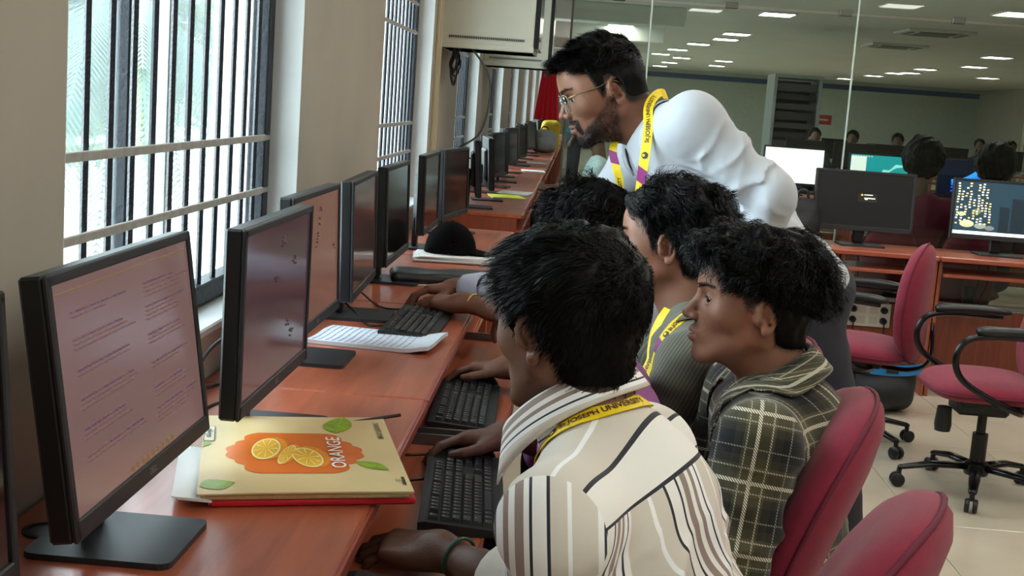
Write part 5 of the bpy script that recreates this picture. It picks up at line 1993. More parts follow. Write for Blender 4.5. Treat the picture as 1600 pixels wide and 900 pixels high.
# --- man in the plaid shirt
def p2_folds(sp, R):
    f1 = arm_fold(sp['shL'], sp['elL'], 0.0035, 45, 2.5, 5)
    k1 = creases(sp['shL'], sp['elL'], R[:, 1], 0.004, 45, 0.12, 2.5, 13)
    k2 = creases(np.asarray(sp['chest'])+R[:, 2]*0.10, sp['pel'], R[:, 1], 0.004, 30, 0.24, 3.0, 17)
    def fn(x, y, z):
        return f1(x, y, z)+0.004*wob1(x, y, z, 15, 8)+k1(x, y, z)+k2(x, y, z)-0.003
    return fn
def p2_beard(v):
    m = np.exp(-((v[:, 2]+0.050)/0.006)**2)*ss(0.028, 0.02, np.abs(v[:, 0]))*(v[:, 1] > 0.075)*(v[:, 1] < 0.108)
    c = np.exp(-((v[:, 2]+0.100)/0.012)**2-(v[:, 0]/0.02)**2)*(v[:, 1] > 0.06)
    return np.clip(0.42*m+0.25*c, 0, 1)
P2 = dict(label='seated person in a dark olive plaid shirt, head in profile, on the reclined maroon chair',
    head=(0.337, 2.318, 1.060), hfwd=(-0.995, -0.03, 0.07), hs=1.0, nb=(0.408, 2.325, 0.925), tone=(140, 97, 76), hres=0.0021,
    shL=(0.345, 2.130, 0.845), shR=(0.365, 2.515, 0.855), chest=(0.412, 2.325, 0.745), pel=(0.450, 2.31, 0.50),
    trap=0.065, elL=(0.315, 2.075, 0.610), elR=(0.30, 2.56, 0.60), cufL=(0.135, 2.15, 0.600), cufR=(0.12, 2.48, 0.60), arm=0.060,
    handL=dict(w=(0.075, 2.17, 0.600), f=(-1, 0.1, -0.1), b=(0, 0, 1), res=0.004), handR=dict(w=(0.06, 2.46, 0.60), f=(-1, -0.1, -0.1), b=(0, 0, 1), res=0.004),
    knL=(0.24, 2.07, 0.50), knR=(0.24, 2.56, 0.50), anL=(0.20, 2.05, 0.09), anR=(0.20, 2.58, 0.09), lipc=(158, 104, 94), gaze=-0.38, fade=0.016,
    hairline=dict(front=0.060, temple=0.038, burn=-0.004, nape=-0.070), beard=p2_beard, sres=0.0052, folds=p2_folds, uvfn=torso_uv('plain'), brow=1.0,
    hair=dict(thick=lambda v: 0.0025+0.005*ss(-0.015, -0.05, v[:, 1])+0.033*ss(0.020, 0.065, v[:, 2]+0.30*np.maximum(0, -v[:, 1]-0.03))+0.006*ss(0.02, 0.08, v[:, 1]), n=12000, seg=8,
              length=lambda v: 0.005+0.046*ss(0.016, 0.050, v[:, 2]+0.30*np.maximum(0, -v[:, 1]-0.03)),
              comb=lambda p: unit_rows(np.stack([p[:, 0]*6, 0.9*np.sign(p[:, 1]+0.02)*ss(0.0, 0.06, np.abs(p[:, 1]+0.02))+0.15, -0.35-0.9*ss(0.10, 0.03, p[:, 2])], 1)),
              lift=0.6, grav=0.45, curl=0.8, cf=9.0, lock=0.7, lockscale=75, width=0.0012, seed=21, lump=0.35),
    collar=dict(c=(0.392, 2.325, 0.938), f=(-0.94, 0.0, -0.34), u=(-0.34, 0, 0.94),
                p=dict(rx=0.072, ry=0.074, stand=0.026, leaf_back=0.046, leaf_front=0.075, gap=0.5, flare=0.022, drop=0.03, spread=0.3), uk=(1, 0.01, 1, 0.03)))

# --- man in the olive ribbed shirt
def p3_folds(sp, R):
    f1 = arm_fold(sp['shL'], sp['elL'], 0.006, 40, 2.5, 9)
    return lambda x, y, z: f1(x, y, z)+0.007*wob1(x, y, z, 15, 12)-0.003
P3 = dict(label='seated person in a grey-olive ribbed shirt with lanyard, between the striped and plaid shirts',
    head=(0.220, 2.83, 1.112), hfwd=(-0.95, 0.30, -0.06), hs=1.03, nb=(0.282, 2.81, 0.965), tone=(132, 92, 72), hres=0.003,
    shL=(0.275, 2.615, 0.885), shR=(0.325, 2.995, 0.90), chest=(0.315, 2.805, 0.80), pel=(0.40, 2.80, 0.52),
    elL=(0.16, 2.56, 0.68), elR=(0.10, 3.10, 0.705), cufL=(0.03, 2.66, 0.68), cufR=(-0.02, 3.15, 0.70), arm=0.060,
    handL=dict(w=(-0.03, 2.70, 0.69), f=(-1, 0.1, -0.1), b=(0, 0, 1), res=0.004),
    handR=dict(w=(-0.125, 3.195, 0.725), f=(-0.96, 0.14, -0.12), b=(0.0, 0.25, 0.95), curl=(0.30, 0.35, 0.25), spread=0.10),
    handtone=(112, 76, 60), knL=(0.02, 2.68, 0.52), knR=(0.02, 2.95, 0.52), anL=(0.05, 2.68, 0.09), anR=(0.05, 2.95, 0.09),
    hairline=dict(front=0.066, nape=-0.075, burn=-0.018), sres=0.006, folds=p3_folds, uvfn=torso_uv('plain'),
    hair=dict(thick=lambda v: 0.005+0.020*ss(0.00, 0.07, v[:, 2])+0.006*ss(-0.02, -0.09, v[:, 1]), n=11000, seg=7,
              length=lambda v: 0.012+0.040*ss(0.00, 0.055, v[:, 2]+0.5*np.maximum(0, -v[:, 1]-0.02)),
              comb=lambda p: unit_rows(np.stack([p[:, 0]*5, -0.75+0*p[:, 0], -0.20-0.6*ss(0.10, 0.0, p[:, 2])], 1)),
              lift=0.6, grav=0.35, curl=0.55, cf=8.0, lock=0.7, lockscale=60, width=0.0013, seed=31, lump=0.3),
    collar=dict(c=(0.275, 2.81, 0.962), f=(-0.92, 0.12, -0.36), u=(-0.36, 0, 0.93),
                p=dict(rx=0.072, ry=0.076, stand=0.024, leaf_back=0.044, leaf_front=0.080, gap=0.75, flare=0.026, drop=0.045, spread=0.5)))

# --- person at the desk-top keyboard
P4 = dict(label='seated person in a pale shirt, both hands by the keyboard on the desk top',
    head=(0.050, 3.32, 1.068), hfwd=(-0.86, 0.42, -0.28), hs=1.0, nb=(0.125, 3.29, 0.940), tone=(120, 84, 66), hres=0.0045,
    shL=(0.040, 3.185, 0.855), shR=(0.225, 3.50, 0.872), chest=(0.19, 3.32, 0.77), pel=(0.36, 3.28, 0.52), w=0.92, dp=0.9,
    elL=(-0.050, 3.53, 0.790), elR=(-0.06, 3.63, 0.870), cufL=None, halfL=0.62, cufR=(-0.27, 3.83, 0.825), arm=0.054,
    handL=dict(w=(-0.295, 3.70, 0.800), f=(-0.95, 0.30, -0.06), b=(0.0, -0.2, 0.97), curl=(0.22, 0.30, 0.25), spread=0.04, fore=0.040),
    handR=dict(w=(-0.335, 3.90, 0.812), f=(-0.92, -0.30, -0.06), b=(0.0, 0.1, 0.97), curl=(0.35, 0.5, 0.4)),
    handtone=(120, 76, 58), knL=(-0.02, 3.36, 0.52), knR=(0.02, 3.58, 0.52), anL=(-0.02, 3.36, 0.09), anR=(0.02, 3.58, 0.09),
    hairline=dict(front=0.070, nape=-0.07), sres=0.0065, folds=lambda sp, R: (lambda x, y, z: arm_fold(sp['elR'], sp['cufR'], 0.006, 60, 2.0, 4)(x, y, z)+0.006*wob1(x, y, z, 16, 3)),
    hair=dict(thick=lambda v: 0.008+0.022*ss(0.00, 0.07, v[:, 2]), n=5000, seg=7, length=lambda v: 0.018+0.050*ss(0.0, 0.06, v[:, 2]),
              comb=lambda p: unit_rows(np.stack([p[:, 0]*4, 0.55+0*p[:, 0], -0.35+0*p[:, 0]], 1)), lift=0.6, grav=0.35, curl=0.6, cf=9, lock=0.8, lockscale=70, width=0.0024, seed=41, lump=0.3),
    collar=dict(c=(0.118, 3.29, 0.942), f=(-0.78, 0.42, -0.43), u=(-0.40, 0.2, 0.9), p=dict(rx=0.070, ry=0.072, stand=0.026, leaf_back=0.042, leaf_front=0.07, gap=0.5)))

# --- person hidden behind the striped shirt
P5 = dict(label='crouching person in a pink-purple shirt, mostly hidden behind the striped shirt, hand on the mouse',
    head=(0.020, 2.385, 1.020), hfwd=(-0.90, 0.40, -0.18), hs=1.0, nb=(0.075, 2.37, 0.885), tone=(120, 84, 66), hres=0.0045,
    shL=(0.045, 2.205, 0.800), shR=(0.115, 2.535, 0.835), chest=(0.085, 2.375, 0.71), pel=(0.075, 2.38, 0.50), w=0.86, dp=0.8,
    elL=(0.04, 2.20, 0.64), elR=(0.075, 2.62, 0.685), cufL=(-0.01, 2.30, 0.60), cufR=(-0.005, 2.565, 0.695), arm=0.054,
    handL=dict(w=(-0.04, 2.34, 0.60), f=(-1, 0.1, -0.1), b=(0, 0, 1), res=0.004),
    handR=dict(w=(-0.092, 2.520, 0.725), f=(-0.98, 0.02, -0.12), b=(0.0, 0.15, 0.97), curl=(0.30, 0.35, 0.25), spread=0.10),
    handtone=(92, 60, 46), knL=(-0.22, 2.29, 0.44), knR=(-0.22, 2.50, 0.44), anL=(-0.05, 2.30, 0.09), anR=(-0.05, 2.50, 0.09),
    hairline=dict(front=0.07, nape=-0.07), sres=0.008, folds=lambda sp, R: (lambda x, y, z: 0.006*wob1(x, y, z, 16, 3)),
    hair=dict(thick=lambda v: 0.006+0.012*ss(0.00, 0.07, v[:, 2]), n=2500, seg=5, length=lambda v: 0.014+0.020*ss(0.0, 0.06, v[:, 2]),
              comb=lambda p: unit_rows(np.stack([p[:, 0]*4, 0.5+0*p[:, 0], -0.4+0*p[:, 0]], 1)), lift=0.6, grav=0.3, width=0.0026, seed=51))

# --- standing man leaning in
def p6_beard(v):
    x, y, z = np.abs(v[:, 0]), v[:, 1], v[:, 2]
    edge = np.interp(y, [-0.02, 0.0, 0.02, 0.045, 0.065, 0.08, 0.1], [0.00, -0.005, -0.030, -0.052, -0.066, -0.080, -0.085])
    jawm = ss(0.006, -0.012, z-edge)*ss(-0.142, -0.125, z)*ss(-0.020, -0.004, y)
    must = np.exp(-((z+0.0505)/0.0062)**4)*ss(0.034, 0.024, x)*(y > 0.070)*(y < 0.1075)
    side = ss(0.018, 0.026, x)*ss(0.036, 0.030, x)*ss(-0.040, -0.050, z)*ss(-0.10, -0.08, z)*(y > 0.06)
    soul = np.exp(-((z+0.084)/0.008)**2-(x/0.010)**2)*(y > 0.06)
    lipz = np.exp(-((z+0.0655)/0.0085)**4)*ss(0.022, 0.016, x)*(y > 0.08)
    fade = 0.60+0.40*ss(0.02, 0.065, y)
    return np.clip(np.maximum.reduce([jawm*fade, must, side, soul])*(1-lipz), 0, 0.97)
def p6_folds(sp, R):
    f1 = arm_fold(sp['shL'], sp['elL'], 0.0022, 55, 2.6, 14)
    f2 = arm_fold(sp['elL'], sp['cufL'], 0.003, 60, 2.2, 15)
    k1 = creases(np.asarray(sp['shL'])+0.25*(np.asarray(sp['elL'])-np.asarray(sp['shL'])), sp['elL'], R[:, 1], 0.005, 42, 0.12, 2.6, 23)
    k2 = creases(np.asarray(sp['shL'])*0.5+np.asarray(sp['chest'])*0.5, np.asarray(sp['pel'])*0.6+np.asarray(sp['chest'])*0.4-R[:, 0]*0.1, R[:, 0], 0.005, 34, 0.22, 3.0, 27)
    k3 = creases(sp['elL'], sp['cufL'], R[:, 1], 0.004, 55, 0.10, 2.2, 29)
    nb = np.asarray(sp['nb'], float)
    def fn(x, y, z):
        q = np.stack([x-nb[0], y-nb[1], z-nb[2]], 1) @ R
        drape = 0.004*np.sin(q[:, 2]*40+q[:, 0]*30+3*wob1(x, y, z, 8, 5))*ss(-0.08, -0.2, q[:, 2])
        return f2(x, y, z)+drape+k1(x, y, z)+k2(x, y, z)+k3(x, y, z)+0.002*wob1(x, y, z, 22, 6)-0.002
    return fn
P6 = dict(label='standing person in a white shirt and glasses leaning over the seated group',
    head=(0.056, 3.385, 1.437), hfwd=(-0.915, -0.16, -0.37), hup=(-0.10, 0, 1), hs=1.08, nb=(0.205, 3.40, 1.345), tone=(128, 86, 66), hres=0.0023,
    shL=(0.285, 3.225, 1.368), shR=(0.185, 3.585, 1.275), chest=(0.325, 3.40, 1.225), pel=(0.610, 3.42, 0.965), shr=0.070, w=1.04, dp=1.05, trap=0.022,
    elL=(0.488, 3.185, 1.205), elR=(0.05, 3.66, 1.03), cufL=(0.440, 3.23, 1.00), cufR=(-0.06, 3.72, 0.88), arm=0.062,
    handL=dict(w=(0.425, 3.245, 0.94), f=(-0.3, 0.1, -0.95), b=(0.9, -0.3, -0.2), res=0.004), handR=dict(w=(-0.10, 3.74, 0.83), f=(-0.7, 0.2, -0.6), b=(-0.4, 0.1, 0.8), res=0.004),
    knL=(0.76, 3.34, 0.50), knR=(0.74, 3.56, 0.50), anL=(0.83, 3.33, 0.09), anR=(0.80, 3.58, 0.09), hem=0.13,
    hairline=dict(front=0.072, temple=0.046, burn=-0.012, nape=-0.050), beard=p6_beard, beard_strands=dict(n=5000, L=0.0045, width=0.0007), sres=0.0055, folds=p6_folds, brow=1.0, lipc=(120, 74, 66), gaze=-0.2, fade=0.010,
    hair=dict(thick=lambda v: 0.0036+0.011*ss(0.028, 0.085, v[:, 2])+0.006*ss(0.03, 0.09, v[:, 1])*ss(0.04, 0.07, v[:, 2]), n=11000, seg=6,
              length=lambda v: 0.004+0.026*ss(0.035, 0.085, v[:, 2])+0.012*ss(0.03, 0.09, v[:, 1])*ss(0.04, 0.07, v[:, 2]),
              comb=lambda p: unit_rows(np.stack([p[:, 0]*4, 0.75+0*p[:, 0], 0.05-0.3*ss(0.09, 0.02, p[:, 2])], 1)),
              lift=0.8, grav=0.15, curl=0.35, cf=8, lock=0.55, lockscale=75, width=0.0013, seed=61, lump=0.3),
    collar=dict(c=(0.185, 3.40, 1.345), f=(-0.72, -0.04, -0.69), u=(-0.69, 0.06, 0.72),
                p=dict(rx=0.070, ry=0.074, stand=0.030, leaf_back=0.042, leaf_front=0.075, gap=0.42, flare=0.014, drop=0.02, spread=0.15)))

WHITE_SHIRT = mat('white_shirt_cloth', (178, 181, 186), rough=0.8, bump=0.1, bscale=500, sheen=0.1)
LAV_SHIRT = mat('pale_lavender_cloth', (205, 205, 222), rough=0.8, bump=0.1, bscale=500)
PINK_SHIRT = mat('pink_purple_cloth', (168, 98, 158), rough=0.8, bump=0.1, bscale=500)
DARK_TROUSERS = mat('dark_trouser_cloth', (38, 38, 46), rough=0.85, var=0.1, vscale=30)
for sp, sh in ((P1, stripe_cloth()), (P2, plaid_cloth()), (P3, rib_cloth()), (P4, LAV_SHIRT), (P5, PINK_SHIRT), (P6, WHITE_SHIRT)):
    sp['shirt'] = sh
    sp['trousers'] = DARK_TROUSERS
# ------------------------------------------------------------------ put the people in
def glasses(root, toW):
    m = mat('clear_glasses_frame', (118, 108, 92), rough=0.25, spec=0.6)
    t = thing('eyeglasses', None, None, (0, 0, 0))
    t.parent = root
    t.location = (0, 0, 0)
    for s in (-1, 1):
        a = np.linspace(0, 2*math.pi, 33)
        e = 3.2
        P = np.stack([s*0.034+np.sign(np.cos(a))*np.abs(np.cos(a))**(2/e)*0.0265, 0.099-0.0*a-0.004*(np.cos(a)*s > 0)*np.abs(np.cos(a)), -0.003+np.sign(np.sin(a))*np.abs(np.sin(a))**(2/e)*0.0215], 1)
        o = obj('lens_rim', G().tube(toW(P), 0.0015, 8, caps=False), m, t, True, world=True)
        L = np.concatenate([toW(P[:-1]*np.array((1, 1, 1))), toW(np.array([[s*0.034, 0.0985, -0.003]]))])
        obj('lens', (L, [(i, (i+1) % 32, 32) for i in range(32)]), glass_mat('spectacle_lens', (240, 246, 246), power=1.0), t, None, world=True)
        arm = np.array([(s*0.061, 0.094, 0.010), (s*0.0735, 0.070, 0.013), (s*0.0795, 0.02, 0.014), (s*0.0815, -0.012, 0.020), (s*0.080, -0.035, 0.008)])
        obj('temple', G().tube(toW(bez(arm, 16)), 0.0016, 8), mat('brass_temple', (140, 122, 84), rough=0.3, metal=0.7), t, True, world=True)
    obj('bridge', G().tube(toW(bez([(-0.009, 0.1015, 0.004), (0, 0.1065, 0.008), (0.009, 0.1015, 0.004)], 8)), 0.0018, 8), m, t, True, world=True)
    return t

def button(root, p, n, m):
    n = unit(n)
    obj('button', G().tube([np.asarray(p), np.asarray(p)+n*0.002], 0.005, 12), m, root, None, world=True)

def bracelet(label, name, p, d, r, col, cat='bracelet', tr=0.003):
    d = unit(d)
    e1 = unit(np.cross(d, (0, 0, 1))); e2 = np.cross(d, e1)
    a = np.linspace(0, 2*math.pi, 29)
    P = np.array([np.cos(t)*e1*r+np.sin(t)*e2*r for t in a])
    o = obj(name, G().tube(P, tr, 8, caps=False), col, None, True, loc=tuple(p))
    tag(o, label, cat)
    return o

r1, S1_, W1, H1 = build_person(P1)
RC = frame(P1['collar']['f'], P1['collar']['u'])
cc = np.asarray(P1['collar']['c'], float)
def round_neck(cc, RC, rx, ry, z0, z1, a0, a1, n=9):
    """path under a collar; angle 0 = front, positive to the wearer's right"""
    out = []
    for t in np.linspace(a0, a1, n):
        fr = (0.5+0.5*math.cos(t))**2
        out.append(cc+RC @ np.array((math.sin(t)*rx, math.cos(t)*ry, z0*(1-fr)+z1*fr)))
    return out
lanyard(r1, S1_, round_neck(cc, RC, 0.108, 0.128, -0.004, -0.06, -0.9, -5.4, 11), n=80, width=0.024, texts=((0.33, 1),), purple=((0.02, 0.10), (0.9, 0.98)), label='yellow lanyard with maroon lettering', emblem=(0.16,), inside_only=False)
r2_, S2_, W2, H2 = build_person(P2)
r3, S3_, W3, H3 = build_person(P3)
RC3 = frame(P3['collar']['f'], P3['collar']['u']); c3 = np.asarray(P3['collar']['c'], float)
lanyard(r3, S3_, [(0.30, 2.72, 1.0), (0.269, 2.70, 0.973), (0.245, 2.68, 0.943), (0.227, 2.66, 0.91), (0.189, 2.66, 0.827), (0.159, 2.66, 0.753)], nhint=(-0.6, -0.75, 0.25), n=60, width=0.021, texts=((0.16, -1), (0.76, -1)), purple=((0.44, 0.54),), label='yellow and purple lanyard', emblem=(0.385,), tsize=0.012)
lanyard(r3, S3_, [(0.24, 2.77, 0.96), (0.219, 2.75, 0.914), (0.194, 2.72, 0.861), (0.176, 2.70, 0.815), (0.158, 2.67, 0.755)], nhint=(-0.6, -0.75, 0.25), n=50, width=0.020, texts=((0.62, -1),), tsize=0.012)
r4, S4_, W4, H4 = build_person(P4)
r5, S5_, W5, H5 = build_person(P5)
r6, S6_, W6, H6 = build_person(P6)
glasses(r6, W6)
RC6 = frame(P6['collar']['f'], P6['collar']['u']); c6 = np.asarray(P6['collar']['c'], float)
lanyard(r6, S6_, [(0.225, 3.40, 1.440), (0.198, 3.355, 1.438), (0.177, 3.315, 1.405), (0.178, 3.27, 1.352), (0.174, 3.25, 1.271), (0.170, 3.25, 1.19), (0.168, 3.25, 1.06)], nhint=(-0.35, -0.93, 0.1), n=70, width=0.026, texts=((0.30, -1),), purple=((0.60, 0.68),), label='yellow and purple lanyard with dark lettering', emblem=(0.53,), tsize=0.0155)
lanyard(r6, S6_, [(0.125, 3.42, 1.36), (0.097, 3.37, 1.295), (0.109, 3.36, 1.242), (0.124, 3.36, 1.188), (0.13, 3.33, 1.06)], nhint=(-0.45, -0.88, 0.1), n=60, width=0.022, texts=((0.72, -1),), purple=((0.30, 0.40),), tsize=0.014)
# forehead mark of the standing man
obj('forehead_mark', G().tube(W6(np.array([(0, 0.0915, 0.046), (0, 0.0925, 0.040), (0, 0.0925, 0.034)])), [0.0012, 0.003, 0.0012], 8), mat('forehead_paste', (214, 150, 60), rough=0.7), r6, True, world=True)
bracelet('dark green bead bracelet on the wrist at the bottom edge', 'bracelet', (-0.128, 1.858, 0.7045), (-0.16-0.03, 1.885-1.70, 0.015), 0.031, mat('green_beads', (20, 80, 60), rough=0.3))
bracelet('yellow thread bracelet on the wrist by the desk-top keyboard', 'bracelet', (-0.262, 3.684, 0.800), (-0.245, 0.17, 0.01), 0.030, mat('yellow_thread', (225, 180, 40), rough=0.7), tr=0.0025)

# ---- simpler people far behind
def far_person(label, loc, rz, shirt, group, seated=True, res=0.012, sit=0.45, hairr=0.105):
    """local: faces +y, origin on the floor under the hips"""
    t = thing('person', label, 'person', loc, rz, group)
    z = sit+0.08 if seated else 0.95
    B = SDF((-0.12, -0.14, z+0.40), (0.12, 0.16, z+0.90), res*0.7)
    hc = np.array((0, 0.035, z+0.655))
    B.ell(hc+np.array((0, 0, 0.02)), (0.074, 0.094, 0.10), k=0)
    B.ell(hc+np.array((0, 0.03, -0.04)), (0.056, 0.062, 0.075), k=0.03)
    B.cap(hc+np.array((0, 0.09, 0.0)), hc+np.array((0, 0.105, -0.03)), 0.009, 0.012, k=0.012)
    for s in (-1, 1):
        B.ell(hc+np.array((s*0.077, -0.01, -0.005)), (0.010, 0.018, 0.03), k=0.008)
    B.cap(hc+np.array((0, -0.03, -0.05)), (0, -0.02, z+0.46), 0.05, 0.055, k=0.03)
    v1, f1 = B.mesh()
    A = SDF((-0.36, -0.2, z-0.05), (0.36, 0.56, z+0.5), res)
    hands = []
    for s in (-1, 1):
        e = np.array((s*0.24, 0.06, z+0.17)) if seated else np.array((s*0.25, -0.02, z+0.15))
        w = np.array((s*0.14, 0.33, z+0.20)) if seated else np.array((s*0.25, 0.06, z-0.03))
        A.cap(e, w, 0.036, 0.026, k=0.01)
        d = unit(w-e)
        A.cap(w, w+d*0.09, 0.030, 0.022, k=0.02)
        for q in (-1.5, -0.5, 0.5, 1.5):
            A.cap(w+d*0.08+np.array((q*0.014, 0, 0)), w+d*0.16+np.array((q*0.017, 0, -0.015)), 0.012, 0.010, k=0.004)
    v2, f2 = A.mesh()
    V = np.concatenate([v1, v2]); F = np.concatenate([f1, f2+len(v1)])
    obj('body', (V, F), mat('far_skin', (104, 74, 58), rough=0.55), t, True)
    Hh = SDF((-0.18, -0.20, z+0.47), (0.18, 0.18, z+0.90), res*0.7)
    Hh.ell(hc+np.array((0, -0.025, 0.045)), (hairr*0.88, hairr*1.0, hairr*0.95), k=0)
    Hh.ell(hc+np.array((0, 0.085, -0.03)), (0.09, 0.07, 0.075), k=0.02, mode='s')
    Hh.displace(lambda x, y, zz: 0.008*wob1(x, y, zz, 70, 3))
    obj('hair', Hh.mesh(), HAIR_MAT, t, True)
    Sh = SDF((-0.36, -0.24, z-0.18), (0.36, 0.34, z+0.56), res)
    Sh.ell((0, -0.01, z+0.30), (0.175, 0.115, 0.20), k=0)
    Sh.ell((0, 0, z+0.08), (0.16, 0.12, 0.20), k=0.05)
    Sh.cap((-0.17, -0.01, z+0.40), (0.17, -0.01, z+0.40), 0.06, k=0.05)
    for s in (-1, 1):
        Sh.cap((s*0.18, -0.01, z+0.40), (s*0.24, 0.06, z+0.19) if seated else (s*0.25, -0.02, z+0.17), 0.058, 0.05, k=0.03)
        if seated:
            Sh.cap((s*0.24, 0.06, z+0.19), (s*0.20, 0.18, z+0.20), 0.05, 0.045, k=0.03)
    Sh.displace(lambda x, y, zz: 0.005*wob1(x, y, zz, 20, 5))
    obj('shirt', Sh.mesh(), shirt, t, True)
    Tr = SDF((-0.26, -0.2, 0.02), (0.26, 0.62, z+0.1), res*1.1)
    for s in (-1, 1):
        if seated:
            Tr.cap((s*0.09, 0.0, z-0.02), (s*0.11, 0.42, sit+0.04), 0.085, 0.065, k=0.03)
            Tr.cap((s*0.11, 0.42, sit+0.04), (s*0.11, 0.42, 0.10), 0.06, 0.05, k=0.02)
        else:
            Tr.cap((s*0.09, 0.0, z-0.02), (s*0.10, 0.02, 0.10), 0.085, 0.055, k=0.03)
    obj('trousers', Tr.mesh(), DARK_TROUSERS, t, True)
    for s in (-1, 1):
        S_ = SDF((s*0.105-0.08, -0.12, -0.01), (s*0.105+0.08, 0.66, 0.14), 0.012)
        y = 0.46 if seated else 0.06
        S_.ell((s*0.105, y, 0.045), (0.045, 0.13, 0.05), k=0)
        S_.plane_cut((0, 0, 0.005), (0, 0, -1))
        obj('shoe', S_.mesh(), mat('shoe_black', (24, 22, 22)), t, True)
    return t
M_MSHIRT = mat('maroon_shirt_cloth', (104, 26, 52), rough=0.85)
far_person('person in a maroon shirt facing the blue screen behind the glass', (2.13, 8.02, 0), -0.45, M_MSHIRT, 'people behind the glass', hairr=0.145)
far_person('dark-haired person behind the glass above the city wallpaper', (2.585, 8.05, 0), 0.1, mat('dark_shirt_cloth', (40, 34, 44), rough=0.85), 'people behind the glass', hairr=0.14)
far_person('person standing in a dark teal shirt far down the window aisle', (-0.02, 15.8, 0), A90, mat('teal_shirt_cloth', (32, 56, 62), rough=0.85), 'people in the far aisle', seated=False)
far_person('person in a pale checked shirt seated by the far window row', (0.17, 10.05, 0), A90, mat('pale_check_cloth', (196, 214, 216), rough=0.85, var=0.2, vscale=60), 'people in the far aisle')
M_W2 = mat('far_white_cloth', (170, 172, 170), rough=0.85)
M_D2 = mat('far_dark_cloth', (52, 54, 60), rough=0.85)
fp = far_person('seated student far off in the hall, dark shirt', (3.34, 18.4, 0), math.pi, M_D2, 'distant students', res=0.02)
for (x, y, rz, lab) in ((4.05, 19.2, 2.8, 'seated student far off in the hall, dark shirt'), (5.6, 21.5, 3.0, 'seated student far off in the hall, dark shirt'), (6.9, 22.5, 2.9, 'seated student far off in the hall, dark shirt')):
    dup(fp, (x, y, 0), rz, lab, 'distant students')
fw_ = far_person('seated student far off in the hall, pale shirt', (4.80, 19.6, 0), 2.9, M_W2, 'distant students', res=0.02)
for (x, y, rz) in ((3.9, 22.0, 3.0), (7.6, 23.0, 3.2)):
    dup(fw_, (x, y, 0), rz, 'seated student far off in the hall, pale shirt', 'distant students')
fs = far_person('standing student far off, head showing above the white shirt', (1.95, 25.0, 0), 2.9, M_D2, 'distant students', seated=False, res=0.02)
dup(fs, (2.35, 25.2, 0), 3.3, 'standing student far off, head showing above the white shirt', 'distant students')
dup(fs, (0.66, 15.5, 0), 3.3, 'standing student seen just behind the bespectacled head', 'distant students')
# ------------------------------------------------------------------ small things on the desks
# orange drawing book on a red folder
e1 = np.array((0.951, 0.309, 0)); e2 = np.array((-0.255, 0.967, 0))
B0 = np.array((-0.531, 1.845, 0.0))
BW, BL = 0.335, 0.470          # along e1, along e2
BR = np.stack([e1, e2, (0, 0, 1)], 1)
def on_book(a, b, z):           # a along e1, b along e2 (metres)
    return BR @ np.array((a, b, z))
fold = thing('plastic_folder', 'red plastic folder lying under the orange book', 'folder', tuple(B0+np.array((0, 0, 0.7505))))
g = G()
c = on_book(BW/2+0.012, BL/2-0.010, 0.005)
g.box(c, (BW-0.015, BL-0.03, 0.010), BR, bev=0.003)
obj('cover', g, mat('red_folder_plastic', (196, 22, 40), rough=0.3), fold)
obj('sheets', G().box(on_book(BW/2+0.008, BL/2-0.010, 0.005), (BW-0.02, BL-0.04, 0.006), BR), mat('paper_white', (228, 228, 226), rough=0.8), fold)
book = thing('drawing_book', 'large cream drawing book with orange fruit cover on the near desk', 'book', tuple(B0+np.array((0, 0, 0.7615))))
n = 20
def sag(a, b):
    return 0.012+0.003*math.sin(a*9+b*5)*0.6+0.006*(abs(b-BL)/BL < 0.02)*0
P = np.array([[on_book(a, b, sag(a, b)) for b in np.linspace(0, BL, n)] for a in np.linspace(0, BW, n)])
g = G()
g.grid(P)
Q = P.copy(); Q[:, :, 2] -= 0.0025
g.grid(Q[:, ::-1])
rim = lambda A: np.concatenate([A[:, 0], A[-1, 1:], A[::-1, -1][1:], A[0, ::-1][1:]])
g.grid(np.stack([rim(Q), rim(P)], 0))
obj('cover', g, mat('cream_cover', (222, 196, 142), rough=0.42, var=0.05, vscale=6), book, 30)
obj('page_block', G().box(on_book(BW/2, BL/2, 0.0045), (BW-0.012, BL-0.012, 0.009), BR, bev=0.002), mat('page_edges', (214, 190, 140), rough=0.8, bump=0.4, bscale=300), book)
g = G()
for i, (da, dz) in enumerate(((0.0, 0.006), (0.006, 0.004), (0.010, 0.002))):
    g.box(on_book(-0.012+da, 0.14, dz), (0.05, 0.28, 0.0015), BR @ roty(0.12))
obj('loose_sheet', g, mat('paper_white', (228, 228, 226)), book)
def print_poly(name, pts, m, lift, par=book):
    """flat print on the cover; pts in (a, b) metres, fan from the centroid"""
    pts = np.asarray(pts, float)
    c = pts.mean(0)
    V = [on_book(c[0], c[1], sag(*c)+lift)]+[on_book(a, b, sag(a, b)+lift) for a, b in pts]
    k = len(pts)
    return obj(name, (np.array(V), [(0, i+1, (i+1) % k+1) for i in range(k)]), m, par)
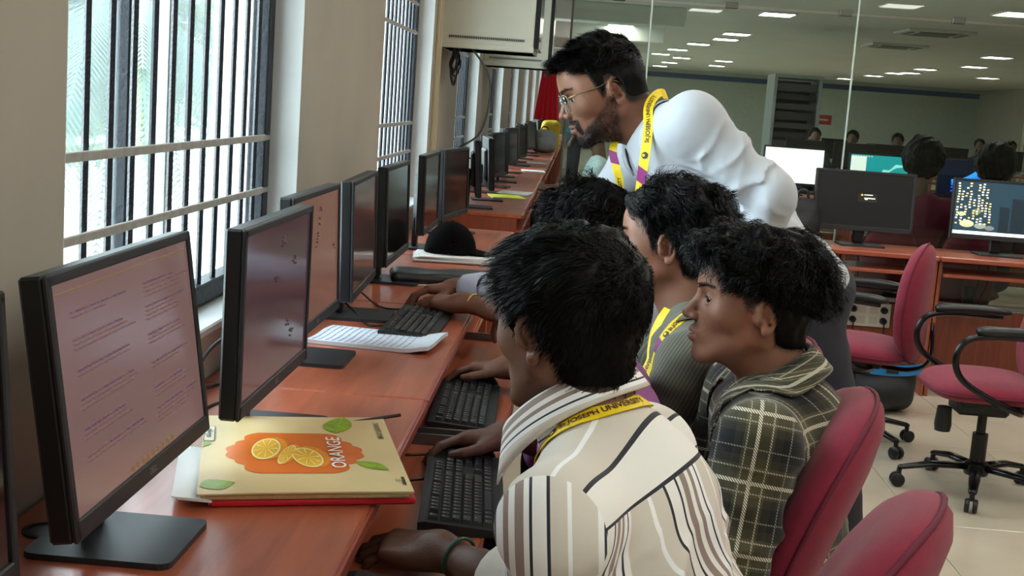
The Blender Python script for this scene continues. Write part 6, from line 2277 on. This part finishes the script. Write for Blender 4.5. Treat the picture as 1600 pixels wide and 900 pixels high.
def scallop(ca, cb, wa, wb):
    out = []
    def arc(c0, c1, r, t0, t1, m=8):
        return [(c0+r*math.cos(t), c1+r*math.sin(t)) for t in np.linspace(t0, t1, m)]
    base = [(0.5, -0.30), (0.50, 0.30), (0.30, 0.42), (0.18, 0.50), (0.0, 0.56), (-0.18, 0.50), (-0.30, 0.42), (-0.5, 0.30), (-0.5, -0.30), (-0.30, -0.42), (-0.18, -0.50), (0, -0.56), (0.18, -0.50), (0.30, -0.42)]
    for i, (x, y) in enumerate(base):
        nx, ny = base[(i+1) % len(base)]
        d = math.hypot((nx-x)*wa, (ny-y)*wb)
        straight = abs(abs(x)-0.5) < .01 and abs(abs(nx)-0.5) < .01 and x == nx
        m = 10
        for k in range(m):
            s = k/m
            px, py = x+(nx-x)*s, y+(ny-y)*s
            bulge = 0 if straight else 0.20*d*math.sin(math.pi*s)
            nrm = np.array(((ny-y)*wb, -(nx-x)*wa)); nrm = nrm/np.linalg.norm(nrm)
            cen = np.array((px*wa, py*wb))
            if nrm @ cen < 0: nrm = -nrm
            q = cen+nrm*bulge
            out.append((ca+q[0], cb+q[1]))
    return out
# in book coordinates the wide side of the badge lies along e1
def badge(par):
    pts = scallop(0.0, 0.0, 0.250, 0.202)
    pts = [(0.157+y, 0.222+x) for x, y in pts]
    return print_poly('orange_badge', pts, mat('badge_orange', (222, 110, 20), rough=0.4), 0.0006, par)
bd = badge(book)
def ellpts(ca, cb, ra, rb, rot, m=28, t0=0, t1=2*math.pi):
    c, s = math.cos(rot), math.sin(rot)
    return [(ca+c*ra*math.cos(t)-s*rb*math.sin(t), cb+s*ra*math.cos(t)+c*rb*math.sin(t)) for t in np.linspace(t0, t1, m, endpoint=(t1-t0) < 6.2)]
M_PEEL = mat('print_peel', (240, 150, 24), rough=0.4); M_PULP = mat('print_pulp', (246, 190, 36), rough=0.4); M_PITH = mat('print_pith', (252, 234, 160), rough=0.4); M_CORE = mat('print_core', (250, 238, 190), rough=0.4)
for (ca, cb, ra, rb, rot, da, db) in ((0.108, 0.240, 0.024, 0.066, -0.12, 0.010, 0.006), (0.142, 0.205, 0.011, 0.060, -0.22, 0.006, 0.003), (0.176, 0.188, 0.025, 0.060, 0.14, 0.010, 0.008)):
    f_ = print_poly('fruit_slice', ellpts(ca+da, cb+db, ra*1.08, rb*1.04, rot), M_PEEL, 0.0010)
    for nm, k, m, l in (('pith', 1.0, M_PITH, 0.0014), ('pulp', 0.88, M_PULP, 0.0018)):
        pts = np.asarray(ellpts(ca, cb, ra*k, rb*k, rot))
        c_ = pts.mean(0)
        V = [on_book(c_[0], c_[1], sag(*c_)+l)]+[on_book(a, b, sag(a, b)+l) for a, b in pts]
        o = obj(nm, (np.array(V), [(0, i+1, (i+1) % 28+1) for i in range(28)]), m, f_)
    g = G()
    for k in range(9):
        t = 2*math.pi*k/9
        cr, sr = math.cos(rot), math.sin(rot)
        q = lambda rr, tt: (ca+cr*ra*rr*math.cos(tt)-sr*rb*rr*math.sin(tt), cb+sr*ra*rr*math.cos(tt)+cr*rb*rr*math.sin(tt))
        A_, B_, C_ = q(0.05, t), q(0.82, t-0.05), q(0.82, t+0.05)
        g.raw([on_book(*p_, sag(*p_)+0.0022) for p_ in (A_, B_, C_)], [(0, 1, 2)])
    obj('segment_lines', g, M_CORE, f_)
def book_text(s, size, a, b, m, name, bold=0.0, stretch=1.0, flip=False, par=book, xs=1.0):
    """reads along +e2, letter tops towards -e1"""
    v, f = text_mesh(s, size, bold)
    v = v*np.array((xs, 1, 1))
    sg = -1 if flip else 1
    V = []
    for q in v:
        aa, bb = a-sg*q[1]*stretch, b+sg*q[0]
        V.append(on_book(aa, bb, sag(aa, bb)+0.0022))
    return obj(name, (np.array(V), f), m, par)
M_INK = mat('cover_ink', (40, 34, 28), rough=0.5)
book_text('ORANGE', 0.037, 0.238, 0.220, mat('white_print', (250, 246, 238), rough=0.4), 'title_lettering', 0.0005, 0.95, par=book, xs=1.28)
book_text('SMART LEARNING', 0.0135, 0.320, 0.365, M_INK, 'subtitle_lettering', 0.0002)
V = [on_book(a, b, sag(a, b)+0.0012) for a, b in ((0.002, 0.290), (0.020, 0.290), (0.020, 0.385), (0.002, 0.385))]
lb = obj('name_box', (np.array(V), [(0, 1, 2, 3)]), mat('box_pale', (226, 214, 186), rough=0.5), book)
g = G()
for (p_, q_) in (((0.002, 0.290), (0.020, 0.290)), ((0.020, 0.290), (0.020, 0.385)), ((0.020, 0.385), (0.002, 0.385)), ((0.002, 0.385), (0.002, 0.290))):
    d = unit(np.array((q_[0]-p_[0], q_[1]-p_[1]))); nn = np.array((-d[1], d[0]))*0.0006
    g.raw([on_book(*(np.array(w_)+s_*nn), sag(*w_)+0.0018) for w_, s_ in ((p_, -1), (q_, -1), (q_, 1), (p_, 1))], [(0, 1, 2, 3)])
obj('name_box_outline', g, M_INK, lb)
book_text('alvys', 0.020, 0.007, 0.338, M_INK, 'handwritten_name', 0.0002, 0.75, True, par=lb, xs=1.5)
book_text('ZJD', 0.010, 0.318, 0.055, M_INK, 'small_print', 0.0)
V = [on_book(a, b, sag(a, b)+0.0016) for a, b in ((0.322, 0.034), (0.327, 0.034), (0.327, 0.076), (0.322, 0.076))]
obj('small_print_bar', (np.array(V), [(0, 1, 2, 3)]), M_INK, book)
def leaf(a, b, L, w, rot, par=book):
    c, s = math.cos(rot), math.sin(rot)
    pts = []
    m = 14
    for k in range(m):
        t = k/(m-1); pts.append((t*L, w*math.sin(math.pi*t**0.8)))
    for k in range(m-2, 0, -1):
        t = k/(m-1); pts.append((t*L, -w*0.8*math.sin(math.pi*t**0.9)))
    pts = [(min(max(a+c*x-s*y, 0.002), BW-0.002), min(max(b+s*x+c*y, 0.002), BL-0.002)) for x, y in pts]
    o = print_poly('leaf_print', pts, mat('leaf_print_green', (136, 168, 10), rough=0.4, var=0.3, vscale=60), 0.0009, par)
    q = [(a+c*x-s*y, b+s*x+c*y) for x, y in ((0, 0), (L*0.95, 0.0006), (L*0.95, -0.0006))]
    obj('leaf_vein', (np.array([on_book(u_, v_, sag(u_, v_)+0.0014) for u_, v_ in q]), [(0, 1, 2)]), mat('leaf_vein_green', (180, 210, 80), rough=0.4), o)
leaf(0.236, 0.350, 0.125, 0.030, 1.40)
leaf(0.258, 0.166, 0.072, 0.020, -0.80)
leaf(0.004, 0.034, 0.056, 0.030, 0.35)
leaf(0.002, 0.300, 0.060, 0.022, -1.9)
pen = thing('stylus_pen', 'thin dark pen lying along the far edge of the orange book', 'pen', (-0.40, 2.330, 0.7505))
pv = [np.array((-0.10, -0.045, 0.006)), np.array((0.10, 0.085, 0.026))]
obj('barrel', G().tube(pv, 0.0035, 10), mat('pen_dark_brown', (50, 28, 26), rough=0.35), pen, 40)
obj('clip', G().box((pv[0]+pv[1])/2*0.4+np.array((0, 0, 0.010)), (0.012, 0.006, 0.003)), M_METAL, pen)

# open notebook
nb_ = thing('notebook', 'open white notebook with handwriting between monitor and keyboard', 'notebook', (-0.480, 3.265, 0.7505), -0.12)
n = 16
P = np.array([[(x, y, 0.010+0.012*ss(0.10, 0.17, np.array(x))*1.0+0.002*math.sin(y*30)) for y in np.linspace(-0.115, 0.115, n)] for x in np.linspace(-0.155, 0.165, n)])
g = G().grid(P)
Q = P.copy(); Q[:, :, 2] = np.maximum(Q[:, :, 2]-0.010, 0.0005)
g.grid(Q[:, ::-1]); g.grid(np.stack([rim(Q), rim(P)], 0))
obj('pages', g, mat('paper_bluish', (222, 228, 238), rough=0.7), nb_, 30)
g = G()
rng = random.Random(4)
for i in range(15):
    x = -0.14+i*0.017
    y = -0.10
    while y < 0.09:
        w = rng.uniform(0.008, 0.03)
        z = 0.0112+0.012*float(ss(0.10, 0.17, np.array(x)))+0.002*math.sin((y+w/2)*30)
        g.box((x, y+w/2, z), (0.0028, w, 0.0006))
        y += w+0.006
obj('handwriting', g, mat('pale_blue_ink', (150, 168, 205), rough=0.6), nb_)['kind'] = 'stuff'

# black folder with sheets of paper
fo = thing('pouch', 'flat black zipped pouch on paper behind the hands', 'pouch', (-0.415, 4.44, 0.7505), 0.2)
obj('sheet', G().box((-0.02, 0.02, 0.001), (0.30, 0.21, 0.0016), rotz(0.3)), mat('paper_white', (228, 228, 226)), fo)
S = SDF((-0.24, -0.16, -0.01), (0.24, 0.16, 0.06), 0.006)
S.rbox((0, -0.02, 0.021), (0.20, 0.085, 0.018), 0.016, k=0)
S.displace(lambda x, y, z: 0.003*wob1(x, y, z, 18, 2))
obj('pouch_body', S.mesh(), mat('black_leather', (34, 38, 42), rough=0.35, bump=0.2, bscale=200), fo, True)
obj('zip', G().box((0, -0.106, 0.022), (0.36, 0.004, 0.006)), mat('zip_grey', (90, 92, 95), rough=0.4, metal=0.6), fo)

# cap on papers
pp = thing('paper_stack', 'stack of papers in a white tray under the black cap', 'papers', (-0.445, 5.06, 0.7505), 0.12)
obj('tray', G().box((0, 0, 0.006), (0.34, 0.25, 0.010), bev=0.003), mat('white_tray_plastic', (206, 208, 212), rough=0.35), pp)
for i in range(3):
    obj('paper_sheet', G().box((-0.01+0.008*i, 0.0, 0.0135+0.0035*i), (0.31, 0.22, 0.003), rotz(0.05*i-0.05)), mat('paper_white', (228, 228, 226)), pp)
cap = thing('baseball_cap', 'black baseball cap with small gold emblem on the papers', 'cap', (-0.450, 5.10, 0.7745), 0.12)
S = SDF((-0.16, -0.13, -0.01), (0.25, 0.13, 0.17), 0.004)
S.ell((-0.02, 0, 0.0), (0.105, 0.088, 0.125), k=0)
S.ell((-0.02, 0, -0.004), (0.098, 0.081, 0.115), k=0.0, mode='s')
S.plane_cut((0, 0, 0.002), (0, 0, -1))
S.displace(lambda x, y, z: 0.004*wob1(x, y, z, 22, 6))
co = obj('crown', S.mesh(), mat('black_cap_cloth', (7, 6, 8), rough=0.9, bump=0.2, bscale=400, spec=0.1), cap, True)
P = []
for s in np.linspace(0, 1, 10):
    P.append([(0.052+0.03*math.cos(t*0.5)*0+s*0.100*math.cos(t*0.62)+0.024*math.cos(t), 0.078*math.sin(t)*(1-0.10*s), 0.014-0.012*s-0.012*abs(math.sin(t))*s+0.004) for t in np.linspace(-1.45, 1.45, 17)])
P = np.array(P)
g = G().grid(P); Q = P.copy(); Q[:, :, 2] -= 0.004
g.grid(Q[:, ::-1]); g.grid(np.stack([rim(Q), rim(P)], 0))
obj('brim', g, mat('black_cap_cloth', (24, 22, 26)), cap, 40)
obj('top_button', G().lathe([(0.008, 0.0), (0.007, 0.004), (0.002, 0.006)], (-0.02, 0, 0.124), 12), mat('black_cap_cloth', (24, 22, 26)), cap, True)
obj('emblem', G().box((0.078, -0.012, 0.050), (0.004, 0.012, 0.010), roty(-0.5)), mat('emblem_gold', (170, 150, 90), rough=0.4), cap)

# loose sheets on the far desks, yellow cover
for i, (x, y, rz, c, lab) in enumerate(((-0.44, 8.55, 0.2, (206, 210, 60), 'yellow-green booklet on the far window desk'), (-0.40, 8.95, -0.1, (214, 214, 208), 'white papers beside the yellow-green booklet'), (-0.38, 12.0, 0.1, (214, 214, 212), 'white papers at the end of the first far desk run'), (-0.40, 13.6, 0.0, (214, 214, 212), 'white papers on the second far desk run'))):
    t = thing('booklet', lab, 'papers', (x, y, 0.7505), rz)
    obj('cover', G().box((0, 0, 0.010), (0.22, 0.30, 0.004), bev=0.001), mat('booklet_%d' % i, c, rough=0.6), t)
    obj('pages', G().box((0, 0, 0.0042), (0.21, 0.29, 0.0078)), mat('paper_white', (228, 228, 226)), t)
# red cloth hanging at the far windows
P = []
for z in np.linspace(0, 1, 12):
    P.append([(0.06*math.sin(i*1.9)*(0.35+0.65*z)*0.35, (i-8)*0.016*(1+0.9*z), -z*0.95) for i in range(17)])
P = np.array(P)
g = G().grid(P); Q = P+np.array((0.006, 0, 0)); g.grid(Q[:, ::-1]); g.grid(np.stack([rim(P), rim(Q)], 0))
cl = obj('red_cloth', g, mat('red_curtain_cloth', (214, 22, 46), rough=0.8), None, 60, loc=(-0.50, 20.5, 1.95))
cl.rotation_euler = (0, 0, -1.1)
obj('hanging_rod', G().tube([(0.0, 0.0, -0.01), (-0.4536*0.29, -0.891*0.29, -0.01)], 0.008, 8), M_METAL, cl)
tag(cl, 'bright red cloth hanging by the far windows', 'curtain')
# bags on the far desk
def bag(label, loc, rz, c, size, name='backpack', cat='bag', band=None, strap=True):
    t = thing(name, label, cat, loc, rz)
    a, b, h = size
    S = SDF((-a-0.03, -b*1.5-0.04, -0.02), (a+0.03, b+0.03, h+0.05), min(a, b)/9)
    S.rbox((0, 0, h/2), (a, b, h/2), min(a, b)*0.75, k=0)
    S.ell((0, -b*0.8, h*0.35), (a*0.75, b*0.6, h*0.28), k=0.04)
    S.plane_cut((0, 0, 0.003), (0, 0, -1))
    S.displace(lambda x, y, z: 0.006*wob1(x, y, z, 22, 9))
    obj('bag_body', S.mesh(), mat('bag_cloth_%d_%d' % (c[0], c[2]), c, rough=0.7, bump=0.2, bscale=300), t, True)
    if strap:
        obj('handle', G().tube(bez([(-a*0.3, 0, h*0.97), (-a*0.2, 0, h+0.035), (a*0.2, 0, h+0.035), (a*0.3, 0, h*0.97)], 12), 0.008, 8), M_BLACK, t, True)
        for s in (-1, 1):
            obj('shoulder_strap', G().tube(bez([(s*a*0.5, b*0.7, h*0.9), (s*a*0.6, b*1.25, h*0.6), (s*a*0.7, b*1.1, h*0.2), (s*a*0.8, b*0.6, 0.04)], 14), 1.0, 6, flat=(0.02, 0.005, (0, 1, 0))), M_BLACK, t, True)
    if band:
        R_ = np.eye(3)
        P_ = []
        for x in np.linspace(-a*0.98, a*0.98, 14):
            yy = -b*(1.16-0.25*(x/a)**4)
            P_.append([(x, yy-0.004-0.0*x, h*0.66+0.016*(x/a)**2), (x, yy-0.004, h*0.84+0.016*(x/a)**2)])
        obj('blue_band', G().grid(np.array(P_)), mat('blue_band_cloth', band, rough=0.6), t, True)
        obj('badge', G().box((0.01, -b*1.16-0.006, h*0.75), (0.06, 0.004, 0.028)), mat('badge_black', (24, 30, 36), rough=0.5), t)
    return t
bag('grey rounded bag on the far window desk', (-0.42, 16.8, 0.75), 0.3, (150, 152, 150), (0.16, 0.12, 0.30))
bag('yellow bag beside the grey one down the far window row', (-0.36, 17.6, 0.75), 0.0, (206, 178, 40), (0.13, 0.10, 0.42), strap=False, name='carrier_bag')
bag('black backpack with a blue band on the floor under the desk', (1.60, 6.36, 0.0), 0.10, (26, 26, 30), (0.17, 0.12, 0.30), band=(30, 120, 186))
bag('black backpack standing beside the black-screen monitor', (1.245, 7.00, 0.75), 0.05, (20, 20, 22), (0.10, 0.09, 0.24))

# power sockets on the back panel under the partition desk
sk = thing('power_outlet', 'white power socket plate with black plugs under the desk', 'power outlet', (1.70, 7.168, 0.355))
obj('plate', G().box((0, 0, 0), (0.25, 0.016, 0.135), bev=0.004), mat('socket_white', (216, 212, 200), rough=0.5), sk)
for x in (-0.035, 0.03):
    for z in (-0.03, 0.03):
        obj('socket', G().box((x, -0.009, z), (0.042, 0.004, 0.042), bev=0.001), mat('socket_ivory', (198, 192, 176), rough=0.5), sk)
for x in (-0.085, 0.085):
    for z in (0.03, -0.03):
        pl = obj('plug', G().tube([(x, -0.008, z), (x, -0.030, z), (x, -0.045, z-0.006)], [0.020, 0.019, 0.010], 10), M_BLACK, sk, 40)
    obj('plug_cord', G().tube(bez([(x, -0.045, -0.036), (x, -0.05, -0.10), (x+0.03, -0.03, -0.20), (x+0.02, -0.02, -0.33)], 14), 0.004, 6), M_BLACK, sk, True)
# cords hanging under the partition desks
for i, x in enumerate((1.42, 1.50, 1.60, 1.86, 2.26, 2.31)):
    o = obj('hanging_cable', G().tube(bez([(0, 0, 0.74), (0.01, -0.03, 0.60), (-0.015*(i % 2), -0.02, 0.50), (0.01, 0.0, 0.44)], 16), 0.0045, 6), M_BLACK, None, True, loc=(x, 7.15, 0))
    tag(o, ORD[i]+' black cord from the left hanging behind the partition desks', 'cord', 'cords under the partition desks')
# cables by the wall
def cord(label, pts, r=0.0035, n=40, m=None, group=None, name='cable'):
    p = np.asarray(pts, float)
    loc = p[0]
    o = obj(name, G().tube(bez(p-loc, n), r, 8), m or M_BLACK, None, True, loc=tuple(loc))
    return tag(o, label, 'cable', group)
cord('black cable curling up behind the second monitor by the wall', [(-0.735, 2.28, 0.753), (-0.74, 2.45, 0.77), (-0.738, 2.62, 0.83), (-0.70, 2.78, 0.86), (-0.64, 2.92, 0.88)], 0.0042)
cord('thin black cable along the desk behind the orange book', [(-0.60, 2.05, 0.9), (-0.66, 2.18, 0.76), (-0.69, 2.40, 0.7545), (-0.66, 2.55, 0.7545), (-0.60, 2.60, 0.80)], 0.0032)
cord('black cable lying flat across the second desk near the wall', [(-0.74, 2.58, 0.7545), (-0.70, 2.72, 0.7545), (-0.68, 2.86, 0.7545), (-0.62, 2.98, 0.7545)], 0.0032)
cord('keyboard cable running from the desk-top keyboard to the fourth monitor', [(-0.478, 3.50, 0.7545), (-0.52, 3.46, 0.7545), (-0.55, 3.50, 0.7545), (-0.60, 3.62, 0.762), (-0.66, 3.66, 0.80)], 0.003)
cord('mouse cable running over the desk beside the fourth monitor', [(-0.442, 3.80, 0.758), (-0.50, 3.76, 0.7545), (-0.56, 3.80, 0.7545), (-0.64, 3.95, 0.77)], 0.003)
cord('cable from the tray keyboard disappearing under the near desk', [(-0.236, 2.36, 0.670), (-0.28, 2.33, 0.672), (-0.33, 2.34, 0.668), (-0.42, 2.36, 0.667)], 0.003)
cord('mouse cable disappearing under the near desk', [(-0.235, 2.55, 0.668), (-0.29, 2.52, 0.668), (-0.34, 2.53, 0.667), (-0.42, 2.54, 0.667)], 0.003)
cord('long loose cable looping down from the network cabinet', [(-0.60, 7.02, 1.66), (-0.50, 7.02, 1.52), (-0.495, 7.05, 1.35), (-0.54, 7.1, 1.2), (-0.66, 7.2, 1.11)], 0.006, m=mat('grey_cable', (70, 72, 70), rough=0.5))
bun = thing('cable_bundle', 'tangled bundle of black cables hanging under the network cabinet', 'cables', (-0.70, 7.03, 1.65))
rng = random.Random(8)
for i in range(6):
    a_ = rng.uniform(0.015, 0.05); h_ = rng.uniform(0.10, 0.20)
    obj('cable_loop', G().tube(bez([(rng.uniform(-.01, .03), 0.0, 0.03), (a_, 0.01*i, -h_*0.5), (a_*0.4, 0.0, -h_), (-a_*0.5, 0.005*i, -h_*0.55), (rng.uniform(-.01, .05), 0.0, 0.02)], 24), 0.005, 6), M_BLACK, bun, True)
for (x, y0, y1) in ((-0.762, 6.76, 6.80), (-0.762, 6.86, 6.93)):
    o = obj('cable_trunking', G().box((0, 0, 0), (0.016, y1-y0, 1.95), bev=0.003), mat('trunking_cream', (198, 184, 150), rough=0.5), None, loc=(x, (y0+y1)/2, 1.0))
    tag(o, ('narrow' if y0 < 6.8 else 'wide')+' cream cable trunking running up the wall below the cabinet', 'trunking')
for i, (y, zt) in enumerate(((7.75, 0.93), (7.95, 0.98), (8.12, 0.90))):
    cord(('nearest', 'middle', 'farthest')[i]+' cable arching behind the first monitor beyond the gap', [(-0.735, y, 0.753), (-0.72, y+0.05, zt), (-0.64, y+0.12, zt+0.03), (-0.60, y+0.16, 0.86)], 0.005, group='cables beyond the gap')
# grommet in the near desk
gr = obj('cable_grommet', G().lathe([(0.034, 0.0), (0.034, 0.003), (0.027, 0.004), (0.026, 0.001)], n=24), M_BLACK, None, 40, loc=(-0.700, 1.70, 0.7502))
tag(gr, 'round black cable grommet behind the largest monitor', 'grommet')

# server rack and red sign in the far hall
rk = thing('server_rack', 'tall dark server rack far off beyond the glass', 'server rack', (3.30, 20.3, 0))
for sx in (-0.34, 0.34):
    obj('side_panel', G().box((sx, 0, 1.02), (0.05, 0.8, 2.04), bev=0.006), mat('rack_grey', (138, 142, 138), rough=0.5), rk)
obj('rack_top', G().box((0, 0, 2.06), (0.73, 0.8, 0.05), bev=0.006), mat('rack_grey', (138, 142, 138)), rk)
obj('rack_back', G().box((0, 0.36, 1.0), (0.62, 0.04, 2.0)), M_BLACK, rk)
for i in range(13):
    d_ = obj('rack_unit', G().box((0, -0.05, 0.16+i*0.145), (0.60, 0.6, 0.085 if i % 3 else 0.12), bev=0.004), M_BLACK2 if i % 2 else mat('rack_unit_grey', (60, 62, 62), rough=0.4), rk)
sg = thing('wall_sign', 'small red sign board beside the far server rack', 'sign', (3.98, 22.2, 1.45))
obj('board', G().box((0, 0, 0), (0.62, 0.02, 0.16), bev=0.003), mat('sign_red', (176, 50, 46), rough=0.5), sg)
obj('post', G().box((0, 0.02, -0.76), (0.04, 0.02, 1.37)), M_METAL, sg)
obj('print_band', G().box((0, -0.0115, 0.0), (0.5, 0.002, 0.03)), mat('sign_pale', (220, 190, 180), rough=0.5), sg)
# far desks with dark monitors in the hall
dk = None
for (x, y) in ((3.4, 17.4), (4.7, 18.4), (6.2, 20.4), (7.4, 21.4), (3.9, 21.0)):
    if dk is None:
        dk = desk('student desk far off in the hall', (x, y, 0), 0, 'distant desks')
        dm = monitor('dark monitor back far off in the hall', (x+0.35, y+0.25, MZ), math.pi, group='distant monitors', logo=False)
    else:
        dup(dk, (x, y, 0), 0, 'student desk far off in the hall', 'distant desks')
        dup(dm, (x+0.35, y+0.25, MZ), math.pi, 'dark monitor back far off in the hall', 'distant monitors')
    dup(dm, (x-0.3, y+0.25, MZ), math.pi, 'dark monitor back far off in the hall', 'distant monitors')
# curtains on the far side
for i, (x, y) in enumerate(((9.0, 26.0), (9.7, 26.0))):
    P = np.array([[(0.25*(k-10)/10, 0.03*math.sin(k*1.7), z) for k in range(21)] for z in (0.005, 2.795)])
    g = G().grid(P); Q = P+np.array((0, 0.01, 0)); g.grid(Q[:, ::-1]); g.grid(np.stack([rim(P), rim(Q)], 0))
    o = obj('curtain_panel', g, mat('beige_curtain', (190, 186, 166), rough=0.8), None, 60, loc=(x, y, 0))
    tag(o, 'pale beige curtain hanging far off in the hall', 'curtain', 'far curtains')
